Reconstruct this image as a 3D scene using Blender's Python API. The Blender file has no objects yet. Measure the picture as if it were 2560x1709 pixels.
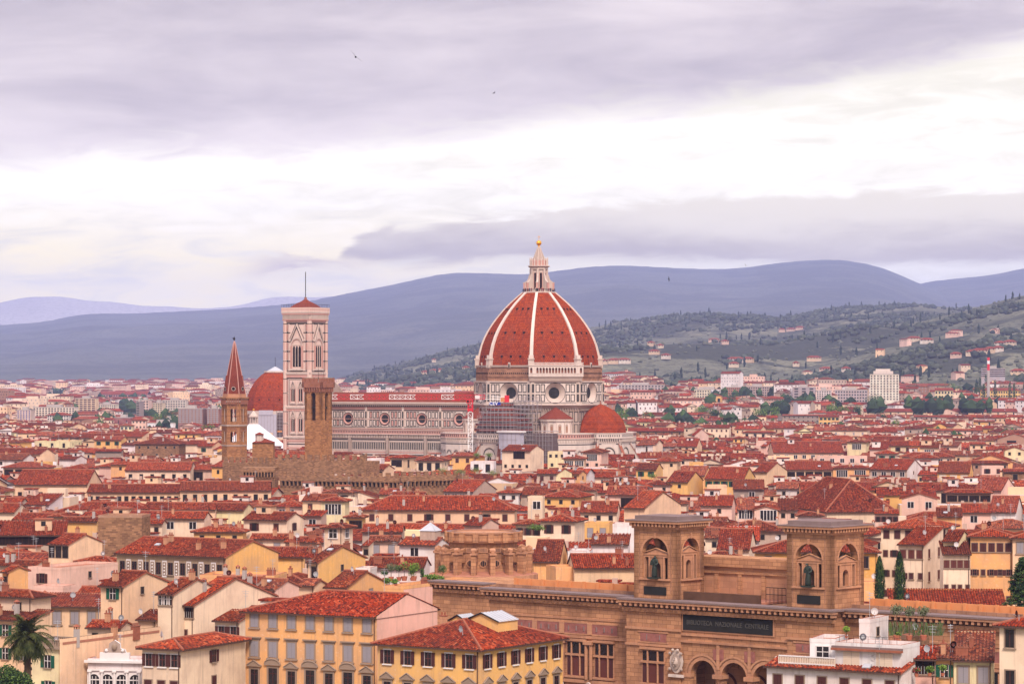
import bpy, math, random
import numpy as np
from mathutils import Matrix, Vector, noise as mnoise
PI = math.pi
R = math.radians
rnd = random.Random(7)
# ------------------------------------------------------------ camera, sky, sun, exposure
F = 7440.0            # focal length in photo pixels (photo 2560 x 1709)
HC = 54.0             # camera height above the city floor
V0 = 940.0            # horizon row
HAZE = 4.5e-5
sc = bpy.context.scene
sc.render.resolution_x, sc.render.resolution_y = 1024, 683
cam = bpy.data.cameras.new("camera")
cam.sensor_width = 36.0
cam.lens = F / 2560.0 * 36.0
cam.shift_y = (V0 - 854.5) / 2560.0
cam.clip_start, cam.clip_end = 1.0, 80000.0
camo = bpy.data.objects.new("camera", cam)
sc.collection.objects.link(camo)
camo.location = (0, 0, HC)
camo.rotation_euler = (R(90), 0, 0)
sc.camera = camo
sc.view_settings.view_transform = 'Standard'
sc.view_settings.look = 'None'
sc.view_settings.exposure = 0.74
sc.view_settings.gamma = 1.0
sc.cycles.use_denoising = True
sc.cycles.max_bounces = 5
sc.cycles.diffuse_bounces = 2
sc.cycles.glossy_bounces = 1
sc.cycles.transmission_bounces = 2
sc.cycles.volume_bounces = 1
sc.cycles.transparent_max_bounces = 6
sc.cycles.use_adaptive_sampling = True
sc.cycles.adaptive_threshold = 0.01
SUN_EL, SUN_AZ = R(46), R(169)     # high behind the viewer, veiled by cloud
sl = bpy.data.lights.new("sun", 'SUN')
sl.energy = 2.3
sl.angle = R(14)
sl.color = (1.0, 0.86, 0.72)
so = bpy.data.objects.new("sun", sl)
sc.collection.objects.link(so)
d = Vector((math.sin(SUN_AZ) * math.cos(SUN_EL), math.cos(SUN_AZ) * math.cos(SUN_EL), math.sin(SUN_EL)))
so.rotation_euler = d.to_track_quat('Z', 'Y').to_euler()
def nd(nt, t, loc=None, **kw):
 n = nt.nodes.new(t)
 for k, v in kw.items():
  if k == 'inp':
   for kk, vv in v.items():
    n.inputs[kk].default_value = vv
  else:
   setattr(n, k, v)
 return n
def mth(nt, op, a, b=None, c=None, clamp=False):
 n = nt.nodes.new('ShaderNodeMath'); n.operation = op; n.use_clamp = clamp
 for i, x in enumerate((a, b, c)):
  if x is None: continue
  if isinstance(x, (int, float)): n.inputs[i].default_value = x
  else: nt.links.new(x, n.inputs[i])
 return n.outputs[0]
def mix(nt, fac, a, b, bt='MIX'):
 n = nt.nodes.new('ShaderNodeMix'); n.data_type = 'RGBA'; n.blend_type = bt
 for i, x in ((0, fac), (6, a), (7, b)):
  if isinstance(x, (int, float)): n.inputs[i].default_value = x
  elif isinstance(x, (tuple, list)): n.inputs[i].default_value = tuple(x) + ((1,) if len(x) == 3 else ())
  else: nt.links.new(x, n.inputs[i])
 return n.outputs[2]
def sstep(nt, x, lo, hi):
 n = nt.nodes.new('ShaderNodeMapRange'); n.interpolation_type = 'SMOOTHSTEP'
 nt.links.new(x, n.inputs[0])
 for i, v in ((1, lo), (2, hi)):
  if isinstance(v, (int, float)): n.inputs[i].default_value = v
  else: nt.links.new(v, n.inputs[i])
 return n.outputs[0]
def noise(nt, vec, scale, detail=4, rough=0.55, dist=0.0):
 n = nt.nodes.new('ShaderNodeTexNoise')
 n.inputs['Scale'].default_value = scale; n.inputs['Detail'].default_value = detail
 n.inputs['Roughness'].default_value = rough; n.inputs['Distortion'].default_value = dist
 if vec is not None: nt.links.new(vec, n.inputs['Vector'])
 return n.outputs['Fac']
def curve(nt, x, pts, lo, hi):
 """piecewise function of x in [lo,hi] -> y values given in 0..1"""
 t = nt.nodes.new('ShaderNodeMapRange'); nt.links.new(x, t.inputs[0])
 t.inputs[1].default_value = lo; t.inputs[2].default_value = hi
 n = nt.nodes.new('ShaderNodeFloatCurve'); nt.links.new(t.outputs[0], n.inputs['Value'])
 c = n.mapping.curves[0]
 P = [((a - lo) / (hi - lo), b) for a, b in pts]
 c.points[0].location = P[0]; c.points[1].location = P[-1]
 for q in P[1:-1]: c.points.new(*q)
 n.mapping.update()
 return n.outputs[0]
world = bpy.data.worlds.new("World"); sc.world = world; world.use_nodes = True
nt = world.node_tree; nt.nodes.clear(); L = nt.links.new
tc = nd(nt, 'ShaderNodeTexCoord')
sp = nd(nt, 'ShaderNodeSeparateXYZ'); L(tc.outputs['Generated'], sp.inputs[0])
U, V = sp.outputs[0], sp.outputs[2]
cxyz = nd(nt, 'ShaderNodeCombineXYZ')
L(mth(nt, 'MULTIPLY_ADD', V, -0.45, U), cxyz.inputs[0]); L(mth(nt, 'MULTIPLY', V, 4.2), cxyz.inputs[1]); L(sp.outputs[1], cxyz.inputs[2])
nA = noise(nt, cxyz.outputs[0], 13, 8, 0.56, 0.35)
nB = noise(nt, cxyz.outputs[0], 38, 8, 0.60, 0.6)
nC = noise(nt, cxyz.outputs[0], 5, 4, 0.5, 0.3)
na0 = mth(nt, 'SUBTRACT', nA, 0.5); nb0 = mth(nt, 'SUBTRACT', nB, 0.5)
Vw = mth(nt, 'MULTIPLY_ADD', na0, 0.022, V)
Vw = mth(nt, 'MULTIPLY_ADD', nb0, 0.020, Vw)
nish = nd(nt, 'ShaderNodeTexSky', sky_type='NISHITA', sun_disc=False, sun_elevation=SUN_EL, sun_rotation=SUN_AZ)
K = 0.10
def c(*v, m=1.0): return tuple(x * m / K for x in v)
bright = mix(nt, sstep(nt, mth(nt, 'MULTIPLY_ADD', nB, 0.5, mth(nt, 'MULTIPLY', nC, 0.5)), 0.38, 0.62), c(0.68, 0.63, 0.50), c(0.90, 0.84, 0.72))
# pale lilac haze low on the left
lowm = mth(nt, 'MULTIPLY', sstep(nt, Vw, 0.060, 0.040), sstep(nt, U, 0.12, -0.10))
col = mix(nt, mth(nt, 'MULTIPLY', lowm, sstep(nt, nB, 0.2, 0.7)), bright, c(0.97, 0.83, 0.45))
# upper cloud deck, its lower edge climbing to the right
b = mth(nt, 'MULTIPLY_ADD', U, 0.115, 0.0830)
b = mth(nt, 'MULTIPLY_ADD', mth(nt, 'MULTIPLY', U, U), 0.28, b)
deck = sstep(nt, mth(nt, 'SUBTRACT', Vw, b), -0.006, 0.008)
tone = mth(nt, 'MULTIPLY_ADD', nA, 0.6, mth(nt, 'MULTIPLY', nC, 0.55))
deckc = mix(nt, sstep(nt, tone, 0.36, 0.80), c(0.325, 0.27, 0.295), c(0.63, 0.545, 0.535))
col = mix(nt, mth(nt, 'MULTIPLY', deck, 0.97), col, deckc)
# long low bank to the right of the dome
top = curve(nt, U, [(-0.2, 0.0), (-0.072, 0.0), (-0.058, 0.0425), (-0.030, 0.0492), (0.0, 0.0545), (0.05, 0.0590), (0.2, 0.0625)], -0.2, 0.2)
bot = curve(nt, U, [(-0.2, 0.08), (-0.072, 0.05), (-0.056, 0.0412), (0.0, 0.0405), (0.1, 0.0385), (0.2, 0.0375)], -0.2, 0.2)
Vn = mth(nt, 'MULTIPLY_ADD', nb0, 0.0130, mth(nt, 'MULTIPLY_ADD', na0, 0.007, V))
b1 = sstep(nt, mth(nt, 'SUBTRACT', top, Vn), -0.0012, 0.0022)
b2 = sstep(nt, mth(nt, 'SUBTRACT', Vn, bot), -0.0030, 0.0030)
bank = mth(nt, 'MULTIPLY', b1, b2)
bankc = mix(nt, sstep(nt, mth(nt, 'MULTIPLY_ADD', mth(nt, 'SUBTRACT', Vn, bot), 34.0, tone), 0.55, 1.15), c(0.35, 0.28, 0.22), c(0.68, 0.60, 0.46))
col = mix(nt, mth(nt, 'MULTIPLY', bank, 0.95), col, bankc)
# small scud under the gap left of the bank
sc1 = mth(nt, 'MULTIPLY', sstep(nt, mth(nt, 'ABSOLUTE', mth(nt, 'SUBTRACT', U, -0.070)), 0.03, 0.0), sstep(nt, mth(nt, 'ABSOLUTE', mth(nt, 'SUBTRACT', Vw, 0.037)), 0.007, 0.0))
col = mix(nt, mth(nt, 'MULTIPLY', sc1, sstep(nt, nB, 0.35, 0.6)), col, c(0.5, 0.4, 0.33))
# overcast sky grows brighter towards the zenith
zen = sstep(nt, V, 0.16, 0.75)
col = mix(nt, zen, col, c(0.86, 0.84, 0.92))
col = mix(nt, 0.06, col, nish.outputs[0])
bg = nd(nt, 'ShaderNodeBackground', inp={'Strength': K}); L(col, bg.inputs[0])
wo = nd(nt, 'ShaderNodeOutputWorld'); L(bg.outputs[0], wo.inputs[0])
# ------------------------------------------------------------ materials
MATS = {}
def newmat(name, rough=0.85):
 m = bpy.data.materials.new(name); m.use_nodes = True
 nt = m.node_tree; nt.nodes.clear()
 b = nt.nodes.new('ShaderNodeBsdfPrincipled'); o = nt.nodes.new('ShaderNodeOutputMaterial')
 nt.links.new(b.outputs[0], o.inputs[0]); b.inputs['Roughness'].default_value = rough
 b.inputs['Specular IOR Level'].default_value = 0.4 if rough < 0.5 else 0.0
 MATS[name] = m
 return m, nt, b
def setc(nt, b, col): nt.links.new(col, b.inputs['Base Color'])
def plain(name, col, rough=0.8, metal=0.0, var=0.12, scale=0.6):
 m, nt, b = newmat(name, rough); b.inputs['Metallic'].default_value = metal
 tc = nt.nodes.new('ShaderNodeTexCoord')
 f = noise(nt, tc.outputs['Object'], scale, 4)
 setc(nt, b, mix(nt, f, tuple(x * (1 - var * 1.4) for x in col), tuple(min(1, x * (1 + var)) for x in col)))
 return m
def bump(nt, b, h, dist, strength=0.6):
 n = nt.nodes.new('ShaderNodeBump'); n.inputs['Distance'].default_value = dist; n.inputs['Strength'].default_value = strength
 nt.links.new(h, n.inputs['Height']); nt.links.new(n.outputs[0], b.inputs['Normal'])
def vscale(nt, vec, s):
 n = nt.nodes.new('ShaderNodeMapping'); n.inputs['Scale'].default_value = s; nt.links.new(vec, n.inputs['Vector'])
 return n.outputs[0]
def make_mats():
 # plaster, tinted by the object colour: mottling, rain streaks, patched areas
 m, nt, b = newmat('plaster', 0.9)
 tc = nt.nodes.new('ShaderNodeTexCoord'); oi = nt.nodes.new('ShaderNodeObjectInfo')
 big = noise(nt, tc.outputs['Object'], 0.16, 5, 0.6)
 st = noise(nt, vscale(nt, tc.outputs['Object'], (1.6, 1.6, 0.12)), 1.0, 5, 0.6)
 fine = noise(nt, tc.outputs['Object'], 1.9, 4, 0.6)
 cc = mix(nt, sstep(nt, big, 0.35, 0.7), oi.outputs['Color'], mix(nt, 0.48, oi.outputs['Color'], (0.42, 0.27, 0.21)))
 cc = mix(nt, mth(nt, 'MULTIPLY', sstep(nt, st, 0.50, 0.72), 0.6), cc, mix(nt, 0.6, oi.outputs['Color'], (0.25, 0.17, 0.14)))
 cc = mix(nt, mth(nt, 'MULTIPLY', sstep(nt, fine, 0.58, 0.66), 0.16), cc, (0.85, 0.70, 0.62))
 setc(nt, b, cc)
 # the same plaster for the merged far town: face colours
 m, nt, b = newmat('far_plaster', 0.9)
 at = nt.nodes.new('ShaderNodeAttribute'); at.attribute_name = 'Col'; tc = nt.nodes.new('ShaderNodeTexCoord')
 f = noise(nt, tc.outputs['Object'], 0.11, 5, 0.65)
 setc(nt, b, mix(nt, sstep(nt, f, 0.4, 0.7), at.outputs['Color'], mix(nt, 0.30, at.outputs['Color'], (0.30, 0.17, 0.13))))
 # terracotta pantiles: uv in metres, tint from object colour
 for nm, src, cw in (('tiles', 'obj', 0.44), ('far_tiles', 'att', 0.75)):
  m, nt, b = newmat(nm, 0.85)
  uv = nt.nodes.new('ShaderNodeTexCoord')
  vs = vscale(nt, uv.outputs['UV'], (1 / (cw * .8), 1 / (cw * .8), 1))
  fl = nt.nodes.new('ShaderNodeVectorMath'); fl.operation = 'FLOOR'; nt.links.new(vs, fl.inputs[0])
  wn = nt.nodes.new('ShaderNodeTexWhiteNoise'); wn.noise_dimensions = '3D'
  nt.links.new(fl.outputs[0], wn.inputs['Vector'])
  if src == 'obj':
   oi = nt.nodes.new('ShaderNodeObjectInfo'); tint = oi.outputs['Color']
  else:
   at = nt.nodes.new('ShaderNodeAttribute'); at.attribute_name = 'Col'; tint = at.outputs['Color']
  ramp = nt.nodes.new('ShaderNodeValToRGB'); nt.links.new(wn.outputs['Value'], ramp.inputs[0])
  e = ramp.color_ramp.elements
  e[0].position = 0.0; e[0].color = (0.060, 0.022, 0.020, 1)
  e[1].position = 1.0; e[1].color = (0.50, 0.155, 0.080, 1)
  for p_, c_ in ((0.22, (0.17, 0.032, 0.019, 1)), (0.55, (0.30, 0.046, 0.020, 1)), (0.85, (0.40, 0.072, 0.030, 1))):
   q = e.new(p_); q.color = c_
  pb = noise(nt, uv.outputs['UV'], 0.22, 5, 0.6)
  cc = mix(nt, mth(nt, 'MULTIPLY', sstep(nt, pb, 0.40, 0.68), 0.40), ramp.outputs[0], (0.115, 0.038, 0.032))
  lich = noise(nt, uv.outputs['UV'], 1.3, 4, 0.7)
  cc = mix(nt, mth(nt, 'MULTIPLY', sstep(nt, lich, 0.60, 0.72), 0.18), cc, (0.40, 0.24, 0.15))
  cc = mix(nt, 1.0, cc, tint, 'MULTIPLY')
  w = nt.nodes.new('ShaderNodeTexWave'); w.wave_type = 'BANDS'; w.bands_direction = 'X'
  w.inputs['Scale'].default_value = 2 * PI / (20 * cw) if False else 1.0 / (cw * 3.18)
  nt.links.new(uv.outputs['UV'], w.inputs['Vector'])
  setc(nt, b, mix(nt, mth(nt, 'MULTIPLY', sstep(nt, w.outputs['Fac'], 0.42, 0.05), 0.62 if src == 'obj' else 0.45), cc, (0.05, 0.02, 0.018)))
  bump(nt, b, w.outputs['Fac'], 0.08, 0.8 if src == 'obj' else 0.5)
 # stone and brick
 def masonry(name, c1, c2, mortar, bw, bh, ms=0.02, stain=(0.12, 0.07, 0.05), st=0.5, rough=0.9):
  m, nt, b = newmat(name, rough)
  uv = nt.nodes.new('ShaderNodeTexCoord')
  br = nt.nodes.new('ShaderNodeTexBrick'); nt.links.new(uv.outputs['UV'], br.inputs['Vector'])
  br.inputs['Scale'].default_value = 1.0; br.inputs['Brick Width'].default_value = bw; br.inputs['Row Height'].default_value = bh
  br.inputs['Mortar Size'].default_value = ms; br.inputs['Bias'].default_value = 0.1
  br.inputs['Color1'].default_value = c1 + (1,); br.inputs['Color2'].default_value = c2 + (1,); br.inputs['Mortar'].default_value = mortar + (1,)
  f = noise(nt, uv.outputs['Object'], 0.25, 6, 0.65)
  g = noise(nt, vscale(nt, uv.outputs['Object'], (1.2, 1.2, 0.15)), 1.0, 5, 0.6)
  cc = mix(nt, mth(nt, 'MULTIPLY', sstep(nt, f, 0.42, 0.72), st), br.outputs['Color'], stain)
  cc = mix(nt, mth(nt, 'MULTIPLY', sstep(nt, g, 0.52, 0.75), st * 0.8), cc, stain)
  setc(nt, b, cc)
  bump(nt, b, br.outputs['Fac'], 0.04, -0.5)
 masonry('sandstone', (0.57, 0.285, 0.155), (0.40, 0.195, 0.108), (0.22, 0.11, 0.062), 1.5, 0.62, 0.03, (0.17, 0.085, 0.055), 0.55)
 masonry('pale_sandstone', (0.55, 0.28, 0.165), (0.46, 0.225, 0.135), (0.32, 0.155, 0.095), 2.2, 0.9, 0.02, (0.22, 0.12, 0.085), 0.5)
 masonry('rough_stone', (0.42, 0.225, 0.125), (0.18, 0.092, 0.055), (0.28, 0.155, 0.092), 0.9, 0.42, 0.05, (0.13, 0.08, 0.055), 0.45)
 masonry('tower_stone', (0.46, 0.215, 0.095), (0.24, 0.105, 0.05), (0.32, 0.16, 0.08), 0.95, 0.5, 0.04, (0.16, 0.085, 0.05), 0.45)
 masonry('brick', (0.36, 0.13, 0.085), (0.26, 0.09, 0.06), (0.30, 0.17, 0.12), 0.7, 0.25, 0.03, (0.15, 0.07, 0.05), 0.4)
 masonry('drum_stone', (0.44, 0.235, 0.155), (0.32, 0.165, 0.105), (0.24, 0.12, 0.08), 1.6, 0.6, 0.04, (0.13, 0.07, 0.055), 0.6)
 masonry('dome_tiles', (0.44, 0.075, 0.020), (0.25, 0.036, 0.012), (0.13, 0.022, 0.010), 0.85, 0.8, 0.09, (0.20, 0.06, 0.040), 0.42)
 masonry('spire_tiles', (0.27, 0.058, 0.032), (0.19, 0.042, 0.027), (0.14, 0.033, 0.023), 0.6, 0.5, 0.06, (0.16, 0.05, 0.035), 0.5)
 # marble
 def marble(name, col, alt, st=0.5):
  m, nt, b = newmat(name, 0.6)
  tc = nt.nodes.new('ShaderNodeTexCoord')
  f = noise(nt, tc.outputs['Object'], 0.35, 5, 0.65)
  g = noise(nt, vscale(nt, tc.outputs['Object'], (0.9, 0.9, 0.1)), 1.0, 5, 0.65)
  cc = mix(nt, f, col, alt)
  cc = mix(nt, mth(nt, 'MULTIPLY', sstep(nt, g, 0.5, 0.75), st), cc, (0.30, 0.22, 0.18))
  setc(nt, b, cc)
 marble('white_marble', (0.62, 0.51, 0.46), (0.52, 0.40, 0.35), 0.5)
 marble('tower_marble', (0.72, 0.55, 0.49), (0.62, 0.43, 0.37), 0.4)
 marble('pink_marble', (0.58, 0.33, 0.29), (0.48, 0.25, 0.21), 0.3)
 marble('aged_marble', (0.44, 0.35, 0.31), (0.34, 0.24, 0.20), 0.6)
 marble('bright_marble', (0.70, 0.60, 0.555), (0.60, 0.48, 0.43), 0.4)
 plain('green_marble', (0.055, 0.052, 0.050), 0.5)
 # plain ones
 plain('glass', (0.018, 0.014, 0.016), 0.25, var=0.6, scale=0.8)
 plain('dark_void', (0.022, 0.014, 0.014), 0.9)
 plain('curtain', (0.42, 0.36, 0.34), 0.8)
 plain('white_frame', (0.72, 0.66, 0.66), 0.6)
 plain('stone_frame', (0.30, 0.215, 0.165), 0.85)
 plain('grey_shutter', (0.30, 0.27, 0.30), 0.7)
 plain('brown_shutter', (0.085, 0.032, 0.030), 0.7)
 plain('red_shutter', (0.13, 0.042, 0.035), 0.7)
 plain('green_shutter', (0.020, 0.095, 0.060), 0.6)
 plain('pale_shutter', (0.68, 0.55, 0.44), 0.7)
 plain('grimy_shade_stone', (0.125, 0.066, 0.045), 0.95, var=0.35)  # grime plus the shade of dentils, corbels and niches, painted as dark stone
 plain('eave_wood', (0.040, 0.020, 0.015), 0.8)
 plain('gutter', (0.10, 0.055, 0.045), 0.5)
 plain('ridge_tile', (0.32, 0.11, 0.07), 0.85, var=0.35, scale=2.5)
 plain('lead', (0.22, 0.155, 0.15), 0.5, var=0.2)
 plain('pale_roof', (0.46, 0.45, 0.50), 0.4)
 plain('terrace', (0.42, 0.18, 0.12), 0.9, var=0.3)
 plain('metal_dark', (0.035, 0.03, 0.03), 0.5)
 plain('metal_grey', (0.42, 0.42, 0.45), 0.45)
 plain('gold', (0.90, 0.42, 0.04), 0.28, 0.85)
 plain('copper', (0.35, 0.52, 0.46), 0.6)
 plain('bronze', (0.030, 0.042, 0.034), 0.45, 0.3, var=0.5, scale=2)
 plain('plaque', (0.030, 0.028, 0.027), 0.5, var=0.3)
 plain('plaque_text', (0.085, 0.078, 0.072), 0.5)
 plain('pink_panel', (0.33, 0.13, 0.11), 0.8, var=0.4, scale=1.5)
 plain('crane_red', (0.62, 0.015, 0.03), 0.45, var=0.05)
 plain('crane_white', (0.80, 0.78, 0.78), 0.45, var=0.05)
 plain('sign_blue', (0.025, 0.045, 0.30), 0.5, var=0.05)
 plain('sign_white', (0.85, 0.85, 0.88), 0.5, var=0.03)
 plain('scaffold', (0.30, 0.25, 0.26), 0.6)
 plain('sheeting', (0.44, 0.41, 0.49), 0.6, var=0.12)
 plain('netting', (0.150, 0.105, 0.105), 0.9, var=0.25, scale=0.4)
 plain('deck_red', (0.27, 0.075, 0.058), 0.9)
 plain('baptistery_roof', (0.80, 0.76, 0.80), 0.5, var=0.07, scale=0.15)
 plain('red_cladding', (0.36, 0.06, 0.07), 0.6)
 plain('concrete', (0.42, 0.36, 0.34), 0.8)
 plain('terracotta_pot', (0.45, 0.15, 0.09), 0.8)
 plain('skin', (0.55, 0.33, 0.25), 0.7)
 plain('bark', (0.10, 0.065, 0.045), 0.9)
 plain('black_matte', (0.012, 0.012, 0.014), 0.8)
 plain('orange_trim', (0.58, 0.25, 0.11), 0.85)
 # foliage
 def foliage(name, c1, c2, scale=0.7):
  m, nt, b = newmat(name, 0.8)
  tc = nt.nodes.new('ShaderNodeTexCoord'); f = noise(nt, tc.outputs['Object'], scale, 4, 0.7)
  setc(nt, b, mix(nt, sstep(nt, f, 0.3, 0.7), c1, c2))
 foliage('leaf_green', (0.045, 0.085, 0.022), (0.13, 0.19, 0.050))
 foliage('leaf_bright', (0.10, 0.19, 0.03), (0.24, 0.33, 0.06), 1.5)
 foliage('leaf_dark', (0.014, 0.030, 0.020), (0.035, 0.060, 0.030))
 foliage('leaf_olive', (0.085, 0.10, 0.055), (0.17, 0.18, 0.10), 1.2)
 foliage('palm_leaf', (0.024, 0.036, 0.014), (0.095, 0.098, 0.036), 1.0)
 foliage('palm_crown', (0.14, 0.07, 0.025), (0.22, 0.11, 0.035), 1.0)
 foliage('flower_red', (0.45, 0.03, 0.05), (0.35, 0.05, 0.08), 3)
 # ground
 m, nt, b = newmat('ground', 0.95)
 tc = nt.nodes.new('ShaderNodeTexCoord'); f = noise(nt, tc.outputs['Object'], 0.004, 8, 0.65); g = noise(nt, tc.outputs['Object'], 0.03, 6, 0.7)
 cc = mix(nt, sstep(nt, f, 0.4, 0.6), (0.16, 0.12, 0.11), (0.075, 0.085, 0.045))
 setc(nt, b, mix(nt, sstep(nt, g, 0.45, 0.62), cc, (0.24, 0.15, 0.13)))
 # hills: woods, olive groves, fields
 def hill(name, wood, grove, field, s, amt):
  m, nt, b = newmat(name, 0.95)
  tc = nt.nodes.new('ShaderNodeTexCoord'); o = tc.outputs['Object']
  f = noise(nt, o, s, 7, 0.6, 0.6); g = noise(nt, o, s * 3.1, 6, 0.6, 0.3); h = noise(nt, o, s * 55, 4, 0.7); k = noise(nt, o, s * 9, 5, 0.6)
  cc = mix(nt, sstep(nt, f, 0.46, 0.53), wood, grove)
  cc = mix(nt, mth(nt, 'MULTIPLY', sstep(nt, g, 0.55, 0.60), amt), cc, field)
  cc = mix(nt, mth(nt, 'MULTIPLY', sstep(nt, k, 0.52, 0.62), 0.5), cc, wood)
  cc = mix(nt, mth(nt, 'MULTIPLY', sstep(nt, h, 0.48, 0.62), 0.6), cc, tuple(x * 0.42 for x in wood))
  setc(nt, b, cc)
  bump(nt, b, h, 6.0, 1.0)
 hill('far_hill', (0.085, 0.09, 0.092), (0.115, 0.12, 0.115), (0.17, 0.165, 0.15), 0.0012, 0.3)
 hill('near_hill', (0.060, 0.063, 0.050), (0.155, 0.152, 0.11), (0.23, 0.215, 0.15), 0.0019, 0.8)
 hill('pale_mountain', (0.34, 0.32, 0.34), (0.38, 0.36, 0.37), (0.42, 0.40, 0.40), 0.0006, 0.3)  # paleness of distant haze put into the base colour of these mountains
 m, nt, b = newmat('tree_mix', 0.9)
 at = nt.nodes.new('ShaderNodeAttribute'); at.attribute_name = 'Col'; setc(nt, b, at.outputs['Color'])
make_mats()
# ------------------------------------------------------------ mesh helpers
COL = sc.collection
class MB:
 """collects faces with materials, uv in metres and optional colours, and links them as ONE mesh object"""
 def __init__(s): s.v = []; s.f = []; s.m = []; s.uv = []; s.c = []; s.names = []; s.M = None; s.col = None
 def mi(s, mat):
  if mat not in s.names: s.names.append(mat)
  return s.names.index(mat)
 def face(s, pts, mat, uv=None):
  n = len(s.v)
  P = [Vector(p) for p in pts]
  if uv is None:
   nor = Vector((0, 0, 0))
   for i in range(len(P)): nor += (P[i] - P[0]).cross(P[(i + 1) % len(P)] - P[0])
   if nor.length > 1e-9: nor.normalize()
   if abs(nor.z) > 0.95: ux = Vector((1, 0, 0)); uy = Vector((0, 1, 0))
   else:
    ux = Vector((-nor.y, nor.x, 0)).normalized(); uy = nor.cross(ux)
   uv = [(p.dot(ux), p.dot(uy)) for p in P]
  if s.M is not None: P = [s.M @ p for p in P]
  s.v += [tuple(p) for p in P]; s.f.append(tuple(range(n, n + len(P)))); s.m.append(s.mi(mat)); s.uv += uv
  if s.col is not None: s.c.append(s.col)
  return s
 def box(s, x0, x1, y0, y1, z0, z1, mat, top=None, bottom=True):
  a, b, c, d = (x0, y0), (x1, y0), (x1, y1), (x0, y1)
  s.prism([a, b, c, d], z0, z1, mat, top, bottom)
  return s
 def prism(s, poly, z0, z1, mat, top=None, bottom=True):
  n = len(poly)
  for i in range(n):
   a, b = poly[i], poly[(i + 1) % n]
   s.face([(a[0], a[1], z0), (b[0], b[1], z0), (b[0], b[1], z1), (a[0], a[1], z1)], mat)
  s.face([(p[0], p[1], z1) for p in poly], top or mat)
  if bottom: s.face([(p[0], p[1], z0) for p in reversed(poly)], mat)
  return s
 def frustum(s, n, r0, r1, z0, z1, mat, rot=0.0, cx=0, cy=0, top=None, cap=True, capb=False):
  A = [(cx + r0 * math.cos(rot + 2 * PI * i / n), cy + r0 * math.sin(rot + 2 * PI * i / n), z0) for i in range(n)]
  B = [(cx + r1 * math.cos(rot + 2 * PI * i / n), cy + r1 * math.sin(rot + 2 * PI * i / n), z1) for i in range(n)]
  for i in range(n):
   j = (i + 1) % n
   if r1 < 1e-6: s.face([A[i], A[j], B[i]], mat)
   else: s.face([A[i], A[j], B[j], B[i]], mat)
  if cap and r1 > 1e-6: s.face(B, top or mat)
  if capb: s.face(list(reversed(A)), mat)
  return s
 def bar(s, p, q, r, mat, n=4):
  p, q = Vector(p), Vector(q); d = (q - p)
  if d.length < 1e-6: return s
  d.normalize(); u = d.orthogonal().normalized(); w = d.cross(u)
  A = [p + (u * math.cos(2 * PI * i / n + .7) + w * math.sin(2 * PI * i / n + .7)) * r for i in range(n)]
  B = [a + (q - p) for a in A]
  for i in range(n):
   j = (i + 1) % n; s.face([A[i], A[j], B[j], B[i]], mat)
  s.face(B, mat); s.face(list(reversed(A)), mat)
  return s
 def ball(s, c, r, mat, n=10, m=6, sz=1.0):
  c = Vector(c)
  def P(i, j):
   t = PI * j / m; a = 2 * PI * i / n
   return c + Vector((r * math.sin(t) * math.cos(a), r * math.sin(t) * math.sin(a), -r * sz * math.cos(t)))
  for j in range(m):
   for i in range(n):
    q = [P(i, j), P(i + 1, j), P(i + 1, j + 1), P(i, j + 1)]
    if j == 0: q = [q[0], q[2], q[3]]
    elif j == m - 1: q = q[:3]
    s.face(q, mat)
  return s
 def arch(s, x0, x1, z0, z1, ops, y0, y1, mat, seg=8, soffit=None, pointed=0.0, back=True):
  """wall slab x0..x1, z0..z1 between y0 (front) and y1, pierced by arches ops = [(cx, halfwidth, sill, spring)]"""
  soffit = soffit or mat
  xs = x0
  for (cx, hw, sill, spr) in sorted(ops):
   if cx - hw > xs + 1e-4: s._slab(xs, cx - hw, z0, z1, y0, y1, mat, back)
   if sill > z0 + 1e-4: s._slab(cx - hw, cx + hw, z0, sill, y0, y1, mat, back, topf=soffit)
   s.face([(cx - hw, y0, sill), (cx - hw, y0, spr), (cx - hw, y1, spr), (cx - hw, y1, sill)][::-1], soffit)
   s.face([(cx + hw, y0, sill), (cx + hw, y0, spr), (cx + hw, y1, spr), (cx + hw, y1, sill)], soffit)
   pts = []
   for k in range(seg + 1):
    t = PI * k / seg
    x = -math.cos(t); z = math.sin(t)
    if pointed: z = z + pointed * (1 - abs(x)) ** 0.8 * 1.0
    pts.append((cx + hw * x, spr + hw * z))
   for (a, b) in zip(pts, pts[1:]):
    s.face([(a[0], y0, a[1]), (b[0], y0, b[1]), (b[0], y0, z1), (a[0], y0, z1)], mat)
    if back: s.face([(a[0], y1, a[1]), (b[0], y1, b[1]), (b[0], y1, z1), (a[0], y1, z1)][::-1], mat)
    s.face([(a[0], y0, a[1]), (b[0], y0, b[1]), (b[0], y1, b[1]), (a[0], y1, a[1])][::-1], soffit)
   xs = cx + hw
  if xs < x1 - 1e-4: s._slab(xs, x1, z0, z1, y0, y1, mat, back)
  s.face([(x0, y0, z1), (x1, y0, z1), (x1, y1, z1), (x0, y1, z1)], mat)
  s.face([(x0, y0, z0), (x0, y0, z1), (x0, y1, z1), (x0, y1, z0)][::-1], mat)
  s.face([(x1, y0, z0), (x1, y0, z1), (x1, y1, z1), (x1, y1, z0)], mat)
  return s
 def _slab(s, x0, x1, z0, z1, y0, y1, mat, back=True, topf=None):
  s.face([(x0, y0, z0), (x1, y0, z0), (x1, y0, z1), (x0, y0, z1)], mat)
  if back: s.face([(x0, y1, z0), (x1, y1, z0), (x1, y1, z1), (x0, y1, z1)][::-1], mat)
  if topf: s.face([(x0, y0, z1), (x1, y0, z1), (x1, y1, z1), (x0, y1, z1)], topf)
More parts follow.
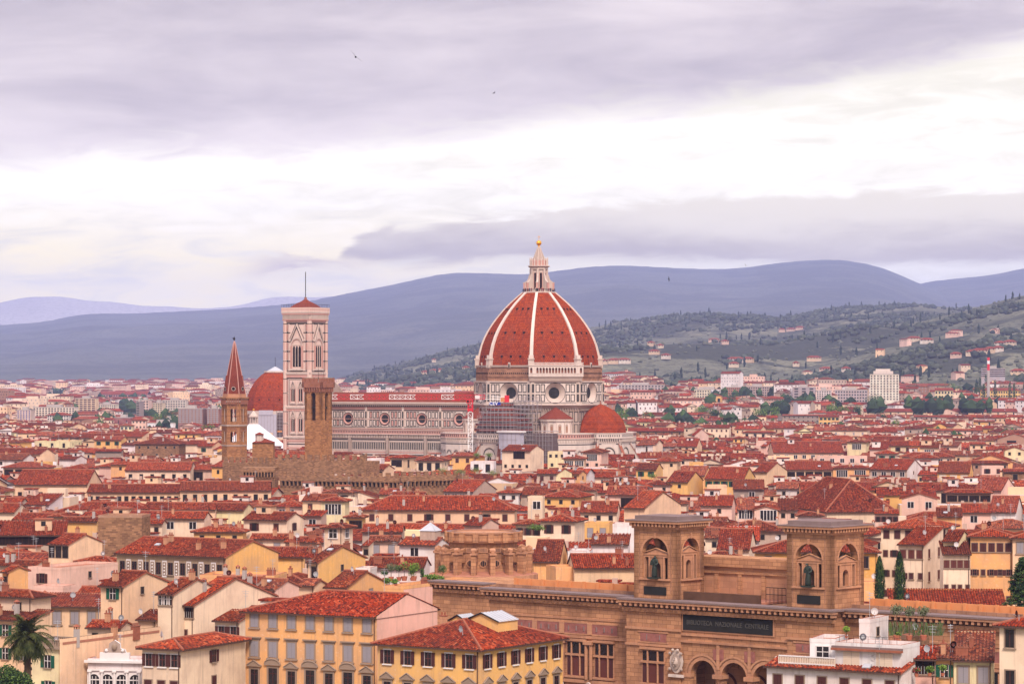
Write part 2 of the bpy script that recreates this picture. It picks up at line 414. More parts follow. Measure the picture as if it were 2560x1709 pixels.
 def mesh(s, name):
  me = bpy.data.meshes.new(name)
  me.from_pydata(s.v, [], s.f)
  for n in s.names: me.materials.append(MATS[n])
  me.polygons.foreach_set('material_index', s.m)
  uvl = me.uv_layers.new(name='UVMap')
  uvl.data.foreach_set('uv', [x for t in s.uv for x in t])
  if s.c:
   ca = me.color_attributes.new('Col', 'FLOAT_COLOR', 'CORNER')
   buf = []
   for f, c in zip(s.f, s.c): buf += list(c) * len(f)
   ca.data.foreach_set('color', buf)
  me.update()
  return me
 def build(s, name, parent=None, loc=None, rz=0.0, color=None, smooth=False):
  me = s.mesh(name)
  if smooth: me.polygons.foreach_set('use_smooth', [True] * len(me.polygons))
  return link(name, me, parent, loc, rz, color)
def link(name, me, parent=None, loc=None, rz=0.0, color=None):
 o = bpy.data.objects.new(name, me); COL.objects.link(o)
 if parent is not None: o.parent = parent
 if loc is not None: o.location = loc
 if rz: o.rotation_euler = (0, 0, rz)
 if color is not None: o.color = tuple(color[:3]) + (1,)
 return o
def empty(name, loc=(0, 0, 0), rz=0.0):
 o = bpy.data.objects.new(name, None); COL.objects.link(o); o.location = loc; o.rotation_euler = (0, 0, rz)
 o.empty_display_size = 2
 return o
USED = {}
def tag(o, label=None, cat=None, group=None, kind=None):
 if label: o['label'] = label
 if cat: o['category'] = cat
 if group: o['group'] = group
 if kind: o['kind'] = kind
 return o
def at(u, v, Y): return Vector(((u - 1280) / F * Y, Y, HC - (v - V0) / F * Y))
def px(p): return (1280 + F * p[0] / p[1], V0 - F * (p[2] - HC) / p[1])
def ground_z(x, y):
 if y < 1500: return 0.0
 u = 1280 + F * x / y
 t = min(1.0, max(0.0, (u - 900) / 700.0)); t = t * t * (3 - 2 * t)
 left = 22.0 * min(1.0, (y - 1500) / 6500.0) ** 1.1
 right = 34.0 * min(1.0, (y - 1500) / 2100.0) ** 1.3
 return left * (1 - t) + right * t
# ------------------------------------------------------------ terrain
def heightmesh(name, us, ys, zf, mat, smooth=True):
 verts = []; faces = []
 nu, ny = len(us), len(ys)
 for y in ys:
  for u in us:
   x = (u - 1280) / F * y
   verts.append((x, y, zf(u, y, x)))
 for j in range(ny - 1):
  for i in range(nu - 1):
   a = j * nu + i; faces.append((a, a + 1, a + nu + 1, a + nu))
 me = bpy.data.meshes.new(name); me.from_pydata(verts, [], faces); me.materials.append(MATS[mat])
 if smooth: me.polygons.foreach_set('use_smooth', [True] * len(me.polygons))
 o = link(name, me); o['kind'] = 'structure'
 return o
def lerp(pts, u):
 if u <= pts[0][0]: return pts[0][1]
 for (a, b), (c, d) in zip(pts, pts[1:]):
  if u <= c: return b + (d - b) * (u - a) / (c - a)
 return pts[-1][1]
def sil(pts, u):
 # light smoothing of the silhouette
 return sum(lerp(pts, u + k) for k in (-30, -15, 0, 15, 30)) / 5
def fbm(x, y, o=5):
 return mnoise.fractal(Vector((x, y, 0.3)), 1.0, 2.0, o)
# ground sheet: near part flat, far part rising gently to the foot of the hills
ysg = [-300, 0, 200, 600, 1000, 1500] + [1500 + 250 * k for k in range(1, 35)] + [12000, 14000, 16000, 19000, 23800]
verts = []; faces = []
xsn = [-1.0, -.6, -.4, -.3, -.2, -.15, -.1, -.07, -.04, -.02, 0, .02, .04, .06, .08, .1, .12, .15, .2, .3, .4, .6, 1.0]
for y in ysg:
 for t in xsn:
  x = t * max(y, 1500) * 1.2
  verts.append((x, y, ground_z(x, y) if y < 9500 else -40 if y > 11000 else 10))
n = len(xsn)
for j in range(len(ysg) - 1):
 for i in range(n - 1):
  a = j * n + i; faces.append((a, a + 1, a + n + 1, a + n))
me = bpy.data.meshes.new('ground'); me.from_pydata(verts, [], faces); me.materials.append(MATS['ground'])
link('ground', me)['kind'] = 'structure'
RANGES = {
 'far_hill_ridge': dict(pts=[(-300, 850), (0, 812), (100, 806), (200, 786), (260, 783), (330, 784), (450, 778), (560, 773), (700, 762), (760, 755), (860, 735), (980, 712), (1060, 694), (1110, 684), (1150, 681), (1240, 684), (1330, 686), (1400, 676), (1480, 666), (1560, 663), (1650, 668), (1760, 673), (1850, 671), (1930, 659), (2000, 652), (2085, 648), (2130, 653), (2190, 664), (2240, 682), (2290, 706), (2400, 745), (2600, 800), (2900, 850)],
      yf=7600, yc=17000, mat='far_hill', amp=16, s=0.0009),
 'far_hill_right': dict(pts=[(1700, 900), (2000, 800), (2200, 745), (2290, 710), (2350, 700), (2440, 692), (2500, 684), (2560, 670), (2700, 650), (2900, 650)],
      yf=9500, yc=18500, mat='far_hill', amp=15, s=0.0009),
 'distant_mountains': dict(pts=[(-300, 790), (0, 758), (50, 744), (100, 740), (125, 744), (160, 738), (190, 747), (215, 754), (260, 752), (300, 756), (350, 765), (420, 765), (500, 772), (600, 765), (650, 748), (700, 740), (740, 742), (800, 744), (850, 738), (1000, 760), (1200, 780)],
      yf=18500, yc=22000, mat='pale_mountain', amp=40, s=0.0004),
 'green_hills': dict(pts=[(760, 985), (860, 946), (950, 922), (1040, 898), (1100, 880), (1180, 862), (1300, 850), (1440, 830), (1500, 812), (1560, 803), (1630, 797), (1700, 788), (1745, 782), (1800, 783), (1850, 786), (1900, 788), (1960, 794), (2010, 785), (2060, 777), (2110, 769), (2200, 765), (2300, 760), (2360, 768), (2420, 770), (2500, 760), (2600, 740), (2900, 720)],
      yf=3650, yc=7600, mat='near_hill', amp=12, s=0.0015),
 'hillside_right': dict(pts=[(1650, 990), (1800, 962), (1900, 930), (2000, 900), (2080, 868), (2160, 838), (2240, 815), (2320, 800), (2400, 782), (2480, 758), (2560, 738), (2650, 715), (2900, 680)],
      yf=3350, yc=5300, mat='near_hill', amp=9, s=0.0022),
}
def hz(rg, u, y):
 """height of a range at column u, distance y"""
 yf, yc = rg['yf'], rg['yc']
 zc = HC - (sil(rg['pts'], u) - V0) * yc / F
 x = (u - 1280) / F * y
 t = (y - yf) / (yc - yf)
 g = ground_z(x, min(y, 9000)) - 3
 if t <= 0: return g + t * 30
 n1 = fbm(x * rg['s'], y * rg['s'] * 1.0)
 if t <= 1:
  w = t ** 1.05
  e = math.sin(PI * min(1, t)) ** 1.0
  z = g + (zc - g) * w
  return z + (n1 * (1.4 if yc > 9000 else 3.0) + .9 * abs(fbm(x * rg['s'] * 2.2 + 7, y * rg['s'] * .8)) * (2.0 if yc > 9000 else 1)) * rg['amp'] * e * min(1, max(0, zc - g) / 150)
 return zc - (t - 1) ** 1.3 * max(zc, 50) * 2.2
for nm, rg in RANGES.items():
 us = [rg['pts'][0][0] + k * (12 if rg['yc'] < 8000 else 16) for k in range(int((rg['pts'][-1][0] - rg['pts'][0][0]) / (12 if rg['yc'] < 8000 else 16)) + 1)]
 yf, yc = rg['yf'], rg['yc']
 N = 46
 ys = [yf - (yc - yf) * 0.1] + [yf + (yc - yf) * k / N for k in range(N + 1)] + [yc + (yc - yf) * k / 6 for k in range(1, 5)]
 jag = rg['yc'] < 8000
 def zf(u, y, x, rg=rg, jag=jag):
  z = hz(rg, u, y)
  return z + 3.0 * mnoise.noise(Vector((x * 0.02, y * 0.02, 0)))
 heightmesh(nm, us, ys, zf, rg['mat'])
# ------------------------------------------------------------ woods and single trees
ICO = None
def crown_blob(b, c, r, h, col, rr, lumps=1):
 """a lumpy tree crown of 24 facets"""
 n = 6
 rings = []
 for k, (t, q) in enumerate(((0.0, 0.55), (0.35, 1.0), (0.7, 0.8))):
  rings.append([(c[0] + r * q * rr.uniform(.75, 1.2) * math.cos(2 * PI * i / n + k), c[1] + r * q * rr.uniform(.75, 1.2) * math.sin(2 * PI * i / n + k), c[2] + h * t * rr.uniform(.9, 1.1)) for i in range(n)])
 top = (c[0] + r * rr.uniform(-.2, .2), c[1], c[2] + h)
 for k in range(2):
  for i in range(n):
   j = (i + 1) % n
   f = rr.uniform(.7, 1.25); b.col = (col[0] * f, col[1] * f, col[2] * f, 1)
   b.face([rings[k][i], rings[k][j], rings[k + 1][j], rings[k + 1][i]], 'tree_mix', uv=[(0, 0)] * 4)
 for i in range(n):
  f = rr.uniform(.8, 1.4); b.col = (col[0] * f, col[1] * f, col[2] * f, 1)
  b.face([rings[2][i], rings[2][(i + 1) % n], top], 'tree_mix', uv=[(0, 0)] * 3)
rr = random.Random(3)
def hill_z(u, y):
 x = (u - 1280) / F * y
 return max(ground_z(x, y), max(hz(RANGES[k], u, y) for k in ('green_hills', 'hillside_right') if RANGES[k]['pts'][0][0] < u))
woods = MB()
cnt = 0
for k in range(30000):
 u = rr.uniform(860, 2640); y = rr.uniform(3300, 7650)
 x = (u - 1280) / F * y
 m = fbm(x * 0.0024 + 5, y * 0.0024, 4); m2 = fbm(x * 0.012, y * 0.012, 3)
 crest = 0.10 if y > 7350 or (5150 < y < 5350 and u > 1900) else 0
 dens = (0.80 if m > 0.02 else 0.13) + crest + (0.25 if y < 3900 else 0)
 if m2 < -0.15 and crest == 0: dens *= 0.3
 if rr.random() > dens or cnt > 6500: continue
 z = hill_z(u, y) - 1
 vv = V0 - F * (z - HC) / y
 if vv > 985: continue
 cnt += 1
 wood = m > 0.02
 if rr.random() < (0.05 if wood else 0.12):
  h = rr.uniform(11, 19); crown_blob(woods, (x, y, z), h * .13, h, (0.018, 0.030, 0.020), rr)
 else:
  s = rr.uniform(4, 7.5) if wood else rr.uniform(2.5, 4.5)
  c_ = rr.choice([(0.048, 0.056, 0.040), (0.062, 0.070, 0.048), (0.038, 0.045, 0.036)]) if wood else rr.choice([(0.085, 0.09, 0.066), (0.105, 0.108, 0.078)])
  crown_blob(woods, (x, y, z), s, s * rr.uniform(1.1, 1.6), c_, rr)
print('wood trees', cnt)
for k in range(4200):
 y = rr.uniform(1750, 7200); u = rr.uniform(-20, 2580) if y < 3700 else rr.uniform(-20, 1400); x = (u - 1280) / F * y
 if mnoise.noise(Vector((x / 210, y / 210, 3))) < .08: continue
 s = rr.uniform(4, 8); crown_blob(woods, (x, y, ground_z(x, y) + 2), s, rr.uniform(11, 17), rr.choice([(0.030, 0.050, 0.022), (0.045, 0.075, 0.028), (0.022, 0.035, 0.022)]), rr)
o = woods.build('hillside_woods'); tag(o, 'dark woods, cypresses, olive groves and far street trees behind the city', 'woods', kind='stuff')
# ------------------------------------------------------------ houses
WALL = {  # plaster colours (linear)
 'cr': (0.80, 0.535, 0.345), 'pc': (0.82, 0.62, 0.465), 'yl': (0.79, 0.44, 0.15), 'or': (0.80, 0.41, 0.17), 'pk': (0.78, 0.51, 0.42),
 'wh': (0.80, 0.71, 0.71), 'pp': (0.82, 0.47, 0.39), 'gr': (0.46, 0.34, 0.28), 'py': (0.80, 0.67, 0.40), 'st': (0.40, 0.29, 0.19),
 'br': (0.36, 0.19, 0.13), 'dg': (0.27, 0.21, 0.19), 'lt': (0.80, 0.74, 0.76), 'oy': (0.80, 0.42, 0.10)}
WNAME = {'cr': 'cream', 'pc': 'pale cream', 'yl': 'yellow', 'or': 'orange', 'pk': 'pinkish', 'wh': 'white', 'pp': 'pink', 'gr': 'grey', 'py': 'pale yellow',
         'st': 'stone coloured', 'br': 'brown', 'dg': 'dark grey', 'lt': 'white', 'oy': 'deep yellow', 'bk2': 'brown brick', 'bk': 'brick'}
MASON = {'bk': 'brick', 'bk2': 'rough_stone', 'ss': 'sandstone'}
WINMESH = {}
SIZES = {'s': (1.25, 2.1), 'o': (1.2, 1.75), 'b': (1.2, 1.7), 'g': (1.2, 1.8), 'd': (0.95, 1.15), 'n': (1.2, 2.3), 'w': (1.7, 1.7), 'W': (4.2, 2.6), 'a': (1.7, 3.0),
         'L': (5.0, 3.0), 'r': (1.2, 1.7), 'p': (1.3, 2.3), 't': (1.3, 2.25), 'e': (2.3, 1.9), 'm': (1.7, 3.6), 'P': (1.5, 2.6), 'T': (1.35, 2.5), 'q': (1.2, 1.9), 'x': (1.1, 1.9)}
def win_parts(kind, k=1.0):
 """list of (part name, MB) for a window seen from outside; local x along the wall, -y outward, z up from the sill. first is the window itself"""
 w, h = SIZES[kind]; w *= k; h *= k; W = w / 2
 f = MB(); out = []
 def frame(mat, t=0.14, sill=True, d=0.09):
  f.box(-W - t, -W, -d, 0.02, -t * .5, h + t, mat); f.box(W, W + t, -d, 0.02, -t * .5, h + t, mat)
  f.box(-W, W, -d, 0.02, h, h + t, mat)
  if sill: f.box(-W - t * 1.6, W + t * 1.6, -d - .14, -.001 + 0.02, -t - .05, -t * .5 + .02, mat)
 pane = MB(); pane.box(-W, W, -0.025, 0.012, 0.0, h, 'glass')
 def bars(mat, n=2, rows=(0.55,), t=0.05):
  for i in range(n + 1): x = -W + 2 * W * i / n; pane.box(x - t, x + t, -0.05, -0.026, 0.0, h, mat)
  for r_ in rows: pane.box(-W, W, -0.048, -0.0265, h * r_ - t * .8, h * r_ + t * .8, mat)
 def shut(side, mat, opened=True, tilt=0.0):
  s = MB(); sw = W
  if opened:
   x0 = -W - sw - .05 if side < 0 else W + .05
   s.box(x0, x0 + sw, -0.12, -0.06, 0.02, h - .02, mat)
  else:
   x0 = -W if side < 0 else 0.015
   s.box(x0, x0 + sw - .015, -0.075, -0.05, 0.02, h - .02, mat)
  # slats
  n = max(4, int(h / 0.22))
  for i in range(1, n): s.box(x0 + .04, x0 + sw - .05, -0.135 if opened else -.09, -0.121 if opened else -.0755, h * i / n - .03, h * i / n + .03, mat)
  return ('shutter', s)
 if kind in 's':
  frame('stone_frame', 0.22); out = [('pane', pane), shut(-1, 'grey_shutter', False), shut(1, 'grey_shutter', False)]
 elif kind == 't':   # grey louvred with a straight hood
  frame('stone_frame', 0.25); f.box(-W - .55, W + .55, -.32, 0.02, h + .45, h + .62, 'stone_frame'); f.box(-W - .35, W + .35, -.16, .02, h + .25, h + .45, 'stone_frame')
  out = [('pane', pane), shut(-1, 'grey_shutter', False), shut(1, 'grey_shutter', False)]
 elif kind == 'T':   # same hood, one leaf open
  frame('stone_frame', 0.25); f.box(-W - .55, W + .55, -.32, 0.02, h + .45, h + .62, 'stone_frame'); f.box(-W - .35, W + .35, -.16, .02, h + .25, h + .45, 'stone_frame')
  out = [('pane', pane), shut(1, 'grey_shutter', False)]
 elif kind in 'pPq':
  frame('stone_frame', 0.28); bars('brown_shutter', 2, (0.7,))
  f.box(-W - .6, W + .6, -.30, .02, h + .42, h + .58, 'stone_frame')
  pts = [(-W - .6, h + .58), (W + .6, h + .58), (0, h + 1.35)] if kind != 'P' else [(-W - .6, h + .58), (W + .6, h + .58)] + [((W + .6) * math.cos(t), h + .58 + .75 * math.sin(t)) for t in [PI * q / 8 for q in range(1, 8)]]
  f.face([(x, -.24, z) for x, z in pts], 'stone_frame')
  for (a, b) in zip(pts[1:], pts[2:] + pts[:1]): f.face([(a[0], -.3, a[1]), (a[0], .02, a[1]), (b[0], .02, b[1] ), (b[0], -.3, b[1])][::-1], 'stone_frame'); f.bar((a[0], -.27, a[1]), (b[0], -.27, b[1]), .09, 'stone_frame')
  out = [('pane', pane)]
 elif kind == 'o': frame('white_frame' if False else 'stone_frame', 0.1); bars('red_shutter'); out = [('pane', pane), shut(-1, 'brown_shutter'), shut(1, 'brown_shutter')]
 elif kind == 'x': frame('white_frame', 0.16, d=.07); bars('red_shutter'); out = [('pane', pane), shut(-1, 'brown_shutter'), shut(1, 'brown_shutter')]
 elif kind == 'b': frame('stone_frame', 0.13); out = [('pane', pane), shut(-1, 'brown_shutter', False), shut(1, 'brown_shutter', False)]
 elif kind == 'r': frame('stone_frame', 0.13); out = [('pane', pane), shut(-1, 'red_shutter', False), shut(1, 'red_shutter', False)]
 elif kind == 'g': frame('stone_frame', 0.1); bars('white_frame'); out = [('pane', pane), shut(-1, 'green_shutter'), shut(1, 'green_shutter')]
 elif kind == 'G': pass
 elif kind == 'e': frame('white_frame', 0.06); out = [('pane', pane), shut(-1, 'pale_shutter', False), shut(1, 'pale_shutter', False)]
 elif kind == 'd': frame('stone_frame', 0.07); out = [('pane', pane)]
 elif kind == 'n': frame('stone_frame', 0.16); bars('brown_shutter', 2, ()); out = [('pane', pane)]
 elif kind == 'w': frame('white_frame', 0.14); bars('white_frame', 2, (.6,)); out = [('pane', pane)]
 elif kind == 'W':
  frame('stone_frame', 0.12); bars('white_frame', 5, (.62,), .06); out = [('pane', pane)]
  cu = MB(); cu.box(-W * .55, -W * .1, -.0258, -.0252, .1, h * .95, 'curtain'); cu.box(W * .25, W * .7, -.0258, -.0252, .1, h * .95, 'curtain'); out.append(('curtain', cu))
 elif kind == 'L':
  frame('stone_frame', 0.12)
  pane = MB(); pane.box(-W, W, -.02, .012, 0, h, 'dark_void')
  for i in range(1, 4): x = -W + 2 * W * i / 4; pane.box(x - .09, x + .09, -.12, -.021, 0, h, 'eave_wood')
  for i in range(8): x = -W + 2 * W * (i + .5) / 8; pane.box(x - .03, x + .03, -.05, -.0205, 0, 1.0, 'metal_grey')
  out = [('pane', pane)]
 elif kind in 'am':
  t = .2; frame('white_frame' if kind == 'm' else 'stone_frame', t)
  pane = MB(); pane.box(-W, W, -.02, .012, 0, h - W, 'glass')
  pts = [(-W, h - W)] + [(-W * math.cos(q), h - W + W * math.sin(q)) for q in [PI * i / 8 for i in range(1, 8)]] + [(W, h - W)]
  pane.face([(x, -.02, z) for x, z in pts][::-1], 'glass')
  bx = MB(); m_ = 'white_frame' if kind == 'm' else 'stone_frame'
  for (p, q) in zip(pts, pts[1:]):
   f.face([(p[0], -.085, p[1]), (p[0], -.085, h + t), (q[0], -.085, h + t), (q[0], -.085, q[1])][::-1], m_)
  for xx in (-W / 3, W / 3): pane.box(xx - .04, xx + .04, -.05, -.021, 0, h - .3, m_)
  pane.box(-W, W, -.05, -.021, h - W - .08, h - W + .08, m_)
  out = [('pane', pane)]
 return [('window', f)] + out
def win_merged(kind, k=1.0):
 """the same window as one mesh, for houses far enough that its leaves are a pixel"""
 w, h = SIZES[kind]; w *= k; h *= k; W = w / 2; f = MB()
 fm = {'w': 'white_frame', 'W': 'white_frame', 'm': 'white_frame', 'e': 'white_frame'}.get(kind, 'stone_frame')
 pm = {'s': 'grey_shutter', 't': 'grey_shutter', 'T': 'grey_shutter', 'b': 'brown_shutter', 'r': 'red_shutter', 'e': 'pale_shutter', 'L': 'dark_void'}.get(kind, 'glass')
 t = .13
 f.box(-W - t, W + t, -.05, .02, -t, h + t, fm); f.box(-W, W, -.085, -.051, 0, h, pm)
 if kind in 'ox':
  for s in (-1, 1): f.box(min(s * W, s * 2 * W), max(s * W, s * 2 * W), -.13, -.09, 0, h, 'brown_shutter')
 if kind == 'g':
  for s in (-1, 1): f.box(min(s * W, s * 2 * W), max(s * W, s * 2 * W), -.13, -.09, 0, h, 'green_shutter')
 if kind == 'W':
  for i in range(1, 5): x = -W + 2 * W * i / 5; f.box(x - .08, x + .08, -.11, -.086, 0, h, 'white_frame')
 if kind == 'L':
  for i in range(1, 4): x = -W + 2 * W * i / 4; f.box(x - .12, x + .12, -.14, -.086, 0, h, 'eave_wood')
 if kind == 'w': f.box(-.06, .06, -.11, -.086, 0, h, 'white_frame')
 return f
def put_window(kind, root, x, y, z, rot, near, k=1.0):
 key = (kind, near, round(k, 2))
 if key not in WINMESH:
  if near: WINMESH[key] = [(n, b.mesh(n)) for n, b in win_parts(kind, k)]
  else: WINMESH[key] = [('window', win_merged(kind, k).mesh('window'))]
 parts = WINMESH[key]
 w = link('window', parts[0][1], root, (x, y, z), rot)
 for n, me in parts[1:]: link(n, me, w)
 return w
TILE_TINT = [(1.0, 1.0, 1.0), (1.12, 1.0, .95), (.85, .82, .85), (1.2, 1.1, 1.0), (.95, .9, .92), (1.05, .95, .9), (.75, .78, .82), (.68, .8, .85), (1.25, 1.3, 1.25), (.85, 1.0, 1.0), (1.0, .8, .8), (1.2, 1.7, 1.9), (.8, 1.25, 1.5), (1.1, 1.3, 1.5), (.6, .75, .85)]
OV = 0.7
def slope_strips(b, e0, e1, t0, t1, nz, cw=0.42, th=0.14):
 """corrugated tile plane. e0,e1 eave ends; t0,t1 top ends (may coincide); columns run up the slope"""
 e0, e1, t0, t1 = map(Vector, (e0, e1, t0, t1))
 ax = (e1 - e0); Lh = ax.length; ax.normalize()
 up = (t0 - e0) - ax * (t0 - e0).dot(ax)
 if up.length < 1e-4: up = (t1 - e0) - ax * (t1 - e0).dot(ax)
 S = up.length; upn = up.normalized(); nor = ax.cross(upn)
 a0 = (t0 - e0).dot(ax); a1 = (t1 - e0).dot(ax)
 n = max(2, int(Lh / (cw / 2))); n = min(n, 260)
 def hgt(x):
  r = S
  if a0 > 1e-6 and x < a0: r = min(r, S * x / a0)
  if a1 < Lh - 1e-6 and x > a1: r = min(r, S * (Lh - x) / (Lh - a1))
  return r
 for i in range(n):
  x0, x1 = Lh * i / n, Lh * (i + 1) / n
  h0, h1 = (th, 0) if i % 2 else (0, th)
  y0, y1 = hgt(x0), hgt(x1)
  p = [e0 + ax * x0 + nor * h0, e0 + ax * x1 + nor * h1, e0 + ax * x1 + upn * y1 + nor * h1, e0 + ax * x0 + upn * y0 + nor * h0]
  uv = [(x0 + nz, 0), (x1 + nz, 0), (x1 + nz, y1), (x0 + nz, y0)]
  if y0 < 1e-4: p = p[:3]; uv = uv[:3]
  elif y1 < 1e-4: p = [p[0], p[1], p[3]]; uv = [uv[0], uv[1], uv[3]]
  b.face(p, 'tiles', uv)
def roof_mb(Lx, Wy, H, kind, rise, near, hipl=False):
 b = MB(); x0, x1, y0, y1 = -Lx / 2 - OV, Lx / 2 + OV, -Wy / 2 - OV, Wy / 2 + OV
 nz = rnd.uniform(0, 50)
 if kind in ('gx', 'sx'): x0, x1 = -Lx / 2 - .2, Lx / 2 + .2
 if kind in ('gy', 'sy'): y0, y1 = -Wy / 2 - .3, Wy / 2 + .3
 if kind == 'gxh': x1 = Lx / 2 + .12
 th = 0.22
 gx = kind in ('gx', 'gxh'); z0 = H - OV * 0.22; cw = 0.44 if near else 0.8
 rise = rise + OV * 0.2
 def eaves(pts, zs, skip=-1):
  for i in range(len(pts)):
   if i == skip: continue
   a, c_ = pts[i], pts[(i + 1) % len(pts)]; za, zc = zs[i], zs[(i + 1) % len(pts)]
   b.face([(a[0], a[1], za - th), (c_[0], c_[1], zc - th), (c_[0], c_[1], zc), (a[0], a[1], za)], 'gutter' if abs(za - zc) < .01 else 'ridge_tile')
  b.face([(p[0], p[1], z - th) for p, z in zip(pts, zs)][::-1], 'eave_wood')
 def ridge(p, q): b.bar(p, q, 0.2 if near else .24, 'ridge_tile', 6)
 A, B_, C, D = (x0, y0), (x1, y0), (x1, y1), (x0, y1)
 zt = z0 + rise
 if kind in ('h', 'p', 'gxh'):
  if Lx >= Wy or kind == 'gxh':
   hl = min((y1 - y0) / 2, (x1 - x0) / 2) if kind != 'p' else (x1 - x0) / 2
   r0 = (x0 + hl, 0, zt); r1 = (x1 - hl if kind != 'gxh' else x1, 0, zt)
   slope_strips(b, (x0, y0, z0), (x1, y0, z0), r0, r1, nz, cw); slope_strips(b, (x1, y1, z0), (x0, y1, z0), r1, r0, nz, cw)
   if kind != 'gxh': slope_strips(b, (x1, y0, z0), (x1, y1, z0), r1, r1, nz, cw)
   slope_strips(b, (x0, y1, z0), (x0, y0, z0), r0, r0, nz, cw)
   hips = [(x0, y0), (x0, y1)] if kind == 'gxh' else [(x0, y0), (x0, y1), (x1, y0), (x1, y1)]
   for (hx, hy) in hips: ridge((hx, hy, z0 + .08), (r0 if hx < 0 else r1))
   ridge((r0[0], 0, zt + .06), (r1[0], 0, zt + .06))
  else:
   hl = (x1 - x0) / 2; r0 = (0, y0 + hl, zt); r1 = (0, y1 - hl, zt)
   slope_strips(b, (x0, y0, z0), (x1, y0, z0), r0, r0, nz, cw); slope_strips(b, (x1, y1, z0), (x0, y1, z0), r1, r1, nz, cw)
   slope_strips(b, (x1, y0, z0), (x1, y1, z0), r0, r1, nz, cw); slope_strips(b, (x0, y1, z0), (x0, y0, z0), r1, r0, nz, cw)
   for (hx, hy) in [(x0, y0), (x0, y1), (x1, y0), (x1, y1)]: ridge((hx, hy, z0 + .08), r0 if hy < 0 else r1)
   ridge((0, r0[1], zt + .06), (0, r1[1], zt + .06))
  eaves([A, B_, C, D], [z0] * 4, 1 if kind == 'gxh' else -1)
 elif kind == 'gx':
  slope_strips(b, (x0, y0, z0), (x1, y0, z0), (x0, 0, zt), (x1, 0, zt), nz, cw); slope_strips(b, (x1, y1, z0), (x0, y1, z0), (x1, 0, zt), (x0, 0, zt), nz, cw)
  eaves([A, B_, (x1, 0), (x0, 0)], [z0, z0, zt, zt]); eaves([(x0, 0), (x1, 0), C, D], [zt, zt, z0, z0]); ridge((x0, 0, zt + .06), (x1, 0, zt + .06))
 elif kind == 'gy':
  slope_strips(b, (x1, y0, z0), (x1, y1, z0), (0, y0, zt), (0, y1, zt), nz, cw); slope_strips(b, (x0, y1, z0), (x0, y0, z0), (0, y1, zt), (0, y0, zt), nz, cw)
  eaves([B_, C, (0, y1), (0, y0)], [z0, z0, zt, zt]); eaves([(0, y0), (0, y1), D, A], [zt, zt, z0, z0]); ridge((0, y0, zt + .06), (0, y1, zt + .06))
 elif kind == 'sx':
  slope_strips(b, (x0, y0, z0), (x1, y0, z0), (x0, y1, zt), (x1, y1, zt), nz, cw); eaves([A, B_, C, D], [z0, z0, zt, zt])
 elif kind == 'sy':   # slopes down to the left
  slope_strips(b, (x0, y1, z0), (x0, y0, z0), (x1, y1, zt), (x1, y0, zt), nz, cw); eaves([A, B_, C, D], [z0, zt, zt, z0])
 return b
def wall_mb(Lx, Wy, H, kind, rise, mat, wr=None):
 b = MB(); X, Y = Lx / 2, Wy / 2; top = H
 wr = wr or mat
 def q(p0, p1, za, zb, m, peak=None):
  pts = [(p0[0], p0[1], 0), (p1[0], p1[1], 0), (p1[0], p1[1], zb)]
  if peak: pts.append(((p0[0] + p1[0]) / 2, (p0[1] + p1[1]) / 2, peak))
  pts.append((p0[0], p0[1], za)); b.face(pts, m)
 c = [(-X, -Y), (X, -Y), (X, Y), (-X, Y)]
 pk = H + rise - .05
 if kind in ('gx', 'gxh'):
  q(c[0], c[1], H, H, mat); q(c[1], c[2], H, H, wr, pk); q(c[2], c[3], H, H, mat); q(c[3], c[0], H, H, mat, pk if kind == 'gx' else None)
 elif kind == 'gy':
  q(c[0], c[1], H, H, mat, pk); q(c[1], c[2], H, H, wr); q(c[2], c[3], H, H, mat, pk); q(c[3], c[0], H, H, mat)
 elif kind == 'sx':
  q(c[0], c[1], H, H, mat); q(c[1], c[2], H, pk, wr); q(c[2], c[3], pk, pk, mat); q(c[3], c[0], pk, H, mat)
 elif kind == 'sy':
  q(c[0], c[1], H, pk, mat); q(c[1], c[2], pk, pk, wr); q(c[2], c[3], pk, H, mat); q(c[3], c[0], H, H, mat)
 else:
  q(c[0], c[1], H, H, mat); q(c[1], c[2], H, H, wr); q(c[2], c[3], H, H, mat); q(c[3], c[0], H, H, mat)
 return b
SH = {}
def shared(name, fn):
 if name not in SH: SH[name] = fn().mesh(name.split('.')[0])
 return SH[name]
def chimney_mb(k):
 b = MB()
 if k == 0:
  b.box(-.45, .45, -.3, .3, -1.0, 1.3, 'pale_sandstone'); b.box(-.52, .52, -.37, .37, 1.3, 1.42, 'ridge_tile')
  for x in (-.25, .25): b.bar((x, 0, 1.42), (x, 0, 1.85), .13, 'ridge_tile', 6)
 elif k == 1:
  b.box(-.32, .32, -.32, .32, -1.0, 1.6, 'concrete')
  for x in (-.24, .24):
   for y in (-.24, .24): b.box(x - .06, x + .06, y - .06, y + .06, 1.6, 1.95, 'ridge_tile')
  b.frustum(4, .58, .08, 1.95, 2.3, 'ridge_tile', rot=PI / 4, capb=True)
 else:
  b.box(-.8, .8, -.28, .28, -1.0, 1.0, 'ridge_tile'); b.box(-.88, .88, -.36, .36, 1.0, 1.1, 'brick')
  for x in (-.6, -.2, .2, .6): b.bar((x, 0, 1.1), (x, 0, 1.5), .12, 'brick', 6)
 return b
def antenna_mb():
 b = MB(); b.bar((0, 0, -.6), (0, 0, 3.6), .035, 'metal_grey')
 for z, w in ((3.4, .9), (3.1, .7), (2.7, .5)):
  b.bar((-w * .6, 0, z), (w * .6, 0, z), .02, 'metal_grey')
  for i in range(5): x = -w * .6 + w * 1.2 * i / 4; b.bar((x, -.3, z), (x, .3, z), .015, 'metal_grey', 3)
 return b
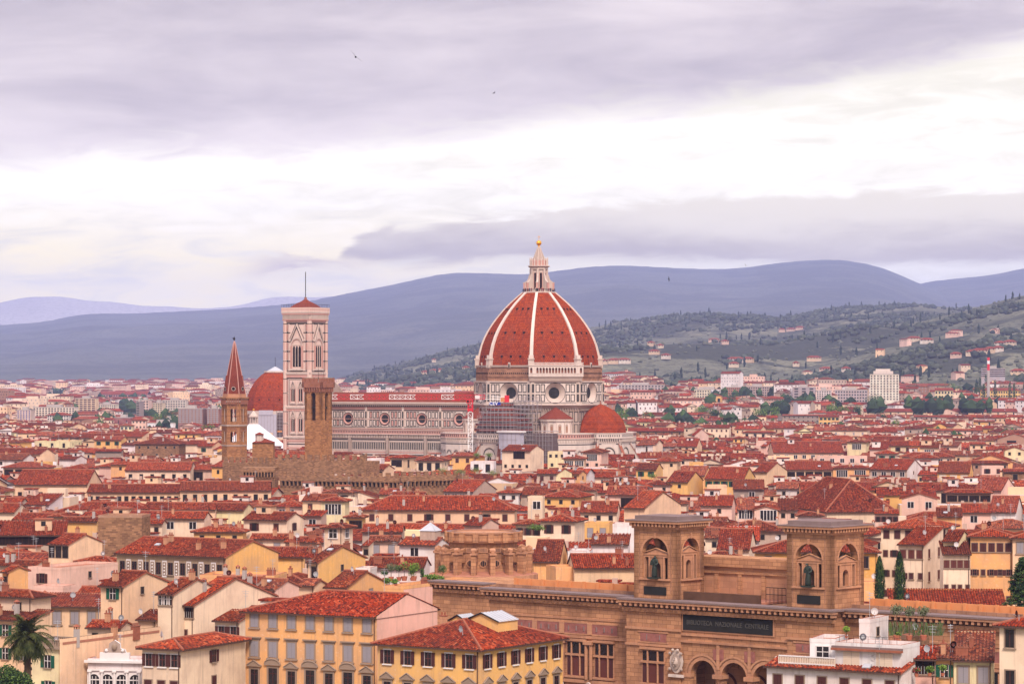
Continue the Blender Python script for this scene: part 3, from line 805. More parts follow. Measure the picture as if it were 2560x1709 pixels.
def dish_mb(mat):
 b = MB(); b.bar((0, 0, -.5), (0, 0, .9), .04, 'metal_grey')
 n = 12; r = .48; c = (0, -.1, 1.0)
 for i in range(n):
  a, a2 = 2 * PI * i / n, 2 * PI * (i + 1) / n
  P = lambda t, q: (q * r * math.cos(t), -.28 - .05 + (1 - q * q) * .13, 1.0 + q * r * math.sin(t))
  b.face([P(a, .5), P(a2, .5), P(a2, 1), P(a, 1)], mat); b.face([(0, -.20, 1.0), P(a, .5), P(a2, .5)][::-1], mat)
  b.face([P(a, .5), P(a, 1), P(a2, 1), P(a2, .5)], mat)
 b.bar((0, -.2, .7), (0, -.75, 1.0), .025, 'metal_grey')
 return b
def skylight_mb():
 b = MB(); b.box(-.55, .55, -.45, .45, -.05, .16, 'metal_grey'); b.box(-.45, .45, -.36, .36, .161, .18, 'pale_roof'); return b
def ac_mb():
 b = MB(); b.box(-.45, .45, -.2, .2, 0, .75, 'white_frame')
 b.frustum(10, .28, .28, -.03, 0, 'metal_dark'); b.M = None
 n = 10
 b.face([(.28 * math.cos(2 * PI * i / n), -.205, .38 + .28 * math.sin(2 * PI * i / n)) for i in range(n)][::-1], 'metal_dark')
 return b
PLACED = []     # footprints (x, y, radius-ish corners)
SHIELD = []     # what must stay in view: (u0, u1, v0, v1, Y)
HOUSES = []
def roof_z(kind, Lx, Wy, H, rise, x, y):
 if kind in ('gx', 'gxh'): return H + rise * (1 - abs(y) / (Wy / 2))
 if kind == 'gy': return H + rise * (1 - abs(x) / (Lx / 2))
 if kind == 'sx': return H + rise * (y + Wy / 2) / Wy
 if kind == 'sy': return H + rise * (x + Lx / 2) / Lx
 if kind in ('h', 'p'):
  hw = min(Lx, Wy) / 2
  return H + rise * min(1, (Lx / 2 - abs(x)) / hw, (Wy / 2 - abs(y)) / hw)
 return H
def house(name, cx, cy, rz, Lx, Wy, H, kind, rise, wall, front, right, near, label, cat, group=None, wr=None, tint=None, base=0.0, rr=None, extras=None, floors=3.7, first=1.0):
 rr = rr or rnd
 root = empty(name, (cx, cy, base), rz); tag(root, label, cat, group)
 mat = MASON.get(wall, 'plaster'); color = WALL.get(wall, (.34, .19, .12)); j = rr.uniform(.93, 1.05)
 color = tuple(min(.86, x * j * rr.uniform(.98, 1.02)) for x in color)
 wm = MASON.get(wr, 'plaster')
 if wr and wr in WALL:   # differently coloured side wall: own part
  wb = MB(); full = wall_mb(Lx, Wy, H, kind, rise, mat, 'dark_void')
  side = MB(); keep = MB()
  di = full.names.index('dark_void'); k = 0
  for f, mi in zip(full.f, full.m):
   tgt = side if mi == di else keep; pts = [full.v[i] for i in f]
   tgt.face(pts, 'plaster' if mi == di else mat)
  keep.build('wall', root, color=color); side.build('side_wall', root, color=WALL[wr])
 else:
  wall_mb(Lx, Wy, H, kind, rise, mat, wm if wr else None).build('wall', root, color=color)
 tint = tuple(.86 * t for t in (tint or rr.choice(TILE_TINT)))
 if kind[0] == 'f':
  b = MB(); t = .3; X, Y = Lx / 2, Wy / 2
  b.box(-X + t, X - t, -Y + t, Y - t, H - .6, H - .25, 'terrace')
  roof = b.build('roof', root)
  p = MB(); pm = 'plaster' if kind != 'fb' else 'stone_frame'
  if kind == 'fb':
   for (a0, a1, b0, b1) in ((-X, X, -Y, -Y + t), (-X, X, Y - t, Y), (-X, -X + t, -Y + t, Y - t), (X - t, X, -Y + t, Y - t)):
    p.box(a0, a1, b0, b1, H, H + .12, 'stone_frame'); p.box(a0, a1, b0, b1, H + .95, H + 1.1, 'stone_frame')
    long_x = (a1 - a0) > (b1 - b0); n = int(max(a1 - a0, b1 - b0) / .38)
    for i in range(n + 1):
     q = (i + .5) / (n + 1); w_ = .26 if i % 8 == 0 else .09
     xx = a0 + (a1 - a0) * q if long_x else (a0 + a1) / 2; yy = (b0 + b1) / 2 if long_x else b0 + (b1 - b0) * q
     p.box(xx - w_, xx + w_, yy - .09, yy + .09, H + .12, H + .95, 'stone_frame')
   p.box(-X - .5, X + .5, -Y - .5, Y + .5, H - .25, H, 'stone_frame')
   p.build('balustrade', root)
  else:
   t2 = .28
   for (a0, a1, b0, b1) in ((-X - .03, X + .03, -Y - .03, -Y + t2), (-X - .03, X + .03, Y - t2, Y + .03), (-X - .03, -X + t2, -Y + t2, Y - t2), (X - t2, X + .03, -Y + t2, Y - t2)):
    p.box(a0, a1, b0, b1, H - .3, H + .25, 'plaster', top='ridge_tile')
   p.build('parapet', root, color=color)
 else:
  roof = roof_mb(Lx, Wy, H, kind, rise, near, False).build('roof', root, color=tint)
 k = 1.0
 def rows(spec, face):
  Lf = Lx if face == 0 else Wy
  if not spec: return
  z = H - first
  for row in spec.split('/'):
   if row and row != '-':
    n = int(row[:-1]); kd = row[-1]; w, h = SIZES[kd]
    kk = 1.0
    if n * w * (2.1 if kd in 'oxg' else 1.25) > Lf: kk = max(.6, Lf / (n * w * (2.1 if kd in 'oxg' else 1.25)))
    for i in range(n):
     q = (i + .5) / n if n > 1 else rr.choice([.5, .42, .6])
     t = -Lf / 2 + Lf * q + (rr.uniform(-.12, .12) if near and n < 5 else 0)
     zz = z - h * kk
     kd2 = kd
     if kd in 'ob' and rr.random() < .25: kd2 = 'o' if kd == 'b' else 'b'
     if kd == 'T' and rr.random() < .6: kd2 = 't'
     if kd == 'p': kd2 = 'pP'[i % 2]
     if kd2 in 'ox' and (n * 2.1 * w * kk > Lf * 1.05): kd2 = 'b'
     if face == 0: put_window(kd2, root, t, -Wy / 2, zz, 0, near, kk)
     else: put_window(kd2, root, Lx / 2, t, zz, PI / 2, near, kk)
   z -= floors
 rows(front, 0); rows(right, 1)
 if not near and kind[0] != 'f' and group is None and min(Lx, Wy) > 7.5 and rr.random() < .35:
  b = MB(); w_, d_ = rr.uniform(1.3, 2.4), rr.uniform(1.2, 1.8); z_ = H + rise + rr.uniform(.4, 1.8); b.box(-w_, w_, -d_, d_, H - .5, z_, 'plaster'); b.box(-w_ - .35, w_ + .35, -d_ - .35, d_ + .35, z_, z_ + .25, 'ridge_tile'); b.box(-.5, .5, -d_ - .05, -d_, z_ - 1.4, z_ - .35, 'glass')
  b.build('roof_turret', roof, (rr.uniform(-.28, .28) * Lx, rr.uniform(-.15, .2) * Wy, 0), color=rr.choice([WALL['pc'], WALL['wh'], WALL['cr']]))
 # things fixed on the roof
 if extras is None: extras = 2 if near else rr.choice([1, 2, 3])
 if kind[0] != 'f' or True:
  for i in range(extras):
   x = rr.uniform(-.38, .38) * Lx; y = rr.uniform(-.4, .25) * Wy; z = roof_z(kind, Lx, Wy, H, rise, x, y) if kind[0] != 'f' else H - .25
   k = rr.choice([0, 0, 1, 2]); link('chimney', shared('chimney.%d' % k, lambda: chimney_mb(k)), roof, (x, y, z), rr.choice([0, PI / 2]) if k != 1 else 0)
  if rr.random() < (.7 if near else .3):
   x = rr.uniform(-.4, .4) * Lx; y = rr.uniform(-.3, .3) * Wy; z = roof_z(kind, Lx, Wy, H, rise, x, y) if kind[0] != 'f' else H
   link('antenna', shared('antenna', antenna_mb), roof, (x, y, z), rr.uniform(0, 3))
  if rr.random() < (.75 if near else .35):
   mt = rr.choice(['white_frame', 'white_frame', 'crane_red' if False else 'red_shutter', 'metal_grey'])
   x = rr.uniform(-.4, .4) * Lx; y = rr.uniform(-.45, .1) * Wy; z = roof_z(kind, Lx, Wy, H, rise, x, y) if kind[0] != 'f' else H
   link('satellite_dish', shared('satellite_dish.' + mt, lambda: dish_mb(mt)), roof, (x, y, z), rr.uniform(-.9, .9))
  if kind in ('gx', 'gxh', 'sx') and rr.random() < .16:
   x = rr.uniform(-.35, .35) * Lx; y = -rr.uniform(.15, .35) * Wy; z = roof_z(kind, Lx, Wy, H, rise, x, y) + .15
   o = link('skylight', shared('skylight', skylight_mb), roof, (x, y, z)); o.rotation_euler = (math.atan2(rise, Wy / 2), 0, 0)
 if near and kind[0] != 'f':
  # rain pipe on the corner
  b = MB(); b.bar((Lx / 2 - .35, -Wy / 2 - .12, 0), (Lx / 2 - .35, -Wy / 2 - .12, H - .1), .07, 'gutter', 5); b.bar((Lx / 2 - .35, -Wy / 2 - .12, H - .1), (Lx / 2 - .35, -Wy / 2 - OV * .9, H + .02), .07, 'gutter', 5)
  b.build('drainpipe', root)
 # footprint
 cs, sn = math.cos(rz), math.sin(rz)
 P = [(cx + sx * Lx / 2 * cs - sy * Wy / 2 * sn, cy + sx * Lx / 2 * sn + sy * Wy / 2 * cs) for sx in (-1, 1) for sy in (-1, 1)]
 PLACED.append((cx, cy, rz, Lx / 2, Wy / 2))
 HOUSES.append(root)
 return root
def frame_from_px(uL, uC, uR, v, z, a, Y=None, W=None):
 """corner, length and depth of a house whose near corner stands at column uC with its eave (height z) at row v"""
 a = R(a)
 if Y is None: Y = F * (HC - z) / (v - V0)
 Xc = (uC - 1280) / F * Y; tL = (uL - 1280) / F; tR = (uR - 1280) / F
 Ln = (Xc - tL * Y) / (math.cos(a) + tL * math.sin(a))
 if W is None:
  den = math.sin(a) - tR * math.cos(a)
  W = (tR * Y - Xc) / den if abs(den) > .03 else 12
  W = min(max(W, 5), 24)
 ex = Vector((math.cos(a), -math.sin(a))); ey = Vector((math.sin(a), math.cos(a)))
 C = Vector((Xc, Y)); c = C - ex * Ln / 2 + ey * W / 2
 return c, a, Ln, W, Y
def solve_y(u, v, H, y0=1500, y1=7200):
 Y = y0
 while Y < y1:
  if ground_z((u - 1280) / F * Y, Y) + H >= HC - (v - V0) * Y / F: return Y
  Y += 15
 return y1
class Block:
 def __init__(s, ox, oy, k): s.ox, s.oy, s.k = ox, oy, k
 def __call__(s, xL, xC, xR, y, z, a, kind, wall, front, right, label, rise=None, W=None, Y=None, wr=None, name=None, cat='house', show=None, Wm=None, ex=None, tint=None, floors=3.7, first=1.0, group=None, skip=False):
  u = lambda x: s.ox + x * s.k
  v = s.oy + y * s.k
  c, ar, Ln, Wd, Yd = frame_from_px(u(xL), u(xC), u(xR), v, z, a, Y, W)
  if Wm: pass
  if rise is None:
   half = {'gx': Wd / 2, 'gxh': Wd / 2, 'gy': Ln / 2, 'sx': Wd * .7, 'sy': Ln * .8, 'h': min(Ln, Wd) / 2, 'p': min(Ln, Wd) / 2}.get(kind, 0)
   rise = min(half * .31, 3.6)
  if kind == 'sx' and rise > 3.2: rise = 3.2
  near = Yd < 620
  nrow = max(len([r for r in (front or '').split('/')]), len((right or '').split('/')), 1)
  bot = v + (show if show else nrow * floors * F / Yd * .85)
  SHIELD.append((u(xL) - 4, u(xR) + 4, v - rise * F / Yd, bot, Yd))
  g = ground_z(c[0], c[1])
  nm = name or {'f': 'terraced_house', 'fb': 'villa'}.get(kind, 'tiled_house')
  return house(nm, c[0], c[1], -ar, Ln, Wd, z - g, kind, rise, wall, front, right, near, label, cat, wr=wr, tint=tint, base=g, extras=ex, floors=floors, first=first, group=group)
# ------------------------------------------------------------ the houses one can tell apart, front to back
A = Block(0, 1240, .2991)      # lower left quarter
A(1190, 1515, 2048, 1270, 16, 25, 'h', 'pc', '3x/3b', '1o/1b', 'cream corner house with open brown shutters and hipped roof, left of the orange palazzo', name='corner_house', ex=0, first=.9)
vil = A(735, 1185, 1215, 1372, 13.5, 10, 'f', 'lt', '4m', '', 'small white villa with four arched windows under a sculpted crest', name='villa', cat='villa', first=2.0, ex=0)
vb = MB(); vw = vil.children[0].dimensions; VX = max(v.co.x for v in vil.children[0].data.vertices); VY = -max(v.co.y for v in vil.children[0].data.vertices); VH = 13.5
vb.box(-VX - .4, VX + .4, VY - .5, VY, VH - .35, VH, 'white_frame'); vb.box(-VX, VX, VY - .2, VY, VH - 1.5, VH - 1.3, 'white_frame'); vb.box(-2.2, 2.2, VY - .1, VY + .4, VH, VH + 1.1, 'white_frame')
for i in range(5): x = -VX + .35 + (2 * VX - .7) * i / 4; vb.bar((x, VY - .18, VH - 6), (x, VY - .18, VH - 1.6), .16, 'white_frame', 8); vb.box(x - .3, x + .3, VY - .42, VY, VH - 1.7, VH - 1.5, 'white_frame')
vb.build('cornice', vil); vb = MB(); pts = [(-1.7, 1.1), (1.7, 1.1), (1.5, 1.6), (.9, 1.7), (.8, 2.4), (0, 2.9), (-.8, 2.4), (-.9, 1.7), (-1.5, 1.6)]
for yy in (VY - .1, VY + .3): vb.face([(x, yy, VH + z) for x, z in pts], 'aged_marble')
for p, q in zip(pts, pts[1:] + pts[:1]): vb.face([(p[0], VY - .1, VH + p[1]), (p[0], VY + .3, VH + p[1]), (q[0], VY + .3, VH + q[1]), (q[0], VY - .1, VH + q[1])], 'white_frame')
vb.ball((0, VY - .15, VH + 1.9), .42, 'stone_frame', 8, 6, 1.3); vb.ball((-1.2, VY - .12, VH + 1.4), .25, 'white_frame', 6, 4); vb.ball((1.2, VY - .12, VH + 1.4), .25, 'white_frame', 6, 4); vb.build('crest', vil)
A(265, 490, 520, 1262, 15, 30, 'fb', 'py', '1G/1G'.replace('G', 'g'), '', 'narrow pale yellow house with stone balustrade and green shutters beside the palm', ex=0, first=1.2)
A(500, 512, 1340, 1205, 16.6, 29, 'f', 'cr', '', '/1d', 'long blank cream house wall behind the balustrade house, with flower pots on top', ex=3)
A(-150, 268, 340, 838, 18.5, 28, 'h', 'pc', '2d', '', 'pale cream house with hipped roof at the left edge above the palm')
A(-160, 262, 330, 1030, 15.2, 28, 'sx', 'cr', '3g/3g', '', 'cream house with green shutters half hidden by the palm tree', rise=1.2)
A(842, 1035, 1400, 745, 20, 28, 'gx', 'cr', '1g', '1d', 'cream house with a big blank gable and one green shuttered window', ex=1, first=.5)
A(1320, 1455, 1800, 812, 19.5, 28, 'gx', 'pc', '1W/-/1o', '-/1o', 'tall cream house with wide brown glazed window under deep eaves', ex=1, first=.3, W=13)
A(1475, 1625, 2040, 905, 17.6, 28, 'gx', 'pc', '1L/1o', '-/1a', 'cream house with dark loggia windows, white strip along its long roof', ex=2, first=.3, W=24)
A(1375, 1470, 1500, 1032, 14.5, 28, 'sx', 'cr', '1d', '', 'small cream annex with tiny dark window between two taller cream houses', ex=0, first=1.6)
A(1795, 2000, 2055, 1035, 16.2, 24, 'sx', 'pc', '2x/2g', '', 'cream terrace house with awning left of the orange palazzo', ex=0, rise=1.2)
pp = A(975, 1888, 2558, 502, 20, 31, 'gx', 'st', '9n', '', 'palazzo with painted panels between nine tall windows and a yellow side wall', name='painted_palazzo', cat='palazzo', wr='yl', ex=5, first=1.6, W=17)
A(405, 575, 855, 400, 19, 28, 'gx', 'cr', '3a', '', 'cream house with three arched windows and blank right gable, left of the painted palazzo', ex=1, first=.4)
A(650, 935, 960, 545, 17, 20, 'h', 'pc', '', '', 'low house with small red hipped roof beside the painted palazzo', ex=0)
A(235, 505, 985, 605, 18.2, 28, 'f', 'pk', '1o', '1d', 'weathered pinkish house with stained wall below the arched window house', ex=1)
A(-120, 545, 690, 318, 19, -6, 'sx', 'gr', '6L', '', 'long red roof over a shaded brick pillared loggia at the left edge', name='loggia_house', ex=1, W=12, first=.5)
A(820, 1185, 1205, 168, 23, 4, 'f', 'bk2', '', '', 'tall windowless brown brick block among the red roofs on the left', name='brick_block', cat='building', ex=0, W=10)
A(110, 425, 520, 190, 18, 12, 'gx', 'oy', '2w', '1d', 'bright yellow house with two small white windows at far left', ex=2)
A(425, 520, 640, 165, 19.5, 12, 'h', 'cr', '1d', '', 'small cream house with one dark window joined to the bright yellow one', ex=0)
A(1330, 1705, 1830, 182, 18.6, 6, 'gx', 'pc', '2w', '', 'low white house with long narrow roof right of the windowless brick block', ex=1, W=9)
A(1620, 2030, 2060, 292, 17.8, 3, 'h', 'yl', '3d', '', 'yellowish house with air conditioners above the painted palazzo roof', ex=3)
A(-60, 300, 345, 575, 16.4, 15, 'gx', 'pc', '', '', 'low house with worn red roof and turquoise awning at left', ex=3)
A(20, 75, 235, 625, 18.2, 32, 'gx', 'or', '1d', '', 'small orange cream house with blank side wall at left edge', ex=0)
A(275, 525, 600, 762, 17.2, 18, 'f', 'pk', '2w', '', 'pinkish house with balcony and potted plants below the weathered house', ex=0, first=1.0)
A(255, 838, 862, 914, 15.6, 3, 'sx', 'cr', '4s', '', 'cream house with grey shutters in front of the blank gable', ex=1, rise=1.5, W=9, first=1.0)
A(655, 862, 885, 802, 16.8, 10, 'gx', 'pc', '', '', 'small red roofed house tucked left of the green shuttered gable house', ex=0)
A(1150, 1308, 1330, 1022, 14.8, 15, 'sx', 'cr', '', '', 'low brown roofed shed below the tall cream house', ex=0)
A(730, 1010, 1100, 1092, 14.4, 14, 'gx', 'pc', '2d', '', 'small rooftop house with two little dark windows behind the long wall', ex=2)
A(1235, 1355, 1380, 225, 17.9, 6, 'gx', 'pc', '1d', '', 'tiny white rooftop lodge with a gable beside the brick block', ex=1)
A(-80, 120, 240, 130, 18.6, 8, 'gx', 'pc', '', '', 'low red roof house at left edge under the long cream building', ex=2)
A(520, 810, 830, 205, 18.8, 5, 'gx', 'yl', '', '', 'low red roof left of the brick block with a yellow strip of wall', ex=1)
A(1440, 1800, 1830, 105, 19.2, -4, 'gx', 'cr', '1d', '', 'low house behind the white one, below the long cream building', ex=2, W=9)
B = Block(580, 1240, .2991)    # lower middle
B(112, 1210, 1500, 1000, 20, 29, 'gxh', 'or', '7s/7t/7p', '', 'orange palazzo with three rows of seven stone framed windows', name='orange_palazzo', cat='palazzo', W=17, wr='pp', ex=0, rise=2.6, floors=4.1, first=.3)
yb = B(1215, 2073, 2765, 1272, 17, 33, 'h', 'yl', '5x/5q', '6x/6q', 'yellow corner house with brown shutters and skylights on its hipped roof', name='corner_house', ex=1, rise=3.0, floors=4.4, first=.9)
B(1265, 1435, 2080, 762, 18.6, 28, 'f', 'or', '1s', '1d', 'pink terraced house with a leafy roof garden behind the orange palazzo', wr='pp', ex=1)
B(635, 722, 1115, 545, 19.5, 29, 'gx', 'cr', '1n', '1d', 'yellow gabled house right of the yellow wall, behind the orange palazzo', wr='yl', ex=1)
B(772, 925, 972, 258, 24.5, 20, 'p', 'pc', '1w', '1w', 'slim cream tower house with curtained window and pyramid roof', name='tower_house', ex=0, first=.4)
B(155, 450, 480, 352, 19, 6, 'gx', 'pc', '2s', '', 'cream house with two grey shuttered windows left of the slim tower house', ex=1)
B(445, 770, 800, 378, 19, 6, 'gx', 'pk', '3s', '', 'pinkish house with wide red roof touching the slim tower house', ex=2)
B(97, 460, 600, 195, 20.3, 20, 'gx', 'pc', '2b', '1b', 'white gabled house with dark recessed balcony above the painted palazzo', ex=1)
B(745, 945, 960, 35, 21.5, 10, 'h', 'py', '1W', '', 'small pale yellow tower room with a wide dark window', name='tower_house', ex=0)
B(1090, 2361, 2440, 112, 20, 3, 'h', 'cr', '8b', '', 'long cream house with eight dark shuttered windows under one hipped roof', name='long_house', ex=6, W=13, rise=3.2, floors=4, first=1.2)
B(1145, 1395, 1420, 368, 18.5, 6, 'gx', 'pk', '2s', '', 'pinkish house with grey shutters and long roof behind the roof garden', ex=1)
wg = B(1400, 1700, 1810, 402, 18.5, 20, 'gx', 'wh', '1w/-', '', 'white house with green balcony shutters and a glass pyramid on its roof', ex=0, first=.8)
B(1090, 1420, 1440, 292, 17.6, 2, 'gx', 'gr', '', '', 'low tiled house below the long cream house with eight windows', ex=2, W=9)
B(600, 745, 770, 160, 19.2, 12, 'sx', 'gr', '1w', '', 'small grey stained house below the pale yellow tower room', ex=1)
B(955, 1085, 1100, 170, 19.4, 8, 'h', 'yl', '1L', '', 'small yellow house with dark porch right of the tower room', ex=1)
B(1130, 1600, 1700, 592, 17, 6, 'gx', 'wh', '', '', 'low white house with bright red roof just behind the roof garden', ex=2, W=10)
B(205, 362, 560, 768, 18, 26, 'gx', 'pk', '2g', '', 'house with green loggia shutters and pinkish gable above the orange palazzo', ex=1)
B(560, 690, 730, 738, 17.2, 20, 'gx', 'cr', '', '', 'small cream house with steep tiles right of the green shuttered gable', ex=0)
B(780, 965, 1285, 757, 16.8, 24, 'gx', 'or', '1s', '1s', 'low orange house with one grey window directly behind the orange palazzo roof', ex=0)
B(1035, 1155, 1205, 607, 18.6, 12, 'f', 'wh', '1s', '', 'small white rooftop cabin left of the roof garden', ex=0)
B(610, 795, 830, 505, 18, 8, 'gx', 'pk', '1L', '', 'small house with dark strip window below the slim tower house', ex=4)
B(180, 600, 640, 500, 16.8, 4, 'gx', 'yl', '', '', 'low red roof behind the big yellow side wall', ex=3, W=10)
B(1090, 1140, 1160, 405, 18, 10, 'sx', 'pc', '1d', '', 'narrow sliver of house with one dark window near the slim tower house', ex=0, rise=.8)
B(-120, 205, 240, 720, 17.5, 20, 'gx', 'pk', '', '', 'low house with red roof and olive tree left of the green shuttered gable', ex=1)
C = Block(1080, 1240, .2991)
C(905, 1195, 1275, 205, 21, 14, 'h', 'pc', '2x', '', 'white cream house with two open shuttered windows behind the round stone hall', ex=2)
C(700, 905, 925, 230, 20, 8, 'h', 'pc', '3x', '', 'cream house with leafy balcony just behind the round stone hall', ex=1)
C(800, 925, 940, 8, 25.5, 6, 'f', 'pc', '1w', '', 'square cream roof turret above the house with leafy balcony', name='tower_house', ex=0)
C(1270, 1480, 1515, 232, 19, 8, 'f', 'yl', '2s', '', 'yellow terraced house left of the left stone tower', ex=0)
C(1510, 1688, 1700, 237, 20, 5, 'f', 'wh', '-/1r', '', 'white terraced house touching the left stone tower', ex=0)
C(850, 1065, 1140, 540, 16.6, 5, 'gx', 'or', '', '', 'low tiled house right of the round stone hall', ex=0)
C(1190, 1860, 1900, 590, 16.8, -4, 'gx', 'cr', '', '', 'broad low red roof with white vents left of the left stone tower', ex=3, W=14)
C(1135, 1320, 1345, 468, 17.8, 5, 'f', 'lt', '1d', '', 'small white terrace house with air conditioner behind the tan parapet block', ex=0)
C(1035, 1475, 1480, 590, 16.6, -15, 'f', 'or', '', '', 'tan blank parapet block behind the long brown stone cornice', ex=0, W=7)
C(1240, 1545, 1570, 130, 18.6, 5, 'gx', 'pc', '3d', '', 'house with broad red roof and dark porch behind the yellow terraced house', ex=3)
C(1605, 1780, 2170, 95, 21.5, 25, 'gx', 'cr', '', '', 'blank cream gable wall rising just behind the left stone tower', ex=1)
C(270, 420, 640, 240, 19, 25, 'gx', 'pk', '', '', 'small gabled house peeping over the round stone hall', ex=1, W=9)
C(1330, 1640, 1680, 395, 17.6, 5, 'sx', 'wh', '', '', 'low white walled house with skylights below the yellow terraced house', ex=2, W=8)
D = Block(1560, 1240, .2991)
D(1090, 1285, 1300, 108, 19, 5, 'gy', 'pk', '1W', '', 'gabled house with large glazed loggia between the two stone towers', ex=0, first=.3)
D(948, 1085, 1095, 108, 18.9, 5, 'sx', 'pk', '1W', '', 'low wing with a glazed veranda left of the gabled glazed loggia', ex=1, first=.3)
D(1290, 1450, 1460, 112, 18.5, 5, 'sx', 'pk', '2d', '', 'small pink house right of the gabled glazed loggia', ex=0)
D(1455, 1655, 1665, 158, 17.5, 4, 'h', 'wh', '', '', 'low white house with pyramid skylight behind the right stone tower', ex=1)
D(820, 1360, 1400, 285, 18, 4, 'h', 'gr', '4d', '', 'wide hip roofed house in the gap between the two stone towers', ex=3)
D(1105, 2120, 2150, 462, 18.6, 3, 'h', 'oy', '5n', '', 'deep yellow house showing on both sides of the right stone tower', name='yellow_house', ex=0, W=12)
D(560, 1180, 1185, 560, 17.2, -8, 'h', 'dg', '6b', '', 'low house with grey decorated wall between the stone towers', ex=3, W=13)
D(780, 1045, 1140, 440, 17.4, 8, 'gx', 'pc', '1d', '', 'little cream house with one dark window left of the deep yellow house', ex=0)
D(680, 830, 850, 345, 17.4, 5, 'gx', 'pc', '1d', '', 'tiny cream house beside the left stone tower cornice', ex=1)
D(2000, 2140, 2150, 722, 17.2, 3, 'f', 'or', '-', '', 'orange terraced block right of the right stone tower', ex=0, W=9)
D(860, 1130, 1150, 365, 17.2, 5, 'sx', 'wh', '', '', 'bright red roofed low house with white walls, left of right stone tower', ex=1, tint=(1.5, 1.2, 1.1))
D(640, 900, 930, 75, 18.6, 8, 'gx', 'pk', '1d', '', 'pinkish house with small window above the left stone tower', ex=1)
E = Block(1920, 1240, .2991)
e1 = E(-10, 1115, 1130, 1465, 16.5, 31, 'sx', 'wh', '6b', '', 'long white house with brown shutters and tiled eave at bottom right', name='long_house', W=3.2, rise=.9, ex=0, first=1.2)
e2 = E(560, 1112, 1125, 1258, 19.5, 31, 'f', 'lt', '2e', '', 'white upper block with pale shutters above the long white house', ex=0, W=6, first=.9)
E(350, 560, 575, 1205, 19.8, 20, 'f', 'lt', '1w', '', 'small white terrace room with one dark window, left of the pale shutters', ex=0, W=7, first=.8)
E(762, 850, 1005, 1040, 22.1, 28, 'f', 'lt', '', '1d', 'white penthouse box with red tiled top edge on the terrace', ex=0)
E(1115, 1150, 1405, 1172, 19.7, 26, 'f', 'bk2', '', '', 'brick walled roof terrace with tall grasses right of the white penthouse', ex=0, W=10)
E(1185, 1400, 1420, 1348, 17.8, 12, 'sx', 'pp', '1L', '', 'small pink house with shaded plant filled terrace under bright red tiles', ex=0, first=.3)
E(1405, 1550, 1560, 1342, 17.9, 12, 'sx', 'or', '1g', '', 'narrow orange house with one green window between two terraces', ex=1)
E(1552, 1880, 1900, 1362, 17.7, 10, 'sx', 'py', '2s', '', 'pale yellow house with grey shutters and white balcony at bottom right', ex=2)
E(1935, 2500, 2700, 1092, 22.6, 30, 'h', 'pc', '3n/3n/3n', '', 'tall cream house with quoined corner at the right edge', name='corner_house', ex=0, first=.6, floors=5.2, W=15)
E(945, 1400, 1765, 268, 22, 24, 'h', 'pc', '5b/6o/6o/6o', '4b/4b', 'tall cream apartment house with roof loggia right of the cypress pair', name='apartment_house', ex=2, floors=4.2, first=.6, W=16)
E(1090, 1305, 1465, 400, 20.4, 24, 'sx', 'pc', '3r/3o/3n', '2r/2r/2r', 'cream house with red closed shutters in front of the tall apartment house', name='apartment_house', ex=0, floors=4.6, first=1.2)
E(1465, 1692, 1702, 478, 19.8, 4, 'sx', 'pc', '4r/4o/4r', '', 'narrow cream house with red shutter bands between two taller houses', name='apartment_house', ex=0, floors=4.7, first=1.3, W=9)
E(1465, 1590, 1690, 372, 22, 20, 'gx', 'py', '1o', '', 'small yellow attic house with an open brown window', ex=0)
E(1692, 2045, 2300, 332, 22.6, 8, 'h', 'or', '5b/5o/5o', '', 'apricot apartment house with rows of brown shutters at the right edge', name='apartment_house', ex=1, floors=5.2, first=1.4, W=13)
E(2045, 2300, 2340, 345, 22.4, 8, 'h', 'cr', '2s', '', 'cream house at right edge joined to the apricot apartment house', ex=0, W=12)
E(1795, 2250, 2300, 262, 22.8, 5, 'h', 'cr', '6d', '', 'cream attic storey with small dark openings behind the apricot house', ex=0, W=9)
E(1020, 1985, 2080, 905, 15.5, 5, 'sx', 'oy', '', '', 'long low red roof of a library wing behind the orange strip wall', name='library_wing', cat='building', ex=0, W=9)
E(895, 1090, 1120, 140, 18.4, 5, 'gx', 'pk', '4x', '', 'pinkish house with green window strip above the tall apartment house', ex=2)
E(1620, 1860, 1900, 132, 18.4, 8, 'gx', 'pk', '1w', '', 'pinkish gabled house with dishes, upper right of the tall apartment house', ex=2)
E(1850, 2070, 2140, 130, 18.4, 14, 'gx', 'wh', '', '', 'white walled house with plain red roof near the right edge', ex=1)
E(1410, 1620, 1640, 165, 18.2, 8, 'gx', 'or', '', '', 'orange chimneyed roof between two dishes above the tall apartment house', ex=2)
G0 = Block(0, 900, .2742)
G0(135, 795, 1000, 1130, 19, 3, 'gx', 'cr', '7n', '', 'long cream building with seven tall dark windows at middle left', name='long_building', cat='building', ex=0, first=2.6, W=24, rise=4.3)
G0(795, 1640, 1650, 1200, 17.2, 1, 'gx', 'cr', '13n', '', 'low cream gallery wing with thirteen narrow windows beside the long building', name='long_building', cat='building', ex=1, first=1.4, W=14)
G0(1640, 2470, 2480, 1182, 17.8, -4, 'gx', 'cr', '9n', '', 'right half of the cream gallery wing, bending toward the crenellated walls', name='long_building', cat='building', ex=1, first=1.4, W=16)
G0(1140, 1735, 1755, 1000, 19, 2, 'gx', 'pc', '6n', '', 'pale church nave with small windows left of the bell gable', name='church_hall', cat='church', ex=0, first=1.6, W=17)
G0(1232, 1630, 1730, 762, 21, 10, 'h', 'bk2', '5d/3d', '1d', 'big square brown stone palace left of the bell gable', name='stone_palace', cat='palazzo', ex=2, first=1.2)
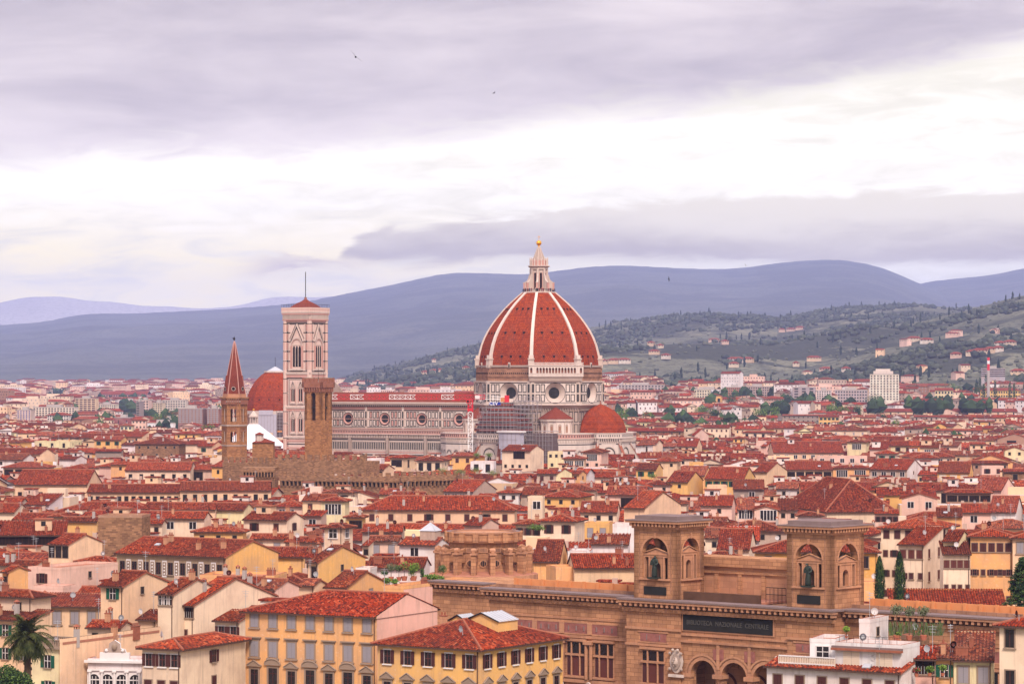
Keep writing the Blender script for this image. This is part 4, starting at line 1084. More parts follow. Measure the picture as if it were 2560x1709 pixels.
G0(315, 635, 825, 740, 19.5, 8, 'f', 'py', '3n', '2d', 'pale yellow house with two tall glazed windows at far left', ex=2)
G0(30, 430, 455, 975, 18.2, 4, 'h', 'cr', '4L', '', 'cream house with broad red hipped roof above the long cream building', ex=2, W=12)
G0(600, 790, 880, 985, 17.6, 12, 'h', 'yl', '3d', '', 'yellow house with flat hipped roof behind the long cream building', ex=1)
G0(590, 690, 770, 838, 18.5, 25, 'gx', 'wh', '1d', '', 'small white gabled house below the pale yellow one', ex=0)
G0(870, 1105, 1120, 828, 18.2, 4, 'gx', 'dg', '', '', 'wide red roofed house with dark wall left of the stone palace', ex=2)
G0(1108, 1230, 1250, 770, 18.8, 22, 'gx', 'wh', '', '', 'white blank sided house touching the brown stone palace', ex=0, W=10)
G0(540, 690, 790, 900, 17.4, 22, 'gx', 'wh', '', '', 'white house wall facing left of the bell gable, middle left', ex=1)
G0(1595, 1800, 1830, 670, 20, 6, 'h', 'yl', '3d', '', 'yellow house with balcony left of the hexagonal brick spire', ex=1)
G0(1200, 1330, 1345, 545, 21.5, 3, 'h', 'pk', '4d/4d', '', 'four storey pinkish house with small windows below the red cladding tower', ex=0)
G0(1095, 1205, 1220, 595, 20, 3, 'h', 'py', '3w', '', 'small pale yellow lookout house with red hipped roof', ex=0)
J = Block(1040, 1080, .27245)
J(790, 1050, 1172, 170, 23.5, 24, 'gx', 'pc', '1L/4d', '', 'cream house with a wide dark roof loggia just below the cathedral', name='loggia_house', ex=0, first=.3, floors=5.5)
J(1208, 1368, 1374, 182, 22.5, 4, 'f', 'py', '3d/2d', '', 'pale yellow block with little roof cabin in front of the cathedral', ex=0, W=9)
J(1355, 1545, 1560, 240, 20.8, 6, 'h', 'cr', '2W', '', 'cream house with two glazed panels below the east end of the cathedral', ex=2)
J(1530, 1700, 1765, 182, 22.4, 10, 'h', 'pk', '1W/2d', '', 'pinkish house with small hipped roof before the east tribune', ex=0)
J(330, 520, 530, 217, 21.8, 6, 'h', 'yl', '2b', '', 'yellow house with red hipped roof below the crane', ex=0)
J(500, 712, 722, 272, 20.2, 6, 'f', 'lt', '2a', '', 'white block with a planted roof terrace below the crane', ex=0, W=9)
J(0, 290, 310, 245, 20.5, 5, 'h', 'cr', '3d', '', 'cream house with vine covered loggia left of the crane', ex=1)
J(1110, 1290, 1300, 377, 18.4, 5, 'gx', 'gr', '2b', '', 'grey plastered house with one dark shutter right of the ruined wall', ex=0, W=8)
J(1285, 1300, 1430, 377, 18.9, 30, 'gx', 'py', '', '', 'pale yellow gable with one long slit window below the cathedral', ex=0)
J(1405, 1500, 1562, 380, 18.4, 24, 'gx', 'or', '1d', '1d', 'small orange gabled house below the cathedral apse', ex=0)
J(255, 525, 735, 540, 16.8, 20, 'gx', 'gr', '4w', '1w', 'grey side walled house with blue panelled loggia and green trees behind', ex=1)
J(760, 940, 960, 552, 17.2, 6, 'h', 'wh', '2d', '', 'small white house with red hipped roof in the middle of the town', ex=1)
J(1165, 1495, 1612, 592, 17.8, 14, 'h', 'yl', '3d', '1d', 'yellow house with large red hipped roof below the cathedral apse', ex=2)
J(1530, 1830, 1925, 60, 19.4, 8, 'gx', 'pk', '', '', 'pinkish house in front of the east tribune wall', ex=1)
K = Block(820, 960, .1788)
K(1240, 1590, 1680, 1065, 21.5, 12, 'h', 'pc', '3a', '1d', 'cream house with three arches in front of the nave wall', ex=0)
K(870, 1050, 1225, 1025, 21.8, 20, 'h', 'cr', '1L', '1a', 'cream tower room with open pillared porch before the nave', ex=0)
K(620, 780, 830, 1185, 20, 20, 'gx', 'cr', '2d', '', 'low cream gable with two windows above the crenellated wall', ex=0, W=10)
K(870, 1200, 1400, 912, 20.4, 10, 'sx', 'cr', '', '', 'cream house with thin red roofs nearest the nave wall', ex=1)
K(530, 740, 860, 1045, 21, 8, 'f', 'lt', '2d', '', 'white terrace house with a long parasol right of the crenellated palace', ex=0, W=8)
G = Block(1500, 920, .2614)
G(955, 1205, 1212, 500, 19.5, 2, 'h', 'pk', '5w', '', 'pinkish house with five windows under a low hipped roof right of the dome', ex=0)
G(1365, 1680, 1690, 614, 18.5, 3, 'h', 'pc', '4a', '', 'pale house with four tall arched windows right of the cathedral', ex=0)
G(1745, 2100, 2112, 452, 20, 2, 'gx', 'dg', '8d/8d', '', 'long four storey building with dark balcony rows, middle right', name='apartment_house', ex=0, floors=3.2)
G(735, 940, 950, 482, 19, 10, 'gx', 'py', '4n', '', 'cream house with tall attic windows and pale lantern right of the dome', ex=0)
G(1560, 1745, 1760, 420, 19, 2, 'gy', 'pc', '4d', '', 'cream double gabled house left of the long dark balconied building', ex=0)
G(1410, 1590, 1600, 472, 20.5, 3, 'f', 'cr', '3n', '', 'square cream block with tall windows in the middle right', ex=0)
G(1660, 2330, 2345, 805, 17.4, -2, 'gx', 'cr', '8w', '', 'long red roof with a row of small dormer windows at middle right', name='long_house', ex=1, W=22, rise=5, first=1.2)
G(1540, 1590, 1690, 745, 19.6, 30, 'gx', 'pp', '', '', 'pink gabled end house left of the long dormer roof', ex=0, W=14)
G(785, 1000, 1070, 1022, 17.8, 12, 'gx', 'or', '1g/-', '', 'orange house with green shutter and grey glazed window, middle right', ex=1)
G(1005, 1375, 1575, 1057, 18.2, 14, 'gx', 'yl', '5g', '', 'yellow house with five green shuttered windows, middle right', ex=2)
G(855, 990, 1000, 905, 20, 3, 'f', 'yl', '1w', '', 'yellow turret room above the orange green shuttered house', name='tower_house', ex=0, W=7)
G(1470, 1600, 1790, 990, 19, 26, 'gx', 'cr', '', '', 'cream gabled house with brown porch right of the yellow green shuttered house', ex=0)
G(345, 535, 600, 965, 18.2, 14, 'gx', 'yl', '2g', '', 'yellow house with two small green shutters below the east tribune', ex=1)
G(640, 840, 985, 1085, 17.4, 18, 'gx', 'yl', '1d', '', 'yellow orange house with long hipped roof below the turret room', ex=0)
G(1025, 1215, 1225, 1125, 17.2, 3, 'f', 'cr', '', '', 'blank cream parapet house below the yellow green shuttered house', ex=0, W=8)
G(1275, 1570, 1580, 1152, 18.2, 4, 'sx', 'dg', '1w', '', 'brown grey house with one small window at middle right', ex=0)
G(340, 355, 505, 735, 20.5, 28, 'h', 'wh', '', '1a', 'white and brick house with arched openings beside the east tribune', ex=1)
G(875, 905, 1155, 640, 18.6, 24, 'gx', 'pk', '', '', 'pinkish house with long roof and dark side porch right of the tribune', ex=1)
G(735, 925, 1050, 745, 18, 10, 'gx', 'cr', '3n', '', 'cream house with grey strips of window right of the tribune', ex=1)
G(270, 800, 820, 600, 19, 4, 'gx', 'bk2', '7d', '', 'long brown house with eave arches immediately right of the east tribune dome', ex=2)
G(1275, 1375, 1385, 668, 19.4, 8, 'h', 'yl', '2d', '', 'small yellow tower room left of the four arched windows', name='tower_house', ex=0)
Hh = Block(1960, 820, .3252)
Hh(20, 370, 376, 1085, 17.2, 2, 'sx', 'cr', '5L', '', 'cream house with five wide brown openings under a long eave', ex=0, W=14)
Hh(376, 655, 662, 1072, 17.8, 3, 'h', 'or', '2W', '', 'orange framed house with two large curtained windows', ex=1)
Hh(660, 945, 1225, 1085, 18.6, 22, 'gx', 'gr', '4w', '1d', 'grey house with a huge white blank gable at middle right', wr='wh', ex=2)
Hh(1180, 1425, 1520, 1108, 18.4, 12, 'gx', 'yl', '3e', '', 'yellow house with three pale blinds right of the white gable', ex=1)
Hh(1400, 1722, 1735, 1035, 19.6, 3, 'h', 'br', '6d', '', 'house with brown loggia strip under a low red roof, far right', ex=0)
Hh(1520, 1690, 1700, 1062, 19.5, 3, 'f', 'pk', '2b', '', 'pinkish flat topped house with a brown window band, far right', ex=0)
Hh(1690, 1900, 1960, 1100, 19.3, 3, 'gx', 'bk2', '1a', '', 'rough brick house at the right edge, middle rows', ex=0)
Hh(905, 1180, 1230, 1308, 19, 8, 'gy', 'pk', '2w', '', 'pinkish gabled house with two tall windows at middle right', ex=1)
Hh(330, 850, 960, 1405, 16.4, -10, 'h', 'pc', '', '', 'vast plain red hipped roof in front of the pinkish gable', name='great_roof_house', ex=1, W=44, rise=8.5)
Hh(1250, 1590, 1620, 1262, 18.2, 6, 'h', 'br', '4L', '', 'low house with dark open loggia and white awning at right', ex=1)
Hh(1465, 1670, 1790, 1245, 18.4, 20, 'gx', 'pk', '1n', '1d', 'pinkish house with one narrow door and side gable at right', ex=0)
Hh(1430, 1550, 1560, 890, 19.2, 6, 'sx', 'cr', '2d', '', 'small cream tower house with two dark windows, right', name='tower_house', ex=0)
Hh(255, 640, 655, 985, 18.8, 4, 'f', 'pk', '5w', '', 'pinkish classical building with five windows and roof posts, middle right', ex=0)
Hh(1460, 1620, 1630, 715, 20.6, 6, 'gx', 'yl', '2n', '', 'bright yellow orange house with slit windows among pink ones, far right', ex=0)
Hh(1105, 1525, 1600, 785, 18.4, 4, 'gx', 'pk', '8d', '', 'long pink building with a row of small arches, far right', ex=0)
Hh(1640, 1900, 1910, 850, 19.6, 6, 'gy', 'br', '1L', '', 'house with deep dark porch gable at the right edge', ex=0)
Hh(1190, 1320, 1330, 640, 21.5, 8, 'gy', 'pk', '2d', '', 'tall pinkish blank sided house in the far right rows', ex=0, W=10)
Hh(1000, 1190, 1200, 680, 20.2, 4, 'sx', 'gr', '5n', '', 'grey classical building with five windows in the far right rows', ex=0)
Hh(615, 1320, 1330, 640, 21, 1, 'gx', 'cr', '12n', '', 'very long cream palace wing with a regular row of windows, right', name='long_building', cat='building', ex=0, W=16)
Hh(1320, 1795, 1810, 640, 21, 1, 'gx', 'cr', '8n', '', 'right continuation of the very long cream palace wing', name='long_building', cat='building', ex=0, W=16)
Hh(270, 425, 435, 680, 20.4, 3, 'sx', 'yl', '5g/5g', '', 'yellow house with two rows of green shutters, far middle right', ex=0, W=8)
def roof_of(h): return next(c for c in h.children if c.name.startswith('roof'))
def ext(h): v = [c for c in h.children if c.name.startswith('wall')][0].data.vertices; return max(a.co.x for a in v), max(a.co.y for a in v)
def glass_box(h, x, y, z, w, d, hh, pitch, kind='gable', mat='plaster', color=WALL['yl']):
 b = MB(); b.M = Matrix.Translation((x, y, z))
 b.box(-w / 2, w / 2, -d / 2, d / 2, -1.5, hh, mat)
 if kind == 'gable':
  b.face([(-w / 2, -d / 2, hh), (w / 2, -d / 2, hh), (0, -d / 2, hh + pitch)], mat)
  for s in (-1, 1):
   f = [(s * (w / 2 + .2), -d / 2 - .2, hh - .1), (s * (w / 2 + .2), d / 2, hh - .1), (0, d / 2, hh + pitch + .05), (0, -d / 2 - .2, hh + pitch + .05)]; b.face(f if s > 0 else f[::-1], 'pale_roof')
   for i in range(7): y_ = -d / 2 + d * i / 6; b.bar((s * (w / 2 + .2), y_, hh - .05), (0, y_, hh + pitch + .1), .05, 'metal_grey', 3)
   b.bar((s * (w / 2 + .2), -d / 2 - .22, hh - .1), (0, -d / 2 - .22, hh + pitch + .05), .1, 'metal_dark', 4)
 else:
  b.frustum(4, w * .78, .12, hh, hh + pitch, 'pale_roof', rot=PI / 4)
  for i in range(4): a = PI / 4 + PI / 2 * i; b.bar((w * .78 * math.cos(a), w * .78 * math.sin(a), hh), (0, 0, hh + pitch), .07, 'metal_grey', 4)
 b.M = None; b.build('glazed_skylight', roof_of(h), color=color)
X, Y_ = ext(e1); b = MB(); xa_, xb_ = -X + 2 * X * .08, -X + 2 * X * .5
for z in (16.75, 17.65): b.box(xa_, xb_, -Y_ + .35, -Y_ + .6, z, z + .14, 'white_frame')
for i in range(34): x = xa_ + (xb_ - xa_) * i / 33; b.box(x - .07, x + .07, -Y_ + .4, -Y_ + .55, 16.3, 17.65, 'pale_shutter')
b.build('balustrade', e1)
X, Y_ = ext(e2); b = MB(); b.box(-X - .3, X + .3, -Y_ - .7, -Y_ - .04, 18.75, 19.05, 'ridge_tile'); b.box(-X - .3, X + .3, -Y_ - .5, -Y_ - .04, 19.05, 19.3, 'lead'); b.build('eave_strip', e2)
b = MB()
for i in range(9): x = -X + .6 + i * (2 * X - 1.2) / 8; b.bar((x, -Y_ + .1, 19.7), (x, -Y_ + .1, 20.6), .03, 'metal_dark', 3)
b.bar((-X, -Y_ + .1, 20.6), (X, -Y_ + .1, 20.6), .03, 'metal_dark', 3); b.build('railing', e2)
X, Y_ = ext(yb); glass_box(yb, X - 6.3, 1.8, 19.0, 5.5, 5.0, .9, 1.0); glass_box(yb, X - 11.2, 2.2, 18.9, 3.2, 3.2, .6, .8)
X, Y_ = ext(wg); glass_box(wg, X * .35, 0, 19.6, 3.4, 3.4, 1.6, 1.7, 'pyramid', color=WALL['gr'])
X, Y_ = ext(pp)
for i in range(8):
 x = -X + 2 * X * (i + 1) / 9; b = MB(); b.box(x - .55, x + .55, -Y_ - .07, -Y_, 20 - 4.4, 20 - 1.2, 'white_frame'); b.box(x - .42, x + .42, -Y_ - .09, -Y_ - .07, 20 - 4.1, 20 - 1.5, 'stone_frame')
 for k in range(4): b.ball((x, -Y_ - .07, 20 - 3.8 + k * .62), .2, 'white_frame', 6, 4)
 b.build('painted_panel', pp)
b = MB(); b.box(-X, X, -Y_ - .35, -Y_, 20 - 5.2, 20 - 4.9, 'stone_frame'); b.build('string_course', pp)
print('hand houses', len(HOUSES))
# ------------------------------------------------------------ the cathedral. local frame: +x east along the nave, +y north, origin under the dome; turned 30 degrees
AC = -R(30)
DX, DY = 11.9, 1317.0
cath = empty('cathedral', (DX, DY, 0), AC)
tag(cath, 'marble cathedral with the huge red ribbed dome and white lantern', 'cathedral')
def oct_c(Rr, k, rot=PI / 8): a = rot + PI / 4 * k; return (Rr * math.cos(a), Rr * math.sin(a))
# dome shell: profile of corner radius against height
PROF = [(z, r * .972) for z, r in [(58.8, 27.9), (61.5, 27.6), (64.5, 27.0), (67.8, 26.1), (71, 24.8), (74, 23.2), (77, 21.2), (80, 18.9), (83.2, 16.1), (86, 13.3), (88.5, 10.4), (91.0, 7.4)]]
shell = MB()
for k in range(8):
 s_ = 0.0
 for (z0, r0), (z1, r1) in zip(PROF, PROF[1:]):
  a, b2 = oct_c(r0, k), oct_c(r0, k + 1); c2, d2 = oct_c(r1, k + 1), oct_c(r1, k)
  h = math.hypot(z1 - z0, (r0 - r1) * .92); w0 = r0 * math.sin(PI / 8); w1 = r1 * math.sin(PI / 8)
  shell.face([(a[0], a[1], z0), (b2[0], b2[1], z0), (c2[0], c2[1], z1), (d2[0], d2[1], z1)], 'dome_tiles', [(-w0, s_), (w0, s_), (w1, s_ + h), (-w1, s_ + h)]); s_ += h
dome = shell.build('dome', cath)
# small ventilation holes, three rows of three on each face, with their dark hoods and rain marks
def prof_r(z):
 for (z0, r0), (z1, r1) in zip(PROF, PROF[1:]):
  if z <= z1: return r0 + (r1 - r0) * (z - z0) / (z1 - z0)
 return PROF[-1][1]
hol = MB(); hol.box(-.42, .42, -.22, .1, -.45, .4, 'dark_void'); hol.box(-.6, .6, -.5, .1, .4, .58, 'deck_red'); hol.box(-.14, .14, -.07, .05, -3.4, -.45, 'spire_tiles'); hol = hol.mesh('vent_hole')
for k in range(8):
 am = PI / 8 + PI / 4 * (k + .5); n_ = Vector((math.cos(am), math.sin(am), 0)); t_ = Vector((-math.sin(am), math.cos(am), 0))
 for z, fr in ((62.6, .46), (72.9, .52), (83.4, .48)):
  ap = prof_r(z) * math.cos(PI / 8); hw = prof_r(z) * math.sin(PI / 8)
  sl = (prof_r(z + .5) - prof_r(z - .5)) * math.cos(PI / 8)
  up = Vector((n_.x * sl, n_.y * sl, 1)).normalized(); out = t_.cross(up)
  if out.dot(n_) < 0: out = -out
  if n_.x * math.sin(AC) + n_.y * math.cos(AC) > .75: continue
  for q in (-fr, 0, fr):
   p = n_ * (ap + .05) + t_ * (hw * q) + Vector((0, 0, z))
   o = link('vent_hole', hol, dome); o.matrix_local = Matrix(((t_.x, -out.x, up.x, p.x), (t_.y, -out.y, up.y, p.y), (t_.z, -out.z, up.z, p.z), (0, 0, 0, 1)))
# ribs
for k in range(8):
 b = MB(); a = PI / 8 + PI / 4 * k; ca, sa = math.cos(a), math.sin(a)
 for i, ((z0, r0), (z1, r1)) in enumerate(zip(PROF, PROF[1:])):
  w0 = .78 - .22 * (z0 - 58.8) / 32; w1 = .78 - .22 * (z1 - 58.8) / 32; q0, q1 = r0 + .5, r1 + .5
  def P(r, w, z): return (r * ca - w * sa, r * sa + w * ca, z)
  b.face([P(q0, -w0, z0), P(q0, w0, z0), P(q1, w1, z1), P(q1, -w1, z1)], 'bright_marble')
  b.face([P(r0 - .9, -w0, z0), P(q0, -w0, z0), P(q1, -w1, z1), P(r1 - .9, -w1, z1)], 'bright_marble')
  b.face([P(q0, w0, z0), P(r0 - .9, w0, z0), P(r1 - .9, w1, z1), P(q1, w1, z1)], 'bright_marble')
 b.M = Matrix.Rotation(a, 4, 'Z')
 b.box(26.4, 28.4, -1.2, 1.2, 57.6, 61.2, 'white_marble'); b.box(26.2, 28.7, -1.4, 1.4, 61.2, 61.8, 'white_marble'); b.box(26.4, 28.1, -1.0, 1.0, 61.8, 63.2, 'bright_marble')
 b.build('rib', cath)
# drum
ROT8 = PI / 8
def face_frame(k, ap):   # matrix for a facade on octagon face k: x along the face, -y outward, origin at face centre, z up
 am = PI / 8 + PI / 4 * (k + .5)
 return Matrix.Rotation(am + PI / 2, 4, 'Z') @ Matrix.Translation((0, -ap, 0))
def panel(b, x0, x1, z0, z1, y, t=.28, fill=None, mat='green_marble', d=.06):
 b.box(x0, x1, y - d, y + .0, z1 - t, z1, mat); b.box(x0, x1, y - d, y, z0, z0 + t, mat)
 b.box(x0, x0 + t, y - d, y, z0 + t, z1 - t, mat); b.box(x1 - t, x1, y - d, y, z0 + t, z1 - t, mat)
 if fill: b.box(x0 + t, x1 - t, y - d * .4, y, z0 + t, z1 - t, fill)
ap1 = 28.75 * math.cos(PI / 8); hw1 = 28.75 * math.sin(PI / 8)
low = MB(); low.frustum(8, 28.1, 28.1, 0, 41.2, 'aged_marble', rot=ROT8, cap=False)
low.frustum(8, 28.7, 30.0, 40.0, 41.4, 'aged_marble', rot=ROT8, cap=False, capb=True); low.frustum(8, 30.2, 30.2, 41.4, 42.1, 'white_marble', rot=ROT8, capb=True)
for k in range(8):
 low.M = face_frame(k, 28.1 * math.cos(PI / 8))
 for i in range(-9, 10, 1): low.box(i * 1.12 - .2, i * 1.12 + .2, -.9, 0, 39.1, 40.0, 'aged_marble')
 for s in (-1, 1):
  for (z0, z1) in ((28.5, 33.2), (34.0, 38.6)):
   for q in (9.6, 7.2): panel(low, s * q - .95, s * q + .95, z0, z1, 0, .3)
low.M = None
low.build('crossing', cath)
dr = MB()
for k in range(8):
 dr.M = face_frame(k, ap1)
 # pierced oculus: front wall with round hole approximated by arch above and wall below
 hw = hw1; R0 = 4.5; zc = 46.7
 n = 20
 ring = [(R0 * math.cos(2 * PI * i / n), zc + R0 * math.sin(2 * PI * i / n)) for i in range(n)]
 zt, zb = 51.4, 42.1
 def edge(x, z):
  s = max(abs(x) / (hw), (z - zc) / (zt - zc) if z > zc else (zc - z) / (zc - zb)); return (x / s, zc + (z - zc) / s)
 for i in range(n):
  a, b2 = ring[i], ring[(i + 1) % n]; ea, eb = edge(*a), edge(*b2)
  poly = [(a[0], 0, a[1]), (ea[0], 0, ea[1])]
  # corners
  if abs(abs(ea[0]) - hw) < 1e-3 and abs(abs(eb[0]) - hw) > 1e-3 or abs(abs(ea[0]) - hw) > 1e-3 and abs(abs(eb[0]) - hw) < 1e-3:
   poly.append((math.copysign(hw, ea[0] + eb[0]), 0, zt if ea[1] + eb[1] > 2 * zc else zb))
  poly += [(eb[0], 0, eb[1]), (b2[0], 0, b2[1])]
  dr.face(poly, 'bright_marble')
  r2 = 2.35; a2, b3 = (a[0] * r2 / R0, zc + (a[1] - zc) * r2 / R0), (b2[0] * r2 / R0, zc + (b2[1] - zc) * r2 / R0)
  dr.face([(a[0], 0, a[1]), (b2[0], 0, b2[1]), (b3[0], 2.2, b3[1]), (a2[0], 2.2, a2[1])], 'white_marble')
 # panels: two tiers of two each side, corner strips
 for s in (-1, 1):
  for (z0, z1) in ((42.9, 46.2), (46.9, 50.6)):
   for q in (5.65, 7.9): panel(dr, s * q - .95, s * q + .95, z0, z1, 0, .36)
   panel(dr, s * 10.1 - .5, s * 10.1 + .5, z0, z1, -.35, .3, 'green_marble')
  dr.box(s * 9.4, s * 10.95, -.34, 0, 42.1, 51.4, 'white_marble') if s > 0 else dr.box(-10.95, -9.4, -.34, 0, 42.1, 51.4, 'white_marble')
 dr.box(-9.5, 9.5, -.05, 0, 50.9, 51.1, 'green_marble'); dr.box(-9.5, 9.5, -.05, 0, 42.35, 42.6, 'green_marble')
dr.M = None
dr.frustum(8, 29.2, 29.2, 51.4, 51.9, 'white_marble', rot=ROT8, capb=True)
drum = dr.build('drum', cath)
for k in range(8):
 g = MB(); g.M = face_frame(k, ap1)
 n = 16; g.face([(2.5 * math.cos(2 * PI * i / n), 2.1, 46.7 + 2.5 * math.sin(2 * PI * i / n)) for i in range(n)], 'glass')
 for i in range(n): g.bar((2.35 * math.cos(2 * PI * i / n), 2.0, 46.7 + 2.35 * math.sin(2 * PI * i / n)), (2.35 * math.cos(2 * PI * (i + 1) / n), 2.0, 46.7 + 2.35 * math.sin(2 * PI * (i + 1) / n)), .14, 'green_marble')
 for i in range(n):
  g.bar((4.55 * math.cos(2 * PI * i / n), -.05, 46.7 + 4.55 * math.sin(2 * PI * i / n)), (4.55 * math.cos(2 * PI * (i + 1) / n), -.05, 46.7 + 4.55 * math.sin(2 * PI * (i + 1) / n)), .10, 'green_marble')
 for q in (-.8, .8): g.bar((q, 2.05, 44.6), (q, 2.05, 48.8), .06, 'metal_dark'); g.bar((-2.2, 2.05, 46.7 + q), (2.2, 2.05, 46.7 + q), .06, 'metal_dark')
 g.M = None; g.build('round_window', cath)
# unfinished masonry band above, with putlog holes; south-east face carries the marble gallery
band = MB(); band.frustum(8, 28.1, 28.1, 51.9, 58.4, 'drum_stone', rot=ROT8, cap=False); band.frustum(8, 28.6, 28.6, 58.0, 58.8, 'aged_marble', rot=ROT8, capb=True)
for k in range(8):
 band.M = face_frame(k, 28.1 * math.cos(PI / 8))
 if k != 6:
  for i in range(-10, 11): band.box(i * 1.0 - .28, i * 1.0 + .28, -.12, 0, 55.0, 55.5, 'dark_void')
  band.box(-10.6, 10.6, -.3, 0, 53.6, 53.9, 'drum_stone')
  band.box(-.5, .5, -.5, 0, 57.6, 60.0, 'white_marble'); band.box(-.3, .3, -.55, -.5, 57.7, 59.4, 'dark_void')
band.M = None; band.build('masonry_band', cath)
gal = MB(); gal.M = face_frame(6, ap1)
W_ = 12.3
gal.box(-W_, W_, -1.6, -.2, 53.9, 54.7, 'bright_marble'); gal.box(-W_ + .4, W_ - .4, -.9, .3, 51.9, 53.9, 'aged_marble'); gal.box(-W_ + .2, W_ - .2, -1.2, .2, 53.3, 53.9, 'white_marble')
ops = [(-W_ + 1.9 + 2.35 * .0, .45, 55.3, 57.2)]
n = 13; xs = [-8.4 + 16.8 * i / (n - 1) for i in range(n)]
ops = [(x, .50, 55.2, 57.2) for x in xs] + [(-11.2, .5, 55.2, 57.2), (11.2, .5, 55.2, 57.2)]
gal.arch(-W_, W_, 54.7, 58.5, ops, -1.5, -1.15, 'bright_marble', seg=6)
gal.box(-W_, W_, -1.8, .2, 58.5, 58.9, 'bright_marble'); gal.box(-W_, W_, -1.7, -1.4, 59.7, 59.95, 'bright_marble')
for i in range(42): x = -W_ + .3 + (2 * W_ - .6) * i / 41; gal.box(x - .14, x + .14, -1.65, -1.45, 58.9, 59.7, 'bright_marble')
for i in range(60): x = -W_ + .3 + (2 * W_ - .6) * i / 59; gal.box(x - .1, x + .1, -1.72, -1.52, 54.75, 55.4, 'bright_marble')
gal.box(-W_ + .2, W_ - .2, -.5, -.3, 54.7, 58.5, 'brick')
gal.M = None; gal.build('gallery', cath)
# lantern
lan = MB()
lan.frustum(8, 7.4, 7.6, 90.4, 91.3, 'bright_marble', rot=ROT8, capb=True); lan.frustum(8, 5.9, 5.7, 91.3, 92.2, 'white_marble', rot=ROT8)
lan.frustum(8, 3.5, 3.5, 92, 101.4, 'white_marble', rot=ROT8, cap=False)
for k in range(8):
 a = PI / 8 + PI / 4 * k; lan.M = Matrix.Rotation(a, 4, 'Z')
 lan.box(3.2, 4.1, -.42, .42, 92, 101.2, 'white_marble')
 # buttress with volute
 prof = [(3.9, 92), (6.5, 92), (6.5, 95.0), (6.0, 95.8), (5.2, 96.3), (4.7, 97.3), (4.4, 98.6), (3.9, 99.2)]
 lan.prism([(0, 0)], 0, 0, 'white_marble') if False else None
 for s in (-1, 1):
  f = [(x, .38 * s, z) for x, z in prof]; lan.face(f if s < 0 else f[::-1], 'white_marble')
 for (p, q) in zip(prof[1:], prof[2:]): lan.face([(p[0], -.38, p[1]), (p[0], .38, p[1]), (q[0], .38, q[1]), (q[0], -.38, q[1])], 'white_marble')
 lan.box(6.1, 6.9, -.5, .5, 92, 95.2, 'pink_marble'); lan.box(6.0, 7.0, -.58, .58, 95.2, 95.5, 'white_marble')
lan.M = None
for k in range(8):
 lan.M = face_frame(k, 3.5 * math.cos(PI / 8)); lan.box(-.52, .52, -.06, 0, 92.5, 99.2, 'dark_void'); lan.face([(.52 * math.cos(PI * i / 6), -.06, 99.2 + .5 * math.sin(PI * i / 6)) for i in range(7)], 'dark_void')
 lan.box(-.75, -.52, -.14, 0, 92.3, 100, 'pink_marble'); lan.box(.52, .75, -.14, 0, 92.3, 100, 'pink_marble')
lan.M = None
lan.frustum(8, 4.1, 4.1, 101.2, 102.0, 'white_marble', rot=ROT8); lan.frustum(8, 4.2, 4.9, 102.0, 102.5, 'aged_marble', rot=ROT8, capb=True); lan.frustum(8, 4.9, 4.9, 102.5, 102.8, 'white_marble', rot=ROT8)
lan.frustum(8, 3.9, 3.7, 102.8, 105.2, 'pink_marble', rot=ROT8)
for k in range(16):
 a = PI / 8 * k + PI / 8; x, y = 3.9 * math.cos(a), 3.9 * math.sin(a); h = 106.6 if k % 2 == 0 else 105.9
 lan.frustum(4, .32, .28, 102.8, h - .8, 'white_marble', cx=x, cy=y); lan.frustum(4, .34, .02, h - .8, h + .2, 'white_marble', cx=x, cy=y)
lan.frustum(8, 3.0, .45, 104.6, 111.2, 'aged_marble', rot=ROT8)
for k in range(8):
 a = PI / 8 + PI / 4 * k; lan.bar((3.05 * math.cos(a), 3.05 * math.sin(a), 104.7), (.5 * math.cos(a), .5 * math.sin(a), 111.2), .13, 'white_marble')
lan = lan.build('lantern', cath)
orb = MB(); orb.frustum(10, .5, .38, 111.0, 111.8, 'gold'); orb.ball((0, 0, 112.9), 1.2, 'gold', 14, 9); orb.bar((0, 0, 114.0), (0, 0, 116.3), .11, 'gold'); orb.bar((-.7, 0, 115.5), (.7, 0, 115.5), .10, 'gold')
orb.build('golden_ball', lan, smooth=False)
rail = MB()
for k in range(8):
 a, b2 = oct_c(7.3, k), oct_c(7.3, k + 1)
 for z in (92.0, 92.4): rail.bar((a[0], a[1], z), (b2[0], b2[1], z), .06, 'metal_dark')
 for i in range(7): t = i / 7; rail.bar((a[0] + (b2[0] - a[0]) * t, a[1] + (b2[1] - a[1]) * t, 91.3), (a[0] + (b2[0] - a[0]) * t, a[1] + (b2[1] - a[1]) * t, 92.4), .05, 'metal_dark')
rail.build('railing', lan)
# ---- nave
nv = MB()
XE, XW = -24.0, -108.0
